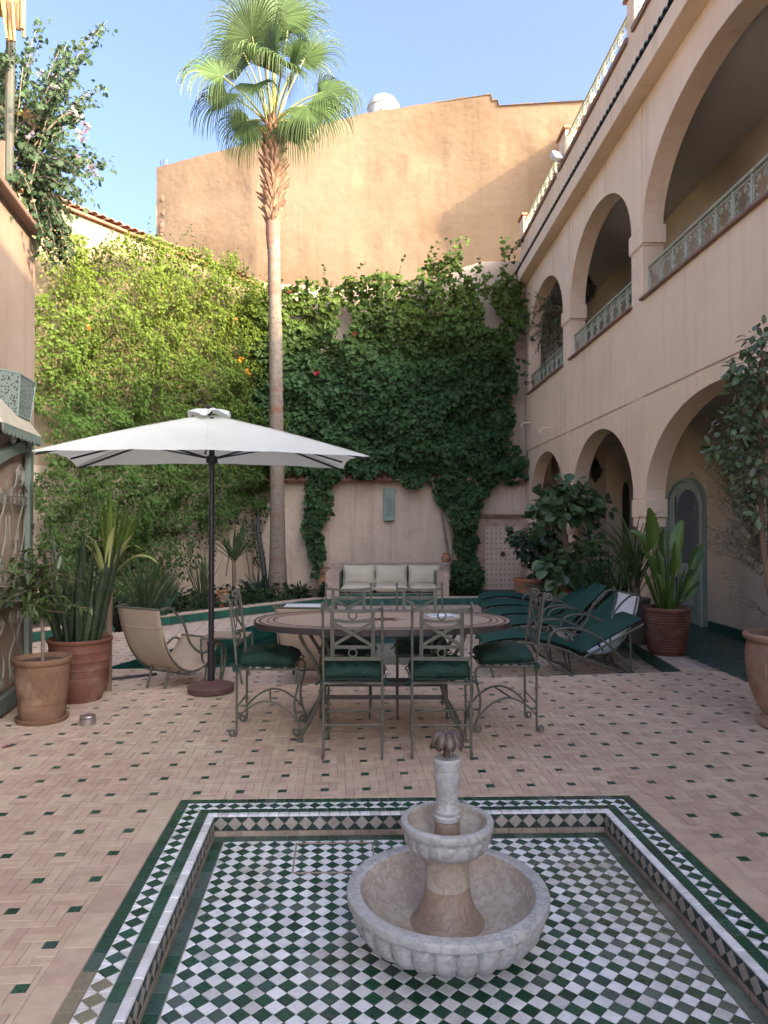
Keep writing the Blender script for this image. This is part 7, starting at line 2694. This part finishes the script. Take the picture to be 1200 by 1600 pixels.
c4 = Vector((3.05, 8.62, 0))
pot('clay_pot', 'tall grey clay pot of grassy pony-tail palm beside the ribbed pot', c4, [(.001, .03), (.135, .03), (.14, .06), (.150, .2), (.158, .36), (.162, .50), (.170, .51), (.172, .54), (.160, .545), (.15, .52)], 'stone_pot', soil=(.152, .515), saucer=.15)
pn = thing('ponytail_palm', 'grassy plant of long drooping green blades in the tall grey pot', 'plant', c4 + Vector((0, 0, .5)))
for i in range(90):
    b = MB()
    a = rr.uniform(0, 2 * PI)
    k = rr.uniform(.25, .75)
    strap(b, c4 + Vector((rr.uniform(-.04, .04), rr.uniform(-.04, .04), .80 + rr.uniform(-.28, .12))), (k * math.cos(a), k * math.sin(a), 1), rr.uniform(.55, .95), .020, rr.uniform(.7, 1.5), 10, vcol(rr, (.085, .135, .045), .3), twist=rr.uniform(-.4, .4), fold=.4)
    b.build('leaf', M['leaf'], pn)
MB().tube([c4 + Vector((0, 0, .48)), c4 + Vector((0, 0, .82))], [.055, .04], 10).build('stem', M['bark'], pn)

# the big leaved tree and the shrub at the far end of the loungers
c5 = at(887, 948, 11.6); c5.z = 0
pot('terracotta_pot', 'square orange terracotta pot under the broad leaved tree', c5, [(.001, 0), (.16, 0), (.165, .03), (.20, .33), (.22, .34), (.225, .40), (.21, .405), (.195, .39), (.19, .36)], 'terra', n=4, soil=(.19, .37))
ft = thing('fig_tree', 'broad leaved potted tree with a crooked trunk behind the loungers', 'tree', c5 + Vector((0, 0, .37)))


def crown(t, base, limbs, leafn, size, base_c, alt_c, seed, kind='heart', radius=.26, width=1.0, mat='leaf', trunk_r=.05, down=.5, bark='bark'):
    """trunk and limbs as tubes, leaves in loose clumps round the limb ends"""
    r = np.random.default_rng(seed)
    b = MB()
    P, D, Nn = [], [], []
    for (pts, rad, cl) in limbs:
        c = curve([Vector(p) for p in pts], 18)
        b.tube(c, [rad * (1 - .6 * i / 18) for i in range(19)], 7)
    b.build('trunk', M[bark], t)
    for (pts, rad, cl) in limbs:
        for (cx, cy, cz, rr_, n) in cl:
            k = int(n * leafn)
            d = r.normal(0, 1, (k, 3)); d /= np.linalg.norm(d, axis=1, keepdims=True)
            rad_ = rr_ * r.random(k) ** .45
            q = np.array([cx, cy, cz]) + d * rad_[:, None] * np.array([1, 1, .85])
            P.append(q)
            D.append(d * .8 + np.array([0, 0, -down]) + r.normal(0, .4, (k, 3)))
            Nn.append(d * .5 + np.array([0, -.2, .9]) + r.normal(0, .35, (k, 3)))
    P, D, Nn = np.concatenate(P), np.concatenate(D), np.concatenate(Nn)
    S = size * r.uniform(.55, 1.25, len(P))
    leaves('crown', P, D, Nn, S, leafcol(r, len(P), base_c, alt_c), M[mat], t, kind, width)


q5 = lambda px, py, z=11.6: tuple(at(px, py, z))
crown(ft, c5, [([q5(887, 935), q5(886, 880), q5(884, 850), q5(880, 830), q5(885, 805)], .07, []), ([q5(884, 850), q5(872, 835), q5(866, 820)], .03, []),
              ([q5(885, 810), q5(872, 790), q5(860, 770)], .03, [(*q5(866, 778, 11.5), .30, 46), (*q5(852, 790, 11.4), .22, 26), (*q5(848, 815, 11.5), .18, 16)]),
              ([q5(885, 810), q5(895, 785), q5(905, 770)], .03, [(*q5(886, 762, 11.5), .25, 34), (*q5(905, 785, 11.4), .30, 46), (*q5(918, 800, 11.5), .22, 26), (*q5(884, 795, 11.3), .28, 36), (*q5(935, 790, 11.8), .22, 20)]),
              ([q5(886, 880), q5(875, 890), q5(868, 900)], .02, [(*q5(870, 885, 11.2), .26, 34), (*q5(880, 905, 11.2), .24, 30), (*q5(860, 875, 11.4), .2, 18)]),
              ([q5(886, 850), q5(905, 850), q5(925, 860)], .02, [(*q5(915, 850, 11.5), .28, 30), (*q5(930, 880, 11.6), .28, 30), (*q5(905, 885, 11.5), .25, 26)])],
      1.35, .19, (0.055, 0.110, 0.042), (0.115, 0.175, 0.070), 5, 'heart', width=1.0, mat='glossy_leaf')
c6 = at(826, 930, 13.2); c6.z = 0
pot('terracotta_pot', 'terracotta pot of the dark shrub in front of the far arch', c6, [(.001, 0), (.20, 0), (.23, .1), (.27, .36), (.29, .38), (.29, .43), (.265, .43), (.25, .4)], 'terra', soil=(.25, .39))
ds = thing('dark_shrub', 'dense dark leafy shrub against the far arch pier', 'shrub', c6 + Vector((0, 0, .39)))
q6 = lambda px, py, z=13.2: tuple(at(px, py, z))
crown(ds, c6, [([q6(828, 935), q6(834, 900), q6(842, 860), q6(840, 830)], .035, [(*q6(845, 822), .34, 60), (*q6(850, 845), .36, 66), (*q6(838, 865), .34, 56), (*q6(860, 830, 12.9), .28, 40), (*q6(848, 890), .30, 44), (*q6(842, 912), .26, 34), (*q6(870, 850, 13), .3, 40), (*q6(836, 845), .3, 40)]),
              ([q6(838, 870), q6(820, 860), q6(806, 842)], .014, [(*q6(815, 855, 13), .15, 22), (*q6(806, 842, 13), .16, 26), (*q6(800, 836, 13), .10, 12), (*q6(822, 868, 13), .14, 18)])],
      2.2, .125, (0.034, 0.072, 0.038), (0.055, 0.100, 0.046), 6, 'oval', width=1.2, mat='glossy_leaf')
c7 = at(940, 935, 10.6); c7.z = 0
pot('terracotta_pot', 'small terracotta pot half hidden behind the raised lounger back', at(908, 945, 10.9) * Vector((1, 1, 0)) if False else Vector((at(908, 945, 10.9).x, 10.9, 0)), [(.001, 0), (.12, 0), (.15, .25), (.17, .26), (.17, .30), (.15, .30), (.14, .27)], 'terra', soil=(.145, .27))
gs = thing('shade_shrub', 'mixed dark green grasses and foliage filling the arcade edge behind the loungers', 'shrub', c7)
for i in range(110):
    b = MB()
    a = rr.uniform(0, 2 * PI); k = rr.uniform(.2, .8)
    o = Vector((c7.x + rr.uniform(-.30, .30), c7.y + rr.uniform(-.9, .6), rr.uniform(.0, .35)))
    strap(b, o, (k * math.cos(a), k * math.sin(a), 1), rr.uniform(.6, 1.25), .022, rr.uniform(.35, 1.0), 9, vcol(rr, (.042, .078, .032), .35), twist=rr.uniform(-.5, .5), fold=.4)
    b.build('leaf', M['leaf'], gs)

# urn with a tree at the side of the frame
c8 = Vector((2.86, 5.06, 0))
un = pot('clay_urn', 'tall amphora-like clay urn with a relief sprig, holding a tree', c8, [(.001, 0), (.165, 0), (.185, .012), (.190, .04), (.178, .062), (.155, .07), (.150, .085), (.165, .11), (.205, .18), (.240, .28), (.262, .40), (.268, .50), (.262, .57), (.246, .605), (.262, .612), (.280, .630), (.284, .652), (.270, .668), (.245, .662), (.232, .63), (.235, .56)], 'urn', n=64, soil=(.236, .60))
q = MB()
for s in (-1, 1):
    a0 = PI + .62
    pts = []
    for i in range(16):
        f = i / 15
        a = a0 + s * .035 * math.sin(f * 9)
        h = .36 + .20 * f
        r = .2605 if h < .45 else .267
        pts.append((c8.x + r * math.cos(a), c8.y + r * math.sin(a), h))
    q.tube(pts, .006, 5)
for i in range(7):
    for s in (-1, 1):
        a = PI + .62 + s * .05; h = .38 + i * .027
        q.ball((c8.x + .264 * math.cos(a), c8.y + .264 * math.sin(a), h), .014, 6, 4, (1, 1, 1.5))
a = PI + 1.05
q.lathe([(.001, -.02), (.02, 0), (.001, .02)], (c8.x + .250 * math.cos(a), c8.y + .250 * math.sin(a), .30), 6)
q.build('relief_sprig', M['urn'], un)
ut = thing('urn_tree', 'slender tree with grey-green leaves growing from the clay urn', 'tree', c8 + Vector((0, 0, .6)))
q8 = lambda px, py, z=5.06: tuple(at(px, py, z))
crown(ut, c8, [([tuple(c8 + Vector((0, 0, .58))), q8(1206, 930), q8(1192, 850), q8(1190, 760), q8(1196, 640), q8(1192, 540)], .026, [(*q8(1190, 530), .14, 34), (*q8(1176, 580), .17, 42), (*q8(1200, 600), .22, 60), (*q8(1160, 560), .09, 14), (*q8(1216, 560), .2, 40), (*q8(1186, 640), .18, 48), (*q8(1168, 610), .12, 18)]),
              ([q8(1192, 760), q8(1160, 700), q8(1130, 650)], .010, [(*q8(1140, 660), .13, 30), (*q8(1160, 690), .16, 40), (*q8(1180, 705), .17, 44), (*q8(1112, 698), .07, 10), (*q8(1140, 720), .14, 26), (*q8(1122, 706), .08, 12), (*q8(1168, 660), .14, 30)]),
              ([q8(1192, 800), q8(1176, 760), q8(1165, 740)], .010, [(*q8(1172, 750), .16, 44), (*q8(1195, 760), .18, 46), (*q8(1210, 700), .22, 56), (*q8(1188, 800), .12, 26), (*q8(1160, 776), .10, 16)])],
      2.1, .068, (0.075, 0.125, 0.055), (0.120, 0.170, 0.080), 12, 'oval', width=1.05, mat='glossy_leaf', down=.35)
ob = thing('olive_bush', 'sparse silvery olive with thin sprays beside the urn tree', 'shrub', c8 + Vector((.1, .3, 0)))
w_ = MB(); acc = ([], [], [], [])
nr_ = np.random.default_rng(19)
for (a, b_) in (((1195, 860), (1095, 725)), ((1195, 850), (1105, 760)), ((1190, 870), (1090, 830)), ((1190, 860), (1100, 790)), ((1195, 840), (1120, 740)), ((1190, 880), (1130, 850)), ((1195, 850), (1135, 800)), ((1190, 830), (1140, 770)), ((1195, 960), (1120, 905)), ((1192, 880), (1105, 812)), ((1195, 865), (1150, 820)), ((1190, 900), (1145, 880)), ((1195, 850), (1112, 700)), ((1196, 860), (1126, 780)), ((1196, 830), (1150, 740)), ((1190, 890), (1096, 850)), ((1196, 960), (1140, 925)), ((1192, 840), (1108, 735)), ((1192, 860), (1118, 828))):
    for rep in range(2 if a[1] < 900 else 1):
        A, B = Vector(at(a[0], a[1], 5.3)), Vector(at(b_[0] + nr_.normal(0, 8) * rep, b_[1] + nr_.normal(0, 12) * rep, 5.2 + nr_.normal(0, .15)))
        shoot(A, tuple((B - A) + Vector((0, 0, .05))), (B - A).length, w_, r=.004, n=9, droop=.15, leaf=.060, dens=62, rr=nr_, acc=acc, spread=.75)
MB().tube(curve([(c8.x + .05, c8.y + .06, .58), at(1200, 930, 5.2), at(1195, 850, 5.3)], 10), .012, 6).build('trunk', M['bark'], ob)
w_.build('branch', M['bark'], ob, kind='stuff')
flush('foliage', acc, (0.15, 0.17, 0.115), (0.21, 0.225, 0.165), M['leaf'], ob, 'lance', .8)

# trailing plant on the upper gallery
c9 = rb(3.95, 14.2, 4.3)
tp = thing('gallery_plant', 'grey-green plant trailing over the far upper railing', 'plant', c9)
w_ = MB(); acc = ([], [], [], [])
for i in range(46):
    a = at(862, 500, 14.0) + Vector((nr_.normal(.0, .10), nr_.normal(0, .2), nr_.normal(.1, .25)))
    shoot(a, (nr_.normal(-.1, .5), nr_.normal(-.2, .4), nr_.normal(-.1, .6)), nr_.uniform(.4, .85), w_, r=.005, droop=.8, leaf=.075, dens=44, rr=nr_, acc=acc, spread=.7)
w_.build('branch', M['bark'], tp, kind='stuff')
flush('foliage', acc, (0.060, 0.095, 0.055), (0.09, 0.125, 0.07), M['leaf'], tp, 'lance', 1.5)

# ------------------------------------------------------------------ planting in the bed along the side wall
def tuft(name, label, c, n, L, w, col, bend, k=(.15, .8), seed=0, up=.0, stem=None, cat='plant', mat='leaf', group=None):
    rr = random.Random(seed)
    t = thing(name, label, cat, c, 0, group)
    c = Vector(c)
    for i in range(n):
        b = MB()
        a = rr.uniform(0, 2 * PI); q = rr.uniform(*k)
        strap(b, c + Vector((rr.uniform(-.04, .04), rr.uniform(-.04, .04), up)), (q * math.cos(a), q * math.sin(a), 1), L * rr.uniform(.65, 1.1), w * rr.uniform(.8, 1.2), bend * rr.uniform(.5, 1.4), 9, vcol(rr, col, .3), twist=rr.uniform(-.4, .4), fold=.5)
        b.build('leaf', M[mat], t)
    if stem: MB().tube([c + Vector((0, 0, -.05)), c + Vector((0, 0, up + .03))], stem, 8).build('stem', M['bark'], t)
    return t


def bedp(px, py):
    p = at(px, py, 1.46 * F / (py - HY)); p.z = -.03
    return p


tuft('grass_clump', 'large clump of arching grey-green blades in front of the side wall', bedp(228, 968), 70, 1.0, .028, (.055, .085, .042), .75, (.1, .95), 1)
tuft('grass_clump', 'smaller clump of arching blades nearest the beige sling chair', bedp(262, 955), 46, .85, .026, (.06, .09, .045), .8, (.1, 1.0), 2)
tuft('grass_clump', 'tall narrow reed-like clump just behind the parasol pole', bedp(318, 948), 50, 1.0, .018, (.075, .105, .045), .35, (.05, .45), 3)
tuft('dracaena', 'spiky dracaena on a short trunk between pole and palm', bedp(366, 935), 46, .75, .045, (.105, .15, .07), .55, (.15, 1.3), 4, up=.75, stem=.04)
tuft('agave', 'dark spiky agave at the foot of the palm trunk', bedp(404, 932), 34, .62, .055, (.034, .062, .042), .15, (.3, 1.6), 5, mat='glossy_leaf')
tuft('agave', 'blue-green agave low in the bed behind the sling chair', bedp(255, 962), 16, .42, .085, (.040, .115, .085), .1, (.25, 1.0), 6, mat='glossy_leaf')
tuft('bromeliad', 'small yellow-green rosette between the bed agave and the sling chair', bedp(238, 966), 14, .22, .05, (.15, .17, .035), .3, (.3, 1.0), 7)
tuft('grass_clump', 'low dark clump beside the palm, on the bench side', bedp(470, 932), 60, .42, .02, (.035, .065, .03), .8, (.3, 1.6), 8)
tuft('grass_clump', 'thin grass beside the palm base, on the parasol side', bedp(416, 934), 36, .5, .018, (.05, .085, .04), .7, (.2, 1.2), 9)
tuft('dark_leaved_plant', 'dark purple leaved plant beside the snake plant pot', bedp(188, 985), 12, .45, .11, (.020, .018, .022), .5, (.2, .9), 10)
tuft('grass_clump', 'dense dark blades in the bed behind the snake plant pot', bedp(150, 1000), 50, .9, .024, (.03, .055, .025), .7, (.1, .9), 12)
ug = thing('bed_groundcover', None, None, (0, 13, 0))
ug['kind'] = 'stuff'
acc = ([], [], [], [])
N = 5200
f = nr_.random(N)
A_, B2 = np.array([-6.6, 7.4, 0]), np.array([-1.3, 13.98, 0])
P = A_ + (B2 - A_) * f[:, None] + np.array([-.764, .645, 0]) * (nr_.random(N) ** 1.3 * 1.5)[:, None]
clr = vnoise(np.c_[P[:, :2] * 1.9, np.zeros(N)], 41)
P = P[clr > .42]
extra = np.c_[nr_.uniform(-1.3, -.95, 500), nr_.uniform(14.1, 15.6, 500), np.zeros(500)]
ex2 = np.c_[nr_.uniform(1.35, 2.0, 900), nr_.uniform(14.2, 15.6, 900), np.zeros(900)]
P = np.concatenate([P, extra, ex2]); N = len(P)
P[:, 2] = -.03 + nr_.random(N) ** 1.6 * .26
leaves('groundcover_leaves', P, nr_.normal(0, .7, (N, 3)) + np.array([0, 0, .35]), nr_.normal(0, .4, (N, 3)) + np.array([0, 0, 1]), nr_.uniform(.04, .11, N), leafcol(nr_, N, (.026, .052, .024), (.045, .08, .032)), M['leaf'], ug, 'oval', 1.3)
# dark columnar cactus leaning on the wall, and small clay pots
cs = thing('cactus', 'dark columnar cactus leaning against the wall between palm and dracaena', 'cactus', bedp(404, 925))
MB().tube(curve([at(415, 915, 14.9), at(411, 880, 15.0), at(404, 830, 15.1), at(404, 802, 15.15)], 18), [.055, .06, .06, .06, .06, .06, .06, .058, .056, .055, .055, .052, .05, .05, .045, .04, .035, .025, .012], 8).build('stem', mk('cactus_skin', (.03, .035, .03), .6, (.02, .025, .02), 9), cs, ang=20)


def potlet(name, label, c, r, h, mat='terra', pierced=False, cat='plant pot'):
    t = thing(name, label, cat, c)
    MB().lathe([(.001, 0), (r * .7, 0), (r * .95, h * .3), (r, h * .55), (r * .85, h * .78), (r * .6, h * .86), (r * .75, h * .92), (r * .75, h), (r * .5, h), (r * .45, h * .9)], c, 20, cap=False).build('pot_body', M[mat], t)
    if pierced:
        q = MB()
        for i in range(10):
            for j in range(3):
                a = 2 * PI * (i + .5 * (j % 2)) / 10
                rr_ = r * (.93, .985, .93)[j] + .001
                q.ball((c[0] + rr_ * math.cos(a), c[1] + rr_ * math.sin(a), c[2] + h * (.3, .5, .68)[j]), r * .10, 6, 4)
        q.build('pierced_hole', M['black'], t)
    return t


potlet('clay_lantern', 'pierced clay lantern in the bed near the dracaena', bedp(348, 946), .13, .30, pierced=True, cat='lantern')
potlet('clay_jar', 'orange clay jar beside the bench arm, palm side', tuple(at(510, 920, 15.0) * Vector((1, 1, 0)).normalized().length if False else (at(509, 920, 14.9).x, 14.9, 0)), .15, .36)
potlet('clay_pot', 'small pale clay pot standing on top of the bench jar', (at(509, 920, 14.9).x, 14.9, .362), .12, .16, 'terra_pale')
potlet('clay_pot', 'little orange clay pot on the bench backrest end', (at(697, 878, 15.1).x, 15.1, .612), .10, .20)
t = thing('clay_dish', 'shallow clay dish on the bed at the foot of the palm', 'dish', bedp(408, 931))
cd = bedp(408, 931)
MB().lathe([(.001, 0), (.12, 0), (.17, .07), (.18, .09), (.16, .09), (.10, .03), (.001, .03)], cd, 24, cap=False).build('dish_body', M['terra'], t)
